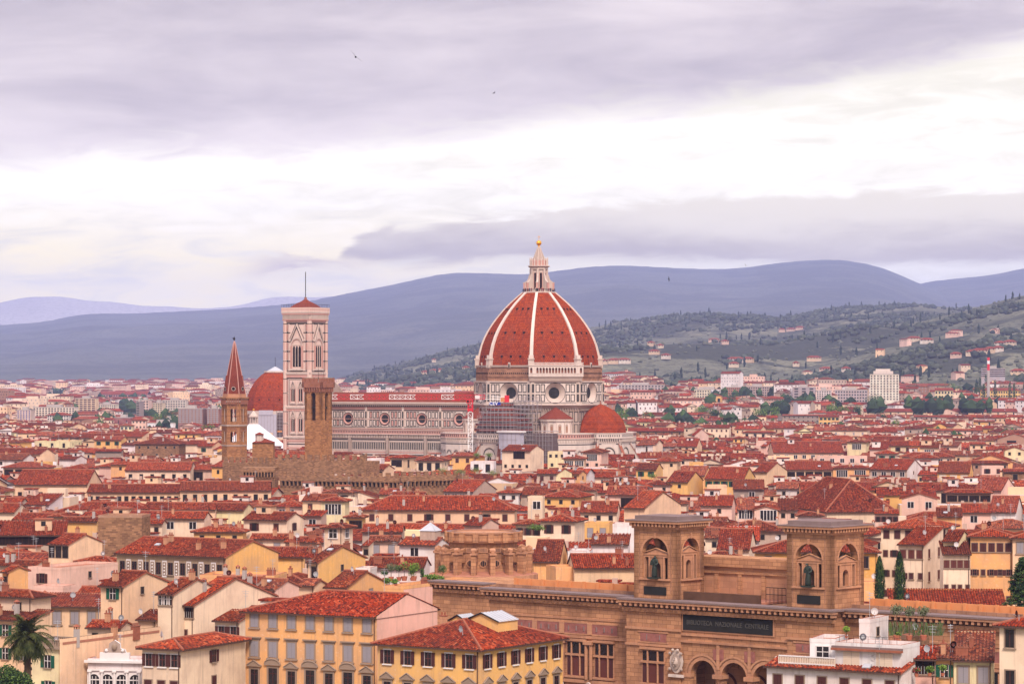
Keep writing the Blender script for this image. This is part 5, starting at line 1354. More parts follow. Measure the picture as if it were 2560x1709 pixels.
# clerestory
def facade(b, x0, x1, y, M=None): pass
for side in (-1, 1):
 nv.M = Matrix.Identity(4) if side < 0 else Matrix.Rotation(PI, 4, 'Z') @ Matrix.Translation((-(XE + XW), 0, 0))
 yy_ = -10.5
 nv.face([(XW, yy_, 26), (XE, yy_, 26), (XE, yy_, 41.4), (XW, yy_, 41.4)], 'bright_marble')
 # pink and green banding, cornice
 nv.box(XW, XE, yy_ - .25, yy_, 39.0, 40.2, 'pink_marble'); nv.box(XW, XE, yy_ - .3, yy_, 38.6, 38.9, 'green_marble')
 nv.box(XW, XE, yy_ - .8, yy_, 40.2, 41.0, 'aged_marble'); nv.box(XW, XE, yy_ - 1.3, yy_, 41.0, 41.7, 'aged_marble'); nv.box(XW, XE, yy_ - 1.5, yy_, 41.7, 42.4, 'white_marble')
 n = 84
 for i in range(n): x = XW + (XE - XW) * (i + .5) / n; nv.box(x - .2, x + .2, yy_ - 1.1, yy_ - .8, 40.3, 41.0, 'green_marble')
 for z0, z1, m_ in ((29.3, 29.7, 'green_marble'), (30.3, 30.8, 'white_marble'), (30.9, 31.15, 'green_marble'), (34.55, 34.75, 'pink_marble')): nv.box(XW, XE, yy_ - .12, yy_, z0, z1, m_)
 for c_ in (-34.7, -54.2, -73.9, -93.6):
  for s in (-1, 1):
   for q in range(3):
    for (z0, z1) in ((31.4, 34.3), (35.0, 38.1)):
     x = c_ + s * (3.9 + q * 1.85); panel(nv, x - .76, x + .76, z0, z1, yy_, .33, 'pink_marble' if rnd.random() < .35 else None)
   for (z0, z1) in ((31.4, 34.3), (35.0, 38.1)):
    x = c_ + s * 2.2
    panel(nv, x - .5, x + .5, z0 if z0 > 34.5 and False else z0, z1, yy_, .22)
  # pilaster between bays
  nv.box(c_ + 9.2, c_ + 10.3, yy_ - .55, yy_, 29, 41, 'white_marble')
  for (z0, z1) in ((31.4, 34.3), (35.0, 38.1)): panel(nv, c_ + 9.4, c_ + 10.1, z0, z1, yy_ - .55, .22, 'green_marble')
nv.M = None
nv.build('nave', cath)
for c_ in (-34.7, -54.2, -73.9, -93.6):
 g = MB(); n = 20; z = 34.8; y0 = -10.5
 for i in range(n):
  a, a2 = 2 * PI * i / n, 2 * PI * (i + 1) / n
  def P(r, y, t): return (c_ + r * math.cos(t), y, z + r * math.sin(t))
  g.face([P(2.9, y0 - .35, a), P(2.9, y0 - .35, a2), P(2.55, y0 - .45, a2), P(2.55, y0 - .45, a)][::-1], 'green_marble')
  g.face([P(2.9, y0, a), P(2.9, y0, a2), P(2.9, y0 - .35, a2), P(2.9, y0 - .35, a)], 'white_marble')
  g.face([P(2.6, y0 - .46, a), P(2.6, y0 - .46, a2), P(1.85, y0 - .12, a2), P(1.85, y0 - .12, a)][::-1], 'pink_marble')
 g.face([P(1.9, y0 - .1, 2 * PI * i / n) for i in range(n)][::-1], 'glass')
 for q in (-.6, .6): g.bar((c_ + q, y0 - .15, z - 1.7), (c_ + q, y0 - .15, z + 1.7), .05, 'metal_dark')
 g.build('round_window', cath)
rf_ = MB(); nz = 3.0
for s in (-1, 1):
 pts = [(XW, s * 12.0, 42.4), (XE + 2, s * 12.0, 42.4), (XE + 2, 0, 46.6), (XW, 0, 46.6)]
 rf_.face(pts if s < 0 else pts[::-1], 'spire_tiles')
 pts = [(XW, s * 20.0, 28.4), (XE + 2, s * 20.0, 28.4), (XE + 2, s * 10.5, 30.4), (XW, s * 10.5, 30.4)]
 rf_.face(pts if s < 0 else pts[::-1], 'spire_tiles')
rf_.build('nave_roof', cath)
ai = MB()
for s in (-1, 1):
 ai.M = Matrix.Identity(4) if s < 0 else Matrix.Rotation(PI, 4, 'Z') @ Matrix.Translation((-(XE + XW), 0, 0))
 y0 = -20.5
 ai.face([(XW, y0, 0), (XE, y0, 0), (XE, y0, 28.4), (XW, y0, 28.4)], 'bright_marble')
 ai.face([(XW, y0, 28.4), (XE, y0, 28.4), (XE, y0 + 1, 28.4), (XW, y0 + 1, 28.4)], 'bright_marble')
 # pierced parapet on a corbel table
 ai.box(XW, XE, y0 - 1.1, y0 - .8, 28.2, 29.9, 'pink_marble'); ai.box(XW, XE, y0 - 1.3, y0 - .6, 29.9, 30.2, 'white_marble'); ai.box(XW, XE, y0 - 1.3, y0, 27.9, 28.2, 'white_marble')
 n = 96
 for i in range(n):
  x = XW + (XE - XW) * (i + .5) / n; w = (XE - XW) / n
  ai.box(x - w * .22, x + w * .22, y0 - 1.14, y0 - 1.1, 28.7, 29.5, 'green_marble')
  ai.box(x - w * .2, x + w * .2, y0 - 1.0, y0, 26.4, 27.9, 'white_marble'); ai.box(x + w * .24, x + w * .76, y0 - .15, y0, 26.6, 27.8, 'dark_void') if i < n - 1 else None
 for z0, z1, m_ in ((25.4, 25.8, 'green_marble'), (24.6, 25.1, 'white_marble'), (20.7, 21.1, 'white_marble'), (19.8, 20.3, 'pink_marble'), (18.6, 19.1, 'green_marble'), (17.2, 17.5, 'green_marble'), (15.8, 16.6, 'pink_marble'), (14.8, 15.1, 'green_marble'), (13.0, 13.3, 'green_marble')): ai.box(XW, XE, y0 - .14, y0, z0, z1, m_)
 n = 88
 for i in range(n):
  x = XW + (XE - XW) * (i + .5) / n
  ai.box(x - .24, x + .24, y0 - .1, y0, 21.3, 24.4, 'green_marble')
  ai.box(x - .36, x - .30, y0 - .22, y0, 21.2, 24.5, 'white_marble')
 n = 52
 for i in range(n):
  x = XW + (XE - XW) * (i + .5) / n
  panel(ai, x - .6, x + .6, 6.5, 12.6, y0, .22)
 for x in (-46, -66, -86): ai.box(x - .7, x + .7, y0 - .9, y0, 0, 27.9, 'aged_marble')
ai.M = None
# side portal gable
ai.M = Matrix.Translation((-36.5, -20.6, 0))
ai.face([(-3.6, -.6, 11.5), (3.6, -.6, 11.5), (0, -.6, 18.6)], 'white_marble'); ai.face([(-2.4, -.65, 12), (2.4, -.65, 12), (0, -.65, 16.4)], 'pink_marble')
for s in (-1, 1): ai.bar((3.7 * s, -.6, 11.4), (0, -.6, 18.8), .3, 'white_marble'); ai.box(3.6 * s - .5, 3.6 * s + .5, -1.1, 0, 0, 14, 'white_marble'); ai.frustum(4, .6, .02, 14, 17, 'white_marble', cx=3.6 * s, cy=-.5)
ai.frustum(4, .4, .02, 18.4, 20.4, 'white_marble', cy=-.5)
ai.M = None
ai.build('aisle', cath)
# west front seen from behind: its stepped gable above the nave roof
wf = MB(); wf.M = Matrix.Translation((XW - 2.5, 0, 0)) @ Matrix.Rotation(PI / 2, 4, 'Z')
wf.box(-20.5, 20.5, -2.4, 2.4, 0, 30, 'aged_marble'); wf.box(-11, 11, -2.2, 2.2, 30, 44.6, 'aged_marble')
for s in (-1, 1): wf.face([(-11, s * 2.2, 44.6), (11, s * 2.2, 44.6), (0, s * 2.2, 51.6)][::-s], 'aged_marble')
for s in (-1, 1): wf.face([(11 * s, -2.2, 44.6), (11 * s, 2.2, 44.6), (0, 2.2, 51.6), (0, -2.2, 51.6)][::s], 'white_marble')
for i in range(8):
 for s in (-1, 1): x = s * (1.2 + i * 1.25); z = 51.8 - abs(x) * .636; wf.box(x - .25, x + .25, -2.3, 2.3, z - .4, z + .35, 'white_marble')
wf.M = None; wf.build('west_front', cath)
# ---- tribunes (three apses with half domes) and the small exedrae between them
def tribune(ang, name_, scaff=False):
 M0 = Matrix.Rotation(ang, 4, 'Z') @ Matrix.Translation((31.0, 0, 0))      # local +x outward
 t = MB(); t.M = M0
 t.frustum(8, 13.2, 13.2, 0, 27.0, 'bright_marble', rot=ROT8, cap=True)
 ap = 13.2 * math.cos(PI / 8); hw = 13.2 * math.sin(PI / 8)
 for k in range(8):
  t.M = M0 @ face_frame(k, ap)
  t.box(-hw - .5, hw + .5, -1.0, 0, 27.0, 27.3, 'white_marble'); t.box(-hw - .4, hw + .4, -1.0, -.7, 27.3, 29.1, 'bright_marble'); t.box(-hw - .5, hw + .5, -1.2, -.5, 29.1, 29.4, 'white_marble')
  for i in range(10):
   x = -hw + 2 * hw * (i + .5) / 10; t.box(x - .2, x + .2, -.95, 0, 25.6, 27.0, 'white_marble'); t.box(x - .22, x + .22, -1.04, -1.0, 27.8, 28.6, 'green_marble')
   if i < 9: t.box(x + .26, x + .74, -.12, 0, 25.8, 26.9, 'dark_void')
  # blind arch with gothic window
  n = 10
  for i in range(n):
   a, a2 = PI * i / n, PI * (i + 1) / n
   for (r, m_, d) in ((3.3, 'white_marble', -.35), (2.9, 'green_marble', -.2)):
    P = lambda q, rr_: (rr_ * math.cos(q), d, 20.2 + rr_ * 1.05 * math.sin(q)); t.face([P(a, r), P(a2, r), P(a2, r - .4), P(a, r - .4)], m_)
  t.box(-3.3, -2.9, -.35, 0, 8, 20.2, 'white_marble'); t.box(2.9, 3.3, -.35, 0, 8, 20.2, 'white_marble')
  t.box(-.95, .95, -.12, 0, 10, 18.6, 'dark_void'); t.face([(-.95, -.12, 18.6), (.95, -.12, 18.6), (0, -.12, 20.6)], 'dark_void'); t.box(-.09, .09, -.2, -.12, 10, 19.4, 'white_marble')
  for s in (-1, 1): t.box(s * 1.15 - .18, s * 1.15 + .18, -.3, 0, 9, 18.8, 'white_marble'); t.bar((s * 1.2, -.2, 18.7), (0, -.2, 21.2), .16, 'white_marble')
  for z0, z1, m_ in ((6.8, 7.2, 'green_marble'), (9, 9.3, 'pink_marble'), (11, 11.3, 'green_marble'), (13.2, 13.6, 'pink_marble'), (15.4, 15.7, 'green_marble'), (17.6, 17.9, 'pink_marble'), (24.4, 24.8, 'green_marble')):
   for s in (-1, 1): a0, a1 = sorted((s * 3.3, s * hw)); t.box(a0, a1, -.08, 0, z0, z1, m_)
  t.box(-hw - .35, -hw + .35, -.5, .3, 0, 27, 'white_marble')
 t.M = None
 body = t.build('tribune', cath)
 d = MB(); d.M = M0
 rs = [(29.4, 11.2), (31.5, 11.0), (34, 10.2), (36.5, 8.6), (38.8, 6.2), (40.6, 3.2), (41.8, .35)]
 for k in range(8):
  s_ = 0
  for (z0, r0), (z1, r1) in zip(rs, rs[1:]):
   a, b2 = oct_c(r0, k), oct_c(r0, k + 1); c2, d2 = oct_c(r1, k + 1), oct_c(r1, k); h = math.hypot(z1 - z0, r0 - r1); w0, w1 = r0 * .38, r1 * .38
   d.face([(a[0], a[1], z0), (b2[0], b2[1], z0), (c2[0], c2[1], z1), (d2[0], d2[1], z1)], 'dome_tiles', [(-w0, s_), (w0, s_), (w1, s_ + h), (-w1, s_ + h)]); s_ += h
 d.frustum(8, .5, .15, 41.6, 43.4, 'brick')
 d.frustum(8, 11.5, 11.5, 27.2, 29.4, 'aged_marble', rot=ROT8, cap=False)
 d.M = None; d.build('small_dome', body)
 # raking buttresses with tiled backs
 for k in range(8):
  a = PI / 8 + PI / 4 * k
  if abs(((a + PI) % (2 * PI)) - PI) < 2.0:
   b = MB(); b.M = M0 @ Matrix.Rotation(a, 4, 'Z')
   for s in (-1, 1): f = [(13, .55 * s, 0), (21, .55 * s, 0), (21, .55 * s, 11.5), (13, .55 * s, 24.5)]; b.face(f if s < 0 else f[::-1], 'white_marble')
   b.face([(21, -.55, 0), (21, .55, 0), (21, .55, 11.5), (21, -.55, 11.5)], 'white_marble')
   b.face([(21.3, -.75, 11.3), (21.3, .75, 11.3), (13, .75, 24.9), (13, -.75, 24.9)], 'ridge_tile')
   for s in (-1, 1): b.face([(21.3, .75 * s, 11.3), (21.3, .75 * s, 10.9), (13, .75 * s, 24.5), (13, .75 * s, 24.9)][::s], 'brick')
   b.M = None; b.build('buttress', cath)
 return M0
tribune(0.0, 'east'); MS = tribune(-PI / 2, 'south', True); tribune(PI / 2, 'north')
for ang in (-PI / 4, PI / 4, -3 * PI / 4, 3 * PI / 4):
 M0 = Matrix.Rotation(ang, 4, 'Z') @ Matrix.Translation((27.0, 0, 0))
 e = MB(); e.M = M0
 n = 12; e.frustum(n, 7.0, 7.0, 27, 34.6, 'bright_marble', rot=PI / n, cap=False); e.frustum(n, 7.7, 7.7, 34.6, 35.5, 'white_marble', rot=PI / n, capb=True)
 e.frustum(n, 17.0, 17.0, 0, 27.0, 'bright_marble', rot=PI / n); e.frustum(n, 17.5, 17.5, 27.0, 27.3, 'white_marble', rot=PI / n, capb=True); e.frustum(n, 17.5, 17.5, 29.0, 29.3, 'white_marble', rot=PI / n, capb=True); e.frustum(n, 17.3, 17.3, 27.3, 29, 'pink_marble', rot=PI / n, cap=False)
 for k in range(n):
  am = PI / n + 2 * PI / n * (k + .5)
  e.M = M0 @ Matrix.Rotation(am + PI / 2, 4, 'Z') @ Matrix.Translation((0, -7.0 * math.cos(PI / n), 0))
  e.box(-.75, .75, -.05, 0, 29.6, 32.6, 'aged_marble'); e.face([(.75 * math.cos(PI * i / 6), -.05, 32.6 + .75 * math.sin(PI * i / 6)) for i in range(7)], 'aged_marble')
  e.box(-.45, .45, -.08, 0, 29.6, 32.4, 'drum_stone'); e.box(-1.7, -1.3, -.4, 0, 29, 34.6, 'white_marble')
  for i in range(7): a = PI * i / 6; a2 = PI * (i + 1) / 6
  e.M = M0 @ Matrix.Rotation(am + PI / 2, 4, 'Z') @ Matrix.Translation((0, -17.0 * math.cos(PI / n), 0))
  hw = 17 * math.sin(PI / n)
  for i in range(7): x = -hw + 2 * hw * (i + .5) / 7; e.box(x - .2, x + .2, -.45, 0, 25.6, 27, 'white_marble'); e.box(x - .2, x + .2, -.4, -.3, 27.8, 28.6, 'green_marble')
  for z0, z1, m_ in ((24.4, 24.8, 'green_marble'), (15.4, 15.7, 'green_marble'), (13.2, 13.8, 'pink_marble'), (11, 11.3, 'green_marble'), (17.4, 17.8, 'pink_marble')): e.box(-hw, hw, -.07, 0, z0, z1, m_)
  for cx_ in (-2.2, 2.2):
   for i in range(8):
    a, a2 = PI * i / 8, PI * (i + 1) / 8; P = lambda q, r: (cx_ + r * math.cos(q), -.2, 20.4 + r * 1.1 * math.sin(q)); e.face([P(a, 1.9), P(a2, 1.9), P(a2, 1.5), P(a, 1.5)], 'white_marble'); e.face([P(a, 1.3), P(a2, 1.3), P(a2, 1.05), P(a, 1.05)], 'green_marble')
 e.M = None; body = e.build('exedra', cath)
 e = MB(); e.M = M0; e.frustum(n, 7.9, .2, 35.5, 40.6, 'spire_tiles', rot=PI / n); e.M = None; e.build('exedra_roof', body)
# visitors on the lantern platform
def person_mesh():
 b = MB(); prof = [(.10, 0), (.16, .05), (.17, .45), (.20, .85), (.19, 1.05), (.24, 1.35), (.20, 1.48), (.07, 1.52), (.07, 1.56), (.115, 1.64), (.10, 1.74), (.02, 1.80)]
 n = 8
 for (r0, z0), (r1, z1) in zip(prof, prof[1:]):
  m = 'skin' if z0 >= 1.48 else 'cloth'
  for i in range(n):
   a, a2 = 2 * PI * i / n, 2 * PI * (i + 1) / n; k = .62
   b.face([(r0 * math.cos(a), r0 * k * math.sin(a), z0), (r0 * math.cos(a2), r0 * k * math.sin(a2), z0), (r1 * math.cos(a2), r1 * k * math.sin(a2), z1), (r1 * math.cos(a), r1 * k * math.sin(a), z1)], m)
 for s in (-1, 1): b.bar((s * .23, 0, 1.40), (s * .30, -.06, 1.08), .055, 'cloth', 6); b.bar((s * .30, -.06, 1.08), (s * .24, -.30, .95), .045, 'cloth', 6); b.ball((s * .23, -.34, .95), .05, 'skin', 6, 4)
 return b
for nm_, c_ in (('cloth', None),):
 m, nt, b_ = newmat('cloth', .9); oi = nt.nodes.new('ShaderNodeObjectInfo'); setc(nt, b_, oi.outputs['Color'])
pm = person_mesh().mesh('person')
rp = random.Random(5)
CL = [((.02, .02, .03), 'dark'), ((.30, .03, .04), 'red'), ((.03, .05, .16), 'navy'), ((.5, .45, .42), 'pale')]
for i in range(40):
 k = i % 8; t = rp.random()
 a, b2 = oct_c(6.95, k), oct_c(6.95, k + 1); x, y = a[0] + (b2[0] - a[0]) * t, a[1] + (b2[1] - a[1]) * t
 w = cath.matrix_basis @ Vector((x, y, 91.3)); cl = rp.choice(CL)
 if (Matrix.Rotation(AC, 3, 'Z') @ Vector((x, y, 0))).y > 3.0: continue
 p = link('person', pm, None, (w.x, w.y, 91.3), math.atan2(y, x) + AC + PI / 2, cl[0])
 tag(p, 'tiny visitor in %s clothes leaning on the lantern railing' % cl[1], 'person', 'visitors in %s clothes on the lantern platform' % cl[1])
# ---- scaffolding round the south tribune: poles, decks, netting, hoist
def lattice(b, x0, x1, y0, y1, z0, z1, sx, sz, r, mat, cols=None):
 nx = max(1, round((x1 - x0) / sx)); nz_ = max(1, round((z1 - z0) / sz))
 for i in range(nx + 1):
  x = x0 + (x1 - x0) * i / nx
  for y in (y0, y1): b.bar((x, y, z0), (x, y, z1), r, mat, 3)
 for j in range(nz_ + 1):
  z = z0 + (z1 - z0) * j / nz_
  for y in (y0, y1): b.bar((x0, y, z), (x1, y, z), r, mat, 3)
  for i in range(nx + 1): x = x0 + (x1 - x0) * i / nx; b.bar((x, y0, z), (x, y1, z), r, mat, 3)
scf = empty('scaffolding', (DX, DY, 0), AC); tag(scf, 'grey scaffolding with red decks wrapped around the south tribune dome', 'scaffolding')
b = MB(); YS = -45.5
def pxs(u, y):    # local x on the plane local y for image column u
 # world = D + x*(cos,-sin) + y*(sin,cos) with 30 deg
 t = (u - 1280) / F; c3, s3 = math.cos(R(30)), math.sin(R(30)); return (t * (DY + y * c3) - DX - y * s3) / (c3 + t * s3)
xa, xb = pxs(1198, YS), pxs(1316, YS)
lattice(b, xa, xb - 6, YS, YS + 3, 25, 40.5, 1.9, 1.9, .085, 'scaffold'); lattice(b, xb - 8, xb, YS + 5, YS + 9, 12, 43.5, 1.9, 1.9, .085, 'scaffold')
lattice(b, xa + 10, xb - 1, YS + 12, YS + 15, 38, 45, 2.0, 1.9, .085, 'scaffold')
b.build('poles', scf)
SR = [(27.4, 12.9), (29.4, 12.6), (31.5, 12.3), (34, 11.3), (36.5, 9.6), (38.8, 7.3), (40.6, 5.0), (42.2, 2.2)]
d = MB(); d.M = MS
for (z0, r0), (z1, r1) in zip(SR, SR[1:]): d.frustum(8, r0 - .5, r1 - .5, z0, z1, 'netting', rot=ROT8, cap=z1 > 42)
d.M = None; d.build('shade_net', scf)
for z in (28.2, 30.4, 32.6, 34.8, 37.0, 39.2, 41.2):
 r = next(r0 + (r1 - r0) * (z - z0) / (z1 - z0) for (z0, r0), (z1, r1) in zip(SR, SR[1:]) if z <= z1)
 d = MB(); d.M = MS; d.frustum(8, r + .5, r + .5, z, z + .95, 'deck_red', rot=ROT8, capb=True); d.frustum(8, r + .7, r + .7, z + .95, z + 1.1, 'scaffold', rot=ROT8, capb=True)
 for k in range(24): a = 2 * PI * k / 24; d.bar(((r + .8) * math.cos(a), (r + .8) * math.sin(a), z), ((r + .8) * math.cos(a), (r + .8) * math.sin(a), z + 2.2), .06, 'scaffold', 3)
 d.M = None; d.build('deck', scf)
d = MB(); x0, x1 = pxs(1318, -38), pxs(1382, -38); d.box(x0, x1, -38.5, -30, 0, 29.5, 'netting'); lattice(d, x0, x1, -38.7, -30, 0, 30.5, 2.2, 2.0, .08, 'scaffold')
for i in range(9): x = x0 + (x1 - x0) * i / 8; d.box(x - .12, x + .12, -38.62, -38.5, 0, 29.5, 'scaffold')
d.build('netting', scf)
d = MB(); x0, x1 = pxs(1249, -48), pxs(1301, -48)
d.box(x0, x1, -48.6, -45, 23.0, 30.0, 'sheeting'); d.box(x0 + .8, x1 - .5, -48.5, -45, 9.0, 23.0, 'sheeting')
for i in range(1, 5): x = x0 + (x1 - x0) * i / 5; d.box(x - .07, x + .07, -48.68, -48.6, 9.2, 29.8, 'scaffold')
for z in (12, 15, 18, 21, 24, 27): d.box(x0 + 1, x1 - 1, -48.67, -48.6, z - .06, z + .06, 'scaffold')
d.box(x0 - .8, x1 + .8, -49.2, -44.5, 30.0, 30.7, 'white_frame'); d.build('hoist_tower', scf)
# ------------------------------------------------------------ bell tower beside the cathedral
def local(E, Nn): return (DX + E * math.cos(AC) - Nn * math.sin(AC), DY + E * math.sin(AC) + Nn * math.cos(AC))
cx, cy = local(-104, -30)
bt = empty('bell_tower', (cx, cy, 0), AC); tag(bt, 'tall square pink, white and green marble bell tower with flat top', 'bell tower')
H_ = 6.9
PLACED.append((cx, cy, AC, 9, 9)); PLACED.append((*local(-55, 0), AC, 70, 24)); PLACED.append((DX, DY, AC, 46, 46))
b = MB(); b.box(-H_, H_, -H_, H_, 0, 79.2, 'tower_marble')
def strips(b, y, x0, x1, z0, z1):
 """vertical pink and green inlay of a pier"""
 w = x1 - x0
 panel(b, x0 + w * .1, x1 - w * .1, z0, z1, y, .2)
 b.box(x0 + w * .34, x1 - w * .34, y - .09, y, z0 + .5, z1 - .5, 'pink_marble')
for f in range(4):
 b.M = Matrix.Rotation(PI / 2 * f, 4, 'Z'); y = -H_
 # horizontal string courses
 for z0, z1, m_, d in ((78.3, 79.2, 'pink_marble', .25), (77.6, 78.0, 'green_marble', .15), (54.9, 55.7, 'white_marble', .45), (53.4, 54.6, 'pink_marble', .2), (52.9, 53.3, 'green_marble', .15), (56.0, 56.4, 'green_marble', .12),
                          (39.6, 40.4, 'white_marble', .45), (38.4, 39.3, 'pink_marble', .2), (26.2, 27.0, 'white_marble', .45), (24.6, 25.4, 'pink_marble', .15), (23.4, 23.8, 'green_marble', .12), (21.4, 22.2, 'pink_marble', .12), (20, 20.4, 'green_marble', .12), (17.8, 18.4, 'white_marble', .3)):
  b.box(-H_ - d, H_ + d - .0, y - d, y, z0, z1, m_)
 for s in (-1, 1):
  # corner pier
  xo, xi = s * (H_ + .02), s * (H_ - 2.3)
  for (z0, z1) in ((18.8, 26), (27.3, 32.6), (33, 38), (40.8, 46.2), (46.6, 52.6), (56.6, 60.6), (61, 65), (65.4, 69.4), (69.8, 73.4), (73.8, 77.4)):
   strips(b, y, min(xo, s * (H_ - 1.15)), max(xo, s * (H_ - 1.15)), z0, z1); strips(b, y, min(s * (H_ - 1.2), xi), max(s * (H_ - 1.2), xi), z0, z1)
  if s > 0:
   qx, qy = H_ - .5, y + .5; b.frustum(8, 1.15, 1.15, 0, 79.2, 'tower_marble', rot=PI / 8, cx=qx, cy=qy)
   for (z0, z1) in ((18.8, 26), (27.3, 32.6), (33, 38), (40.8, 46.2), (46.6, 52.6), (56.6, 60.6), (61, 65), (65.4, 69.4), (69.8, 73.4), (73.8, 77.4)):
    for t in range(8): a = PI / 4 * t; b.bar((qx + 1.08 * math.cos(a), qy + 1.08 * math.sin(a), z0 + .4), (qx + 1.08 * math.cos(a), qy + 1.08 * math.sin(a), z1 - .2), .17, 'pink_marble', 4)
    b.frustum(8, 1.24, 1.24, z1, z1 + .28, 'green_marble', rot=PI / 8, cx=qx, cy=qy)
  for (z0, z1) in ((60.6, 60.95), (65.0, 65.35), (69.4, 69.75), (73.4, 73.75)): a0, a1 = sorted((xo, s * 3.6)); b.box(a0, a1, y - .2, y, z0, z1, 'green_marble')
 # top storey: one three-light window under a gable
 for i in range(8):
  a, a2 = PI * i / 8, PI * (i + 1) / 8
  for r, r2, m_, d in ((3.3, 2.85, 'white_marble', .5), (2.85, 2.6, 'pink_marble', .4)):
   P = lambda q, rr_: (rr_ * math.cos(q), y - d, 67.6 + rr_ * 1.15 * math.sin(q)); b.face([P(a, r), P(a2, r), P(a2, r2), P(a, r2)], m_)
 for s in (-1, 1):
  a0, a1 = sorted((s * 2.6, s * 3.3)); b.box(a0, a1, y - .5, y, 57.4, 67.6, 'pink_marble')
  b.bar((s * 3.6, y - .45, 69.6), (0, y - .45, 77.2), .26, 'white_marble'); b.bar((s * 3.1, y - .3, 69.7), (0, y - .3, 76.0), .14, 'green_marble')
  b.bar((s * 3.9, y - .1, 70.8), (s * .6, y - .1, 77.4), .12, 'green_marble'); b.bar((s * 3.9, y - .1, 77.4), (s * .6, y - .1, 77.4), .12, 'green_marble')
 b.box(-3.3, 3.3, y - .6, y, 56.6, 57.4, 'white_marble')
 # the two storeys below: pairs of two-light windows
 for zb in (40.9, 27.4):
  panel(b, -4.1, 4.1, zb, zb + 11.6, y, .16)
  for cx_ in (-2.05, 2.05):
   b.box(cx_ - 1.35, cx_ - 1.05, y - .3, y, zb + 1.2, zb + 7.4, 'pink_marble'); b.box(cx_ + 1.05, cx_ + 1.35, y - .3, y, zb + 1.2, zb + 7.4, 'pink_marble')
   for s in (-1, 1): b.bar((cx_ + s * 1.5, y - .3, zb + 7.6), (cx_, y - .3, zb + 11.2), .15, 'white_marble'); b.bar((cx_ + s * 1.15, y - .2, zb + 7.8), (cx_, y - .2, zb + 10.4), .1, 'green_marble')
   for i in range(6):
    a, a2 = PI * i / 6, PI * (i + 1) / 6; P = lambda q, rr_: (cx_ + rr_ * math.cos(q), y - .32, zb + 7.4 + rr_ * 1.2 * math.sin(q)); b.face([P(a, 1.4), P(a2, 1.4), P(a2, 1.1), P(a, 1.1)], 'white_marble')
   b.box(cx_ - 1.5, cx_ + 1.5, y - .4, y, zb + .7, zb + 1.2, 'white_marble')
 # lowest visible zone
 for i in range(6): x = -5.2 + 10.4 * i / 5; panel(b, x - .8, x + .8, 10.5, 17.2, y, .2)
b.M = None
b.build('shaft', bt)
for f in range(2):
 fr = [0, 1][f]
def lights(z0, zs, xs, w, fidx):
 g = MB(); g.M = Matrix.Rotation(PI / 2 * fidx, 4, 'Z'); y = -H_ - .06
 for x in xs:
  g.face([(x - w, y, z0), (x + w, y, z0), (x + w, y, zs)] + [(x + w * .7 , y, zs + w * .9), (x, y, zs + w * 1.7), (x - w * .7, y, zs + w * .9)] + [(x - w, y, zs)], 'dark_void')
 for x in [(a + c) / 2 for a, c in zip(xs, xs[1:])]: g.box(x - .11, x + .11, y - .25, y + .05, z0, zs + .3, 'white_marble')
 g.box(xs[0] - w - .15, xs[-1] + w + .15, y - .12, y + .04, zs + w * 2.0, zs + w * 2.4, 'white_marble')
 g.M = None; g.build('window', bt)
for f in range(4):
 lights(58.2, 66.6, [-1.55, 0, 1.55], .62, f)
 for zb in (40.9, 27.4):
  for cx_ in (-2.05, 2.05): lights(zb + 1.9, zb + 6.9, [cx_ - .52, cx_ + .52], .38, f)
cr = MB()
for i in range(4):
 cr.M = Matrix.Rotation(PI / 2 * i, 4, 'Z')
 for k in range(22): x = -H_ - .4 + (2 * H_ + .8) * (k + .5) / 22; cr.box(x - .13, x + .13, -H_ - .8, -H_, 79.6, 81.6, 'white_marble'); cr.box(x - .2, x + .2, -H_ - .8, -H_, 79.0, 79.6, 'pink_marble')
 cr.box(-H_, H_, -H_ - .05, -H_, 79.2, 81.6, 'dark_void')
 for k in range(24): x = -H_ - 1.1 + (2 * H_ + 2.2) * (k + .5) / 24; cr.box(x - .16, x + .16, -H_ - 1.0, -H_ - .95, 83.6, 84.3, 'pink_marble')
cr.M = None
Q = H_ + .85
cr.box(-Q, Q, -Q, Q, 81.6, 82.3, 'pink_marble'); cr.box(-Q - .02, Q + .02, -Q - .02, Q + .02, 82.22, 82.3, 'dark_void'); cr.box(-Q - .12, Q + .12, -Q - .12, Q + .12, 82.3, 82.9, 'white_marble')
for (a0, a1, b0, b1) in ((-Q - .1, Q + .1, -Q - .1, -Q + .3), (-Q - .1, Q + .1, Q - .3, Q + .1), (-Q - .1, -Q + .3, -Q + .3, Q - .3), (Q - .3, Q + .1, -Q + .3, Q - .3)): cr.box(a0, a1, b0, b1, 82.9, 84.8, 'tower_marble')
cr.build('crown_parapet', bt)
rt = MB()
prof = [(Q - .6, 83.6), (Q - 2.6, 84.9), (3.2, 86.6), (1.3, 87.8), (.55, 88.6)]
for (r0, z0), (r1, z1) in zip(prof, prof[1:]): rt.frustum(4, r0 * 1.414, r1 * 1.414, z0, z1, 'spire_tiles', rot=PI / 4, cap=False)
rt.frustum(8, .62, .55, 88.4, 89.6, 'brick'); rt.bar((0, 0, 89.4), (0, 0, 101.0), .17, 'metal_dark', 6)
rt = rt.build('roof', bt)
r2 = MB()
for i in range(4):
 r2.M = Matrix.Rotation(PI / 2 * i, 4, 'Z'); r2.bar((-Q, -Q, 86.2), (Q, -Q, 86.2), .05, 'metal_dark', 3)
 for k in range(12): x = -Q + 2 * Q * k / 12; r2.bar((x, -Q, 84.8), (x, -Q, 86.4), .045, 'metal_dark', 3)
r2.M = None; r2.build('railing', bt)
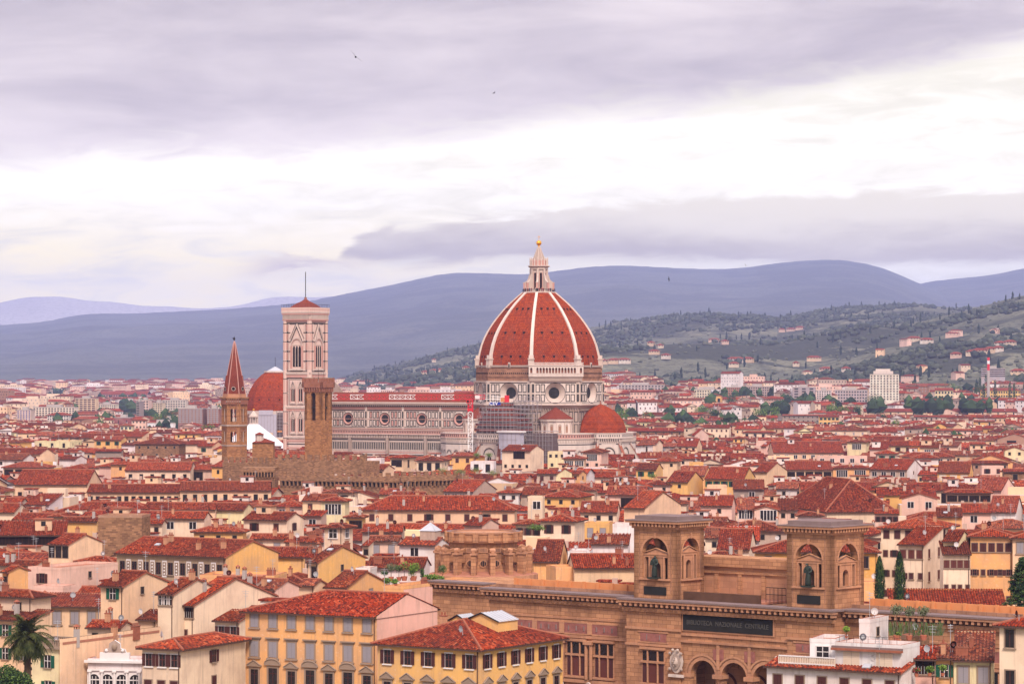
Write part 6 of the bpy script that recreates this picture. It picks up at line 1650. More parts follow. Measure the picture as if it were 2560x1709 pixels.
# ------------------------------------------------------------ hexagonal brick belfry with spire
Yb = 1110.0; p = at(586, 1140, Yb)
sp_ = empty('spire_tower', (p.x, Yb, 0), R(0)); tag(sp_, 'slender hexagonal brown brick tower with a pointed red spire', 'bell tower')
PLACED.append((p.x, Yb, 0, 5, 5))
rot6 = R(-90) + R(0); R6 = 4.55
z_of = lambda v: HC - (v - V0) * Yb / F
b = MB()
zA, zB, zC, zD = z_of(1112), z_of(1062), z_of(1002), z_of(992)
b.frustum(6, R6 + .15, R6 + .15, 0, zA, 'tower_stone', rot=rot6 + PI / 6, cap=True)
def hexstage(b, z0, z1, sill, spring):
 ap = R6 * math.cos(PI / 6); hw = R6 * .5
 for k in range(6):
  am = rot6 + PI / 3 * k
  b.M = Matrix.Rotation(am + PI / 2, 4, 'Z') @ Matrix.Translation((0, -ap, 0))
  b.arch(-hw, hw, z0, z1, [(-.62, .46, sill, spring), (.62, .46, sill, spring)], 0, .5, 'tower_stone', seg=6)
  b.box(-.12, .12, -.1, .6, sill, spring + .5, 'white_marble')
  for i in range(8):
   a, a2 = PI * i / 8, PI * (i + 1) / 8; P = lambda q, r: (r * math.cos(q), -.12, spring + .25 + r * 1.15 * math.sin(q)); b.face([P(a, 1.55), P(a2, 1.55), P(a2, 1.25), P(a, 1.25)], 'brick')
  b.box(-hw - .05, -hw + .45, -.25, .2, z0, z1, 'tower_stone'); b.box(-hw - .2, hw + .2, -.4, .3, z1 - .35, z1 + .1, 'aged_marble')
  for i in range(6): x = -hw + 2 * hw * (i + .5) / 6; b.box(x - .14, x + .14, -.32, 0, z1 - 1.1, z1 - .35, 'tower_stone')
 b.M = None
hexstage(b, zA, zB, zA + 1.2, zA + 4.6); hexstage(b, zB, zC, zB + 1.3, zB + 5.6)
b.M = None
for z0, r in ((zA - .3, .35), (zB - .25, .3)): b.frustum(6, R6 + r, R6 + r, z0, z0 + .45, 'aged_marble', rot=rot6 + PI / 6, capb=True)
b.frustum(6, R6 + .2, R6 + .9, zC, zC + 1.0, 'tower_stone', rot=rot6 + PI / 6, cap=False)
for k in range(6):
 b.M = Matrix.Rotation(rot6 + PI / 3 * k + PI / 2, 4, 'Z') @ Matrix.Translation((0, -(R6 + .15) * math.cos(PI / 6), 0))
 for i in range(7): x = -2.3 + 4.6 * (i + .5) / 7; b.box(x - .17, x + .17, -.55, 0, zC - 1.2, zC + .4, 'brick'); b.box(x - .1, x + .1, -.56, -.5, zC + .6, zC + 1.6, 'aged_marble')
b.M = None
b.frustum(6, R6 + 1.0, R6 + 1.0, zC + 1.0, zC + 1.5, 'tower_stone', rot=rot6 + PI / 6, capb=True)
b.frustum(6, 4.35, 4.35, zC + 1.5, z_of(984), 'pale_sandstone', rot=rot6 + PI / 6)
b.build('shaft', sp_)
s = MB(); z0, zt = z_of(984), z_of(857)
s.frustum(6, 4.1, .35, z0, zt, 'spire_tiles', rot=rot6 + PI / 6)
for k in range(6):
 a = rot6 + PI / 6 + PI / 3 * k; s.bar((4.15 * math.cos(a), 4.15 * math.sin(a), z0), (.36 * math.cos(a), .36 * math.sin(a), zt), .16, 'pink_marble')
 s.M = Matrix.Rotation(rot6 + PI / 3 * k + PI / 2, 4, 'Z') @ Matrix.Translation((0, -3.75, 0))
 # gablet with quatrefoil opening
 s.face([(-1.75, 0, z0), (1.75, 0, z0), (0, .25, z0 + 6.8)], 'spire_tiles'); s.face([(1.75, 0, z0), (0, 2.4, z0 + 6.8), (0, .25, z0 + 6.8)], 'spire_tiles'); s.face([(-1.75, 0, z0), (0, .25, z0 + 6.8), (0, 2.4, z0 + 6.8)], 'spire_tiles')
 n = 10
 s.face([(.85 * math.cos(2 * PI * i / n), -.06, z0 + 1.9 + .85 * math.sin(2 * PI * i / n)) for i in range(n)], 'aged_marble'); s.face([(.6 * math.cos(2 * PI * i / n), -.10, z0 + 1.9 + .6 * math.sin(2 * PI * i / n)) for i in range(n)], 'dark_void')
 s.M = None
s.frustum(6, .45, .3, zt, zt + .7, 'pink_marble', rot=rot6); s.bar((0, 0, zt), (0, 0, z_of(840)), .06, 'metal_dark')
s.ball((-.1, 0, z_of(846.5)), .42, 'metal_dark', 8, 6, 1.5); s.bar((-.1, 0, z_of(847)), (-.8, 0, z_of(845)), .1, 'metal_dark')
s.build('spire', sp_)
# ------------------------------------------------------------ crenellated stone palace tower and its walls
Yg = 1030.0; ag = -R(30)
p = at(796, 1000, Yg)
tw = empty('stone_tower', (p.x, Yg, 0), ag); tag(tw, 'square brown stone tower with red swallow notched battlements before the nave', 'tower')
PLACED.append((p.x, Yg, ag, 5, 5))
h = 3.4; zt = HC - (944 - V0) * Yg / F; zc = HC - (975 - V0) * Yg / F; zo1 = HC - (1050 - V0) * Yg / F; zo2 = HC - (988 - V0) * Yg / F
b = MB()
b.box(-h, h, -h, h, 0, zo1, 'tower_stone', bottom=False)
for i in range(4):
 b.M = Matrix.Rotation(PI / 2 * i, 4, 'Z')
 b.arch(-h, h, zo1, zc, [(0.1, .98, zo1 + .01, zo2)], -h, -h + .9, 'tower_stone', seg=8)
 b.box(-.8, 1.0, -h + .5, -h + .7, zo1 + 4.2, zo1 + 4.7, 'metal_dark')
b.M = None
b.box(-h + 1.3, h - 1.3, -h + 1.3, h - 1.3, zo1, zc, 'eave_wood'); b.box(-h, h, -h, h, zc, zc + .3, 'tower_stone')  # added dark core stands in for the shade inside the belfry
b.build('shaft', tw)
hd = MB()
for i in range(4):
 hd.M = Matrix.Rotation(PI / 2 * i, 4, 'Z')
 n = 7
 for k in range(n): x = -h - .2 + (2 * h + .4) * (k + .5) / n; hd.box(x - .2, x + .2, -h - .6, -h, zc - .6, zc + .9, 'brick')
 hd.box(-h - .7, h + .7, -h - .7, -h, zc + .9, zt - 1.5, 'brick')
 for k in range(5): x = -h - .35 + (2 * h + .7) * (k + .5) / 5 ; x = -h - .7 + .6 + k * (2 * h + 1.4 - 1.2) / 4; hd.box(x - .55, x + .55, -h - .7, -h - .25, zt - 1.5, zt, 'brick'); hd.box(x - .58, x + .58, -h - .72, -h - .23, zt, zt + .1, 'copper') if k % 2 else None
hd.M = None; hd.build('battlements', tw)
ex_ = MB(); ex_.bar((0, 0, zt - 3), (0, 0, zt + 8), .06, 'metal_dark'); ex_.bar((2.2, 0, zt - 3), (2.2, 0, zt + 6), .05, 'metal_dark'); ex_.build('flagpole', tw)
def merlon_wall(b, p0, p1, z0, zt, th, mat, corb=False, mw=1.5, top=None):
 p0, p1 = Vector(p0), Vector(p1); L_ = (p1 - p0).length; a = math.atan2(p1.y - p0.y, p1.x - p0.x)
 b.M = Matrix.Translation((p0.x, p0.y, 0)) @ Matrix.Rotation(a, 4, 'Z')
 b.box(0, L_, 0, th, 0, z0, mat)
 n = max(2, int(L_ / (mw * 1.85))); st = L_ / n
 for i in range(n): b.box(i * st + st * .22, i * st + st * .78, -.02, .55, z0, zt, mat); b.box(i * st, i * st + st * .22, .3, .5, z0, z0 + .3, mat)
 if corb:
  m = int(L_ / 1.5)
  for i in range(m): x = (i + .5) * L_ / m; b.box(x - .2, x + .2, -.7, 0, z0 - 3.3, z0 - 1.6, mat)
  b.box(0, L_, -.75, 0, z0 - 1.6, z0 - .2, mat)
  for i in range(m - 1): x = (i + 1) * L_ / m; b.box(x - .42, x + .42, -.06, 0, z0 - 3.2, z0 - 1.9, 'dark_void')
 b.M = None
# upper keep
pal = empty('crenellated_palace', (at(700, 1150, 1035).x, 1035, 0), 0); tag(pal, 'brown stone palace with battlements around the square stone tower', 'palace')
def toloc(o, q): return (q[0] - o.location.x, q[1] - o.location.y)
b = MB()
def W2(u, Y): return toloc(pal, ((u - 1280) / F * Y, Y))
Y1, Y2 = 1040, 1018
merlon_wall(b, W2(556, 1045), W2(690, 1030), HC - (1158 - V0) * 1035 / F, HC - (1143 - V0) * 1035 / F, 9, 'rough_stone')
merlon_wall(b, W2(690, 1024), W2(914, 1012), HC - (1152 - V0) * 1018 / F, HC - (1136 - V0) * 1018 / F, 12, 'rough_stone')
merlon_wall(b, W2(914, 1012), W2(918, 1040), HC - (1152 - V0) * 1018 / F, HC - (1136 - V0) * 1018 / F, .6, 'rough_stone')
b.build('keep', pal)
b = MB()
merlon_wall(b, W2(700, 992), W2(1000, 975), HC - (1191 - V0) * 983 / F, HC - (1180 - V0) * 983 / F, 8, 'rough_stone', True)
merlon_wall(b, W2(1000, 975), W2(1168, 990), HC - (1189 - V0) * 982 / F, HC - (1177 - V0) * 982 / F, 8, 'rough_stone', True)
b.M = None; b.build('outer_wall', pal)
b = MB(); x0, x1 = W2(606, 1000)[0], W2(690, 1000)[0]; zz = HC - (1168 - V0) * 1000 / F
b.box(x0, x1, -38, -25, 0, zz - 3.2, 'rough_stone'); b.box(x0, x1, -39, -25, zz - 1.2, zz, 'rough_stone')
for i in range(11): x = x0 + (x1 - x0) * (i + .5) / 11; b.box(x - .2, x + .2, -39, -38, zz - 3.2, zz - 1.2, 'rough_stone'); b.box(x + .25, x + .8, -38.1, -38, zz - 3, zz - 1.5, 'dark_void') if i < 10 else None
b.build('arcaded_block', pal)
b = MB(); x0, x1 = W2(630, 1060)[0], W2(683, 1060)[0]; zz = HC - (1106 - V0) * 1060 / F
b.box(x0, x0 + 7.5, 26, 33, 0, zz, 'tower_stone'); b.face([(x0 - .4, 25.6, zz - .3), (x0 + 3.7, 29, zz + 1.3), (x0 + 3.7, 29.2, zz + 1.3), (x0 - .4, 33.4, zz - .3)], 'spire_tiles')
b.frustum(4, 5.7, .3, zz, zz + 1.6, 'spire_tiles', rot=PI / 4, cx=x0 + 3.75, cy=29.5)
zl = zz + 1.2
b.frustum(6, 1.5, 1.5, zl - 1, zl + 1.6, 'white_marble', cx=x0 + 2.4, cy=28); b.frustum(6, 2.0, .1, zl + 1.6, zl + 2.5, 'spire_tiles', cx=x0 + 2.4, cy=28)
b.build('turret', pal)
for uu in ((560, 925, 1040), (700, 1165, 990)): PLACED.append(((at((uu[0] + uu[1]) / 2, 0, uu[2]).x), uu[2], 0, (uu[1] - uu[0]) / 2 * uu[2] / F, 9))
# ------------------------------------------------------------ white roofed baptistery and the second dome
Yp = 1425.0; p = at(634, 1100, Yp)
bp = empty('baptistery', (p.x, Yp, 0), AC); tag(bp, 'octagonal baptistery with a plain white pyramid roof left of the bell tower', 'baptistery'); PLACED.append((p.x, Yp, AC, 16, 16))
z_of = lambda v: HC - (v - V0) * Yp / F
b = MB(); b.frustum(8, 16.4, 16.4, 0, z_of(1121), 'aged_marble', rot=ROT8)
for k in range(8):
 b.M = face_frame(k, 16.4 * math.cos(PI / 8))
 for i in range(3): panel(b, -5.6 + i * 3.9, -2.2 + i * 3.9, 3, z_of(1121) - 2, 0, .3)
b.M = None; b.build('wall', bp)
b = MB(); b.frustum(8, 17.4, 2.4, z_of(1120), z_of(1060), 'baptistery_roof', rot=ROT8); b.build('roof', bp)
b = MB(); zl = z_of(1060); b.frustum(8, 2.3, 2.3, zl - .5, zl + .6, 'white_marble', rot=ROT8)
for k in range(8): a = PI / 8 + PI / 4 * k; b.bar((1.8 * math.cos(a), 1.8 * math.sin(a), zl), (1.8 * math.cos(a), 1.8 * math.sin(a), z_of(1042)), .2, 'white_marble', 6)
b.frustum(8, .9, .9, zl, z_of(1042), 'curtain', rot=ROT8); b.frustum(8, 2.4, 2.4, z_of(1042), z_of(1039), 'white_marble', rot=ROT8, capb=True); b.frustum(8, 2.0, .15, z_of(1039), z_of(1026), 'white_marble', rot=ROT8); b.ball((0, 0, z_of(1023.5)), .5, 'gold', 8, 6)
b.build('lantern', bp)
Ys = 1660.0; p = at(688, 1000, Ys)
cp = empty('domed_chapel', (p.x, Ys, 0), AC + R(10)); tag(cp, 'second red tiled dome, partly wrapped in sheeting, behind the bell tower', 'church'); PLACED.append((p.x, Ys, AC, 22, 22))
z_of = lambda v: HC - (v - V0) * Ys / F
b = MB(); rs = [(1026, 16.7), (1010, 16.5), (990, 15.5), (970, 13.6), (952, 11.0), (938, 8.0), (930, 5.4)]
for k in range(8):
 s_ = 0
 for (v0_, r0), (v1_, r1) in zip(rs, rs[1:]):
  z0, z1 = z_of(v0_), z_of(v1_); a, b2 = oct_c(r0, k), oct_c(r0, k + 1); c2, d2 = oct_c(r1, k + 1), oct_c(r1, k); hh = math.hypot(z1 - z0, r0 - r1); w0, w1 = r0 * .38, r1 * .38
  b.face([(a[0], a[1], z0), (b2[0], b2[1], z0), (c2[0], c2[1], z1), (d2[0], d2[1], z1)], 'dome_tiles', [(-w0, s_), (w0, s_), (w1, s_ + hh), (-w1, s_ + hh)]); s_ += hh
for k in range(8):
 am = PI / 8 + PI / 4 * (k + .5)
 for (v, r) in ((998, 14.9), (966, 12.0)):
  for q in (-.2, .2): x, y = r * math.cos(am + q), r * math.sin(am + q); b.ball((x, y, z_of(v)), .5, 'dark_void', 6, 4)
dm = b.build('dome', cp)
b = MB(); b.frustum(8, 6.2, 6.2, z_of(931), z_of(927), 'white_marble', rot=ROT8, capb=True); b.frustum(8, 4.6, .3, z_of(927), z_of(916), 'pale_roof', rot=ROT8); b.bar((0, 0, z_of(916)), (0, 0, z_of(893)), .12, 'metal_dark'); b.build('cap', dm)
b = MB(); b.frustum(8, 17.0, 17.0, 0, z_of(1026), 'white_marble', rot=ROT8)
for k in range(8):
 b.M = face_frame(k, 17.0 * math.cos(PI / 8)); zs = z_of(1044)
 b.box(-2.3, 2.3, -.1, 0, 20, zs, 'drum_stone'); b.face([(2.3 * math.cos(PI * i / 8), -.1, zs + 2.3 * math.sin(PI * i / 8)) for i in range(9)], 'drum_stone')
 for i in range(8): a, a2 = PI * i / 8, PI * (i + 1) / 8; b.face([(3.3 * math.cos(a), -.2, zs + 3.3 * math.sin(a)), (3.3 * math.cos(a2), -.2, zs + 3.3 * math.sin(a2)), (2.6 * math.cos(a2), -.2, zs + 2.6 * math.sin(a2)), (2.6 * math.cos(a), -.2, zs + 2.6 * math.sin(a))], 'bright_marble')
b.M = None; b.build('drum', cp)
sh = empty('sheeted_scaffolding', ((670 - 1280) / F * (Ys - 22), Ys - 22, 0), 0); tag(sh, 'scaffolding with grey sheets in front of the second dome', 'scaffolding')
b = MB(); x0 = (646 - 670) / F * Ys; x1 = (691 - 670) / F * Ys; b.box(x0, x1, 0, 3, 12, z_of(1034), 'sheeting'); b.box(x0 + .3, x1 - 2, -.3, 0, z_of(1034) - .4, z_of(1024), 'sheeting')
for i in range(1, 6): x = x0 + (x1 - x0) * i / 6; b.box(x - .06, x + .06, -.35, -.3, 12, z_of(1036), 'scaffold')
b.build('sheet', sh)
b = MB(); lattice(b, x1, x1 + 5.2, 0, 2.5, 8, z_of(1026), 1.7, 1.9, .1, 'scaffold'); b.box(x1 + .2, x1 + 5, 2.6, 3, 8, z_of(1030), 'netting'); b.box(x1 + .5, x1 + 3, -.1, .1, z_of(1078), z_of(1074), 'orange_trim'); b.build('poles', sh)
# ------------------------------------------------------------ tower crane over the nave
Yc_ = 1255.0; p = at(1176, 1100, Yc_); ac = R(-3)
crn = empty('tower_crane', (p.x, Yc_, 0), ac); tag(crn, 'red and white lattice tower crane with a blue lettered sign', 'crane')
z_of = lambda v: HC - (v - V0) * Yc_ / F
def truss(b, p0, p1, w, mat, r=.09, n=None, vert=False):
 p0, p1 = Vector(p0), Vector(p1); d = p1 - p0; L_ = d.length; d.normalize()
 u = Vector((0, 1, 0)); v_ = d.cross(u).normalized()
 if v_.z < 0: v_ = -v_
 n = n or max(1, round(L_ / (w * 1.25)))
 cs = [u * (w / 2) + v_ * (w / 2), -u * (w / 2) + v_ * (w / 2), -u * (w / 2) - v_ * (w / 2), u * (w / 2) - v_ * (w / 2)]
 for c_ in cs: b.bar(p0 + c_, p1 + c_, r * 1.25, mat, 4)
 for i in range(n):
  a0, a1 = p0 + d * (L_ * i / n), p0 + d * (L_ * (i + 1) / n)
  for k in range(4):
   c0, c1 = cs[k], cs[(k + 1) % 4]
   b.bar(a0 + c0, a1 + c1, r, mat, 3) if (i + k) % 2 else b.bar(a0 + c1, a1 + c0, r, mat, 3)
   b.bar(a1 + c0, a1 + c1, r, mat, 3)
b = MB(); truss(b, (0, 0, 0), (0, 0, z_of(1030)), 1.9, 'crane_white', .10); truss(b, (0, 0, z_of(1030)), (0, 0, z_of(1000)), 1.9, 'crane_red', .16); b.box(-1.2, 1.2, -1.2, 1.2, z_of(1027), z_of(1021), 'crane_red'); b.build('mast', crn)
b = MB(); zj = z_of(992); jh = 1.9
def xj(u): return (u - 1176) / F * Yc_
segs = [(1240 - 40, 1176, 'crane_red'), (1176, 1136, 'crane_red'), (1136, 1104, 'crane_white'), (1104, 1039, 'crane_red'), (1039, 973, 'crane_white'), (973, 909, 'crane_red'), (909, 875, 'crane_white'), (875, 843, 'crane_red'), (843, 815, 'crane_white')]
for u0, u1, m_ in segs: truss(b, (xj(u0), 0, zj), (xj(u1), 0, zj), jh, m_, .075 if m_ == 'crane_white' else .07)
b.box(xj(1130), xj(1150), -.8, .8, zj - 1.5, zj - .9, 'crane_red'); b.build('jib', crn)
b = MB(); truss(b, (xj(1176), 0, zj), (xj(1212), 0, zj), jh, 'crane_red', .09); b.box(xj(1212), xj(1263), -.7, .7, zj - 1.0, zj - .75, 'crane_white'); b.box(xj(1212), xj(1263), -.7, -.6, zj - .1, zj, 'crane_white')
b.bar((xj(1212), 0, zj + .9), (xj(1262), 0, zj - .2), .06, 'crane_white'); b.box(xj(1262), xj(1273), -1.2, 1.2, zj - 2.2, zj + .7, 'crane_red'); b.box(xj(1252), xj(1262), -1.0, 1.0, zj - 2.0, zj - .2, 'orange_trim'); b.box(xj(1188), xj(1200), -1.1, .2, zj - .8, zj + .7, 'white_frame'); b.build('counter_jib', crn)
sg = MB(); x0, x1 = xj(1223), xj(1252); zs0, zs1 = z_of(1012), z_of(1004.5); sg.box(x0, x1, -.85, -.75, zs0, zs1, 'sign_blue'); sg = sg.build('sign', crn)
def text_mesh(s, size, mat, extr=.02, sx=1.0):
 cu = bpy.data.curves.new('lettering', 'FONT'); cu.body = s; cu.size = size; cu.extrude = extr; cu.align_x = 'CENTER'; cu.align_y = 'CENTER'; cu.space_character = 1.05; cu.offset = size * .012
 o = bpy.data.objects.new('tmp', cu); COL.objects.link(o); dg = bpy.context.evaluated_depsgraph_get(); me = bpy.data.meshes.new_from_object(o.evaluated_get(dg)); me.materials.clear(); me.materials.append(MATS[mat])
 COL.objects.unlink(o); bpy.data.objects.remove(o); me.name = 'lettering'; return me
tm = text_mesh('CEV', 1.95, 'sign_white', .03); t_ = link('lettering', tm, sg, ((x0 + x1) / 2 - .55, -.90, (zs0 + zs1) / 2)); t_.rotation_euler = (PI / 2, 0, 0); t_.scale = (1.0, 1.0, 1.0)
cab = MB(); cab.box(-1.6, -.3, -1.9, -.5, zj - 2.6, zj - .9, 'crane_red'); cab.box(-1.4, -.5, -1.93, -1.9, zj - 2.3, zj - 1.3, 'glass'); cab.build('cab', crn)
# ------------------------------------------------------------ buildings one can single out far away
def block(u0, u1, vt, vb, Y, color, rows, cols, label, roof='f', name='apartment_building', wm='glass', a=8, extra=None, dep=14, kk=.55, cat='building', Hb=None, Yx=None):
 Y = Yx or solve_y((u0 + u1) / 2, vt, Hb or max(13, rows * 3.4 + 2), 1500)
 ar = R(a); x0 = (u0 - 1280) / F * Y; x1 = (u1 - 1280) / F * Y; Lx = (x1 - x0 - dep * math.sin(ar) * .0) / math.cos(ar); zt = HC - (vt - V0) * Y / F; g = ground_z((x0 + x1) / 2, Y) if not Yx else hill_z((u0 + u1) / 2, Y) - 6; H = zt - g
 t = empty(name, ((x0 + x1) / 2, Y + dep / 2, g), -ar); tag(t, label, cat)
 cc = WALL.get(color, color) if isinstance(color, str) else color
 b = MB(); b.box(-Lx / 2, Lx / 2, -dep / 2, dep / 2, 0, H, 'plaster'); b.build('wall', t, color=cc)
 if roof == 'f':
  b = MB(); b.box(-Lx / 2 - .3, Lx / 2 + .3, -dep / 2 - .3, dep / 2 + .3, H, H + .5, 'concrete'); b.box(-Lx * .2, Lx * .15, -3, 3, H + .5, H + 3, 'concrete'); b.build('roof', t)
 else:
  b = roof_mb(Lx, dep, H, roof, dep * .16, False); b.build('roof', t, color=(1, 1, 1))
 st = (zt - (HC - (vb - V0) * Y / F)) / rows
 wv = Lx / cols * kk / 2; wh = st * .5
 def key(): return ('far', round(wv, 2), round(wh, 2), wm)
 if key() not in WINMESH:
  m_ = MB(); m_.box(-wv, wv, -.12, .02, 0, wh, wm); m_.box(-wv - .2, wv + .2, -.3, .02, -.3, 0, 'concrete'); WINMESH[key()] = m_.mesh('window')
 n = 0
 for r_ in range(rows):
  for c_ in range(cols):
   n += 1
   if n > 96: break
   link('window', WINMESH[key()], t, (-Lx / 2 + Lx * (c_ + .5) / cols, -dep / 2, H - st * (r_ + .8)), 0)
 PLACED.append(((x0 + x1) / 2, Y + dep / 2, -ar, Lx / 2 + 1, dep / 2 + 1)); SHIELD.append((u0, u1, vt, vb, Y))
 return t, Lx, H
t, Lx, H = block(2178, 2249, 936, 1000, 2300, (.80, .74, .64), 10, 9, 'tall white tower block with stepped top standing above the right rows', kk=.42, Hb=36, wm='metal_dark')
b = MB(); b.box(-Lx * .38, Lx * .30, -7, 7, H + .5, H + 3.4, 'bright_marble'); b.box(-Lx * .30, Lx * .2, -6, 6, H + 3.4, H + 5.5, 'bright_marble')
for i in range(8): b.bar((-Lx * .3 + i * 1.4, 0, H + 5), (-Lx * .3 + i * 1.4, 0, H + 7.5), .15, 'metal_dark')
b.build('roof_storey', t)
block(1984, 2040, 968, 1001, 2350, (.36, .31, .34), 5, 3, 'grey modern office block with a dark glazed centre', wm='metal_dark', kk=.5, name='office_block')
block(2090, 2170, 975, 1005, 2350, (.50, .42, .44), 4, 12, 'wide grey lilac apartment block left of the white tower block')
block(2044, 2080, 976, 1002, 2380, (.80, .72, .72), 5, 6, 'white apartment block just right of the grey office block')
block(1815, 1862, 968, 992, 2600, (.42, .18, .13), 4, 10, 'brown brick apartment block with balcony lines, right of the cathedral', wm='brown_shutter')
block(1862, 1930, 966, 990, 2620, (.45, .34, .32), 4, 12, 'grey brown apartment block beside the brick one')
block(1740, 1812, 973, 990, 2550, (.78, .73, .74), 2, 10, 'pale building with a bright white flat roof', wm='grey_shutter')
block(1738, 1776, 974, 994, 2450, (.80, .70, .52), 3, 6, 'small cream block below the bright white flat roof')
block(1548, 1662, 962, 974, 2900, (.50, .42, .42), 2, 14, 'long low white and brown terrace of flats right of the great dome')
block(1770, 1806, 990, 1008, 2150, (.80, .42, .14), 1, 3, 'bright orange gabled building among pink roofs', roof='gy', name='gabled_building', dep=16)
block(1912, 1960, 996, 1010, 2100, (.72, .42, .33), 2, 12, 'pinkish school like building with two window rows', roof='h')
block(2455, 2552, 975, 994, 2150, (.80, .52, .16), 2, 16, 'long yellow building with regular dark windows at far right', roof='h')
block(2340, 2385, 975, 996, 2300, (.76, .62, .36), 2, 6, 'pale yellow gabled block left of the white gable, far right', roof='gx')
block(2302, 2360, 945, 958, 3000, (.72, .58, .42), 2, 14, 'cream terrace of flats at the foot of the right hill', roof='h')
block(2385, 2440, 948, 968, 2900, (.70, .42, .24), 3, 9, 'orange brown flats left of the dark cypress grove', roof='h')
t, Lx, H = block(2456, 2514, 921, 942, 3150, (.42, .37, .42), 4, 18, 'grey lilac factory like block on the right hillside', name='factory_block', kk=.8, Yx=3500)
st = empty('chimney_stack', ((2471 - 1280) / F * 3200, 3200, hill_z(2471, 3200) - 3)); tag(st, 'red and white banded chimney stack on the right hillside', 'chimney'); b = MB(); zt = HC - (893 - V0) * 3200 / F - st.location.z
for i in range(4): z0 = zt - 14 + i * 3.5; b.frustum(8, 1.5, 1.45, z0, z0 + 3.5, 'crane_red' if i in (0, 3) or i == 1 and False else ('crane_red' if i % 2 else 'crane_white'))
b.frustum(8, 1.7, 1.5, 0, zt - 14, 'concrete'); b.build('shaft', st)
t, Lx, H = block(306, 343, 1001, 1036, 1950, (.30, .055, .060), 1, 1, 'windowless dark red clad block at left', name='red_block', kk=.02, dep=16)
block(343, 352, 1004, 1038, 1960, (.30, .26, .27), 8, 1, 'grey stair tower on the right of the dark red block', name='stair_tower', kk=.8, dep=14)
block(288, 330, 1044, 1062, 1800, (.24, .06, .065), 1, 2, 'lower dark red wing below the dark red block', name='red_wing', kk=.1)
block(189, 241, 996, 1027, 2300, (.78, .58, .38), 6, 5, 'tall cream apartment block with balcony bands at left', wm='brown_shutter', kk=.75)
block(83, 190, 1018, 1040, 2150, (.80, .68, .56), 4, 14, 'wide pale apartment block left of the tall cream one')
block(120, 174, 1037, 1056, 1900, (.80, .73, .68), 3, 9, 'white house with many dark windows under a red roof, far left', roof='h')
block(44, 80, 1025, 1050, 1950, (.66, .50, .44), 5, 5, 'striped pink and blue apartment block at far left', wm='sign_blue', kk=.35)
block(365, 450, 1058, 1073, 1750, (.80, .77, .80), 1, 2, 'long plain white building left of the hexagonal spire', name='white_hall', kk=.04)
block(413, 429, 1048, 1060, 1757, (.80, .77, .80), 1, 1, 'small white upper box on the long plain white building', name='white_tower_room', kk=.1, dep=8)
block(448, 510, 1022, 1056, 2000, (.28, .14, .12), 7, 7, 'brown terraced apartment block with balconies at left', wm='grey_shutter', kk=.7)
block(520, 550, 1022, 1058, 1980, (.30, .12, .09), 7, 4, 'second brown apartment block nearest the hexagonal spire', wm='grey_shutter', kk=.7)
block(352, 374, 1000, 1040, 2200, (.74, .52, .46), 6, 3, 'slim pink apartment tower right of the dark red block')
block(384, 408, 1007, 1036, 2200, (.74, .60, .44), 6, 4, 'slim cream apartment tower above the tree clump')
block(408, 466, 1000, 1030, 2350, (.66, .58, .50), 5, 9, 'wide cream grey apartment block with dark windows above the tree clump')
block(248, 372, 985, 992, 3600, (.46, .22, .22), 1, 20, 'very long pinkish hall with a dark red roof on the far plain', roof='gx', name='long_hall', dep=30)
block(242, 292, 1011, 1021, 2350, (.74, .66, .52), 2, 9, 'cream villa with columns between apartment blocks, far left')
block(540, 560, 1007, 1020, 2200, (.80, .46, .20), 2, 3, 'orange house seen just left of the hexagonal spire')
block(134, 160, 975, 985, 3300, (.05, .05, .06), 2, 4, 'black scaffolded block on the far left plain', name='dark_block')
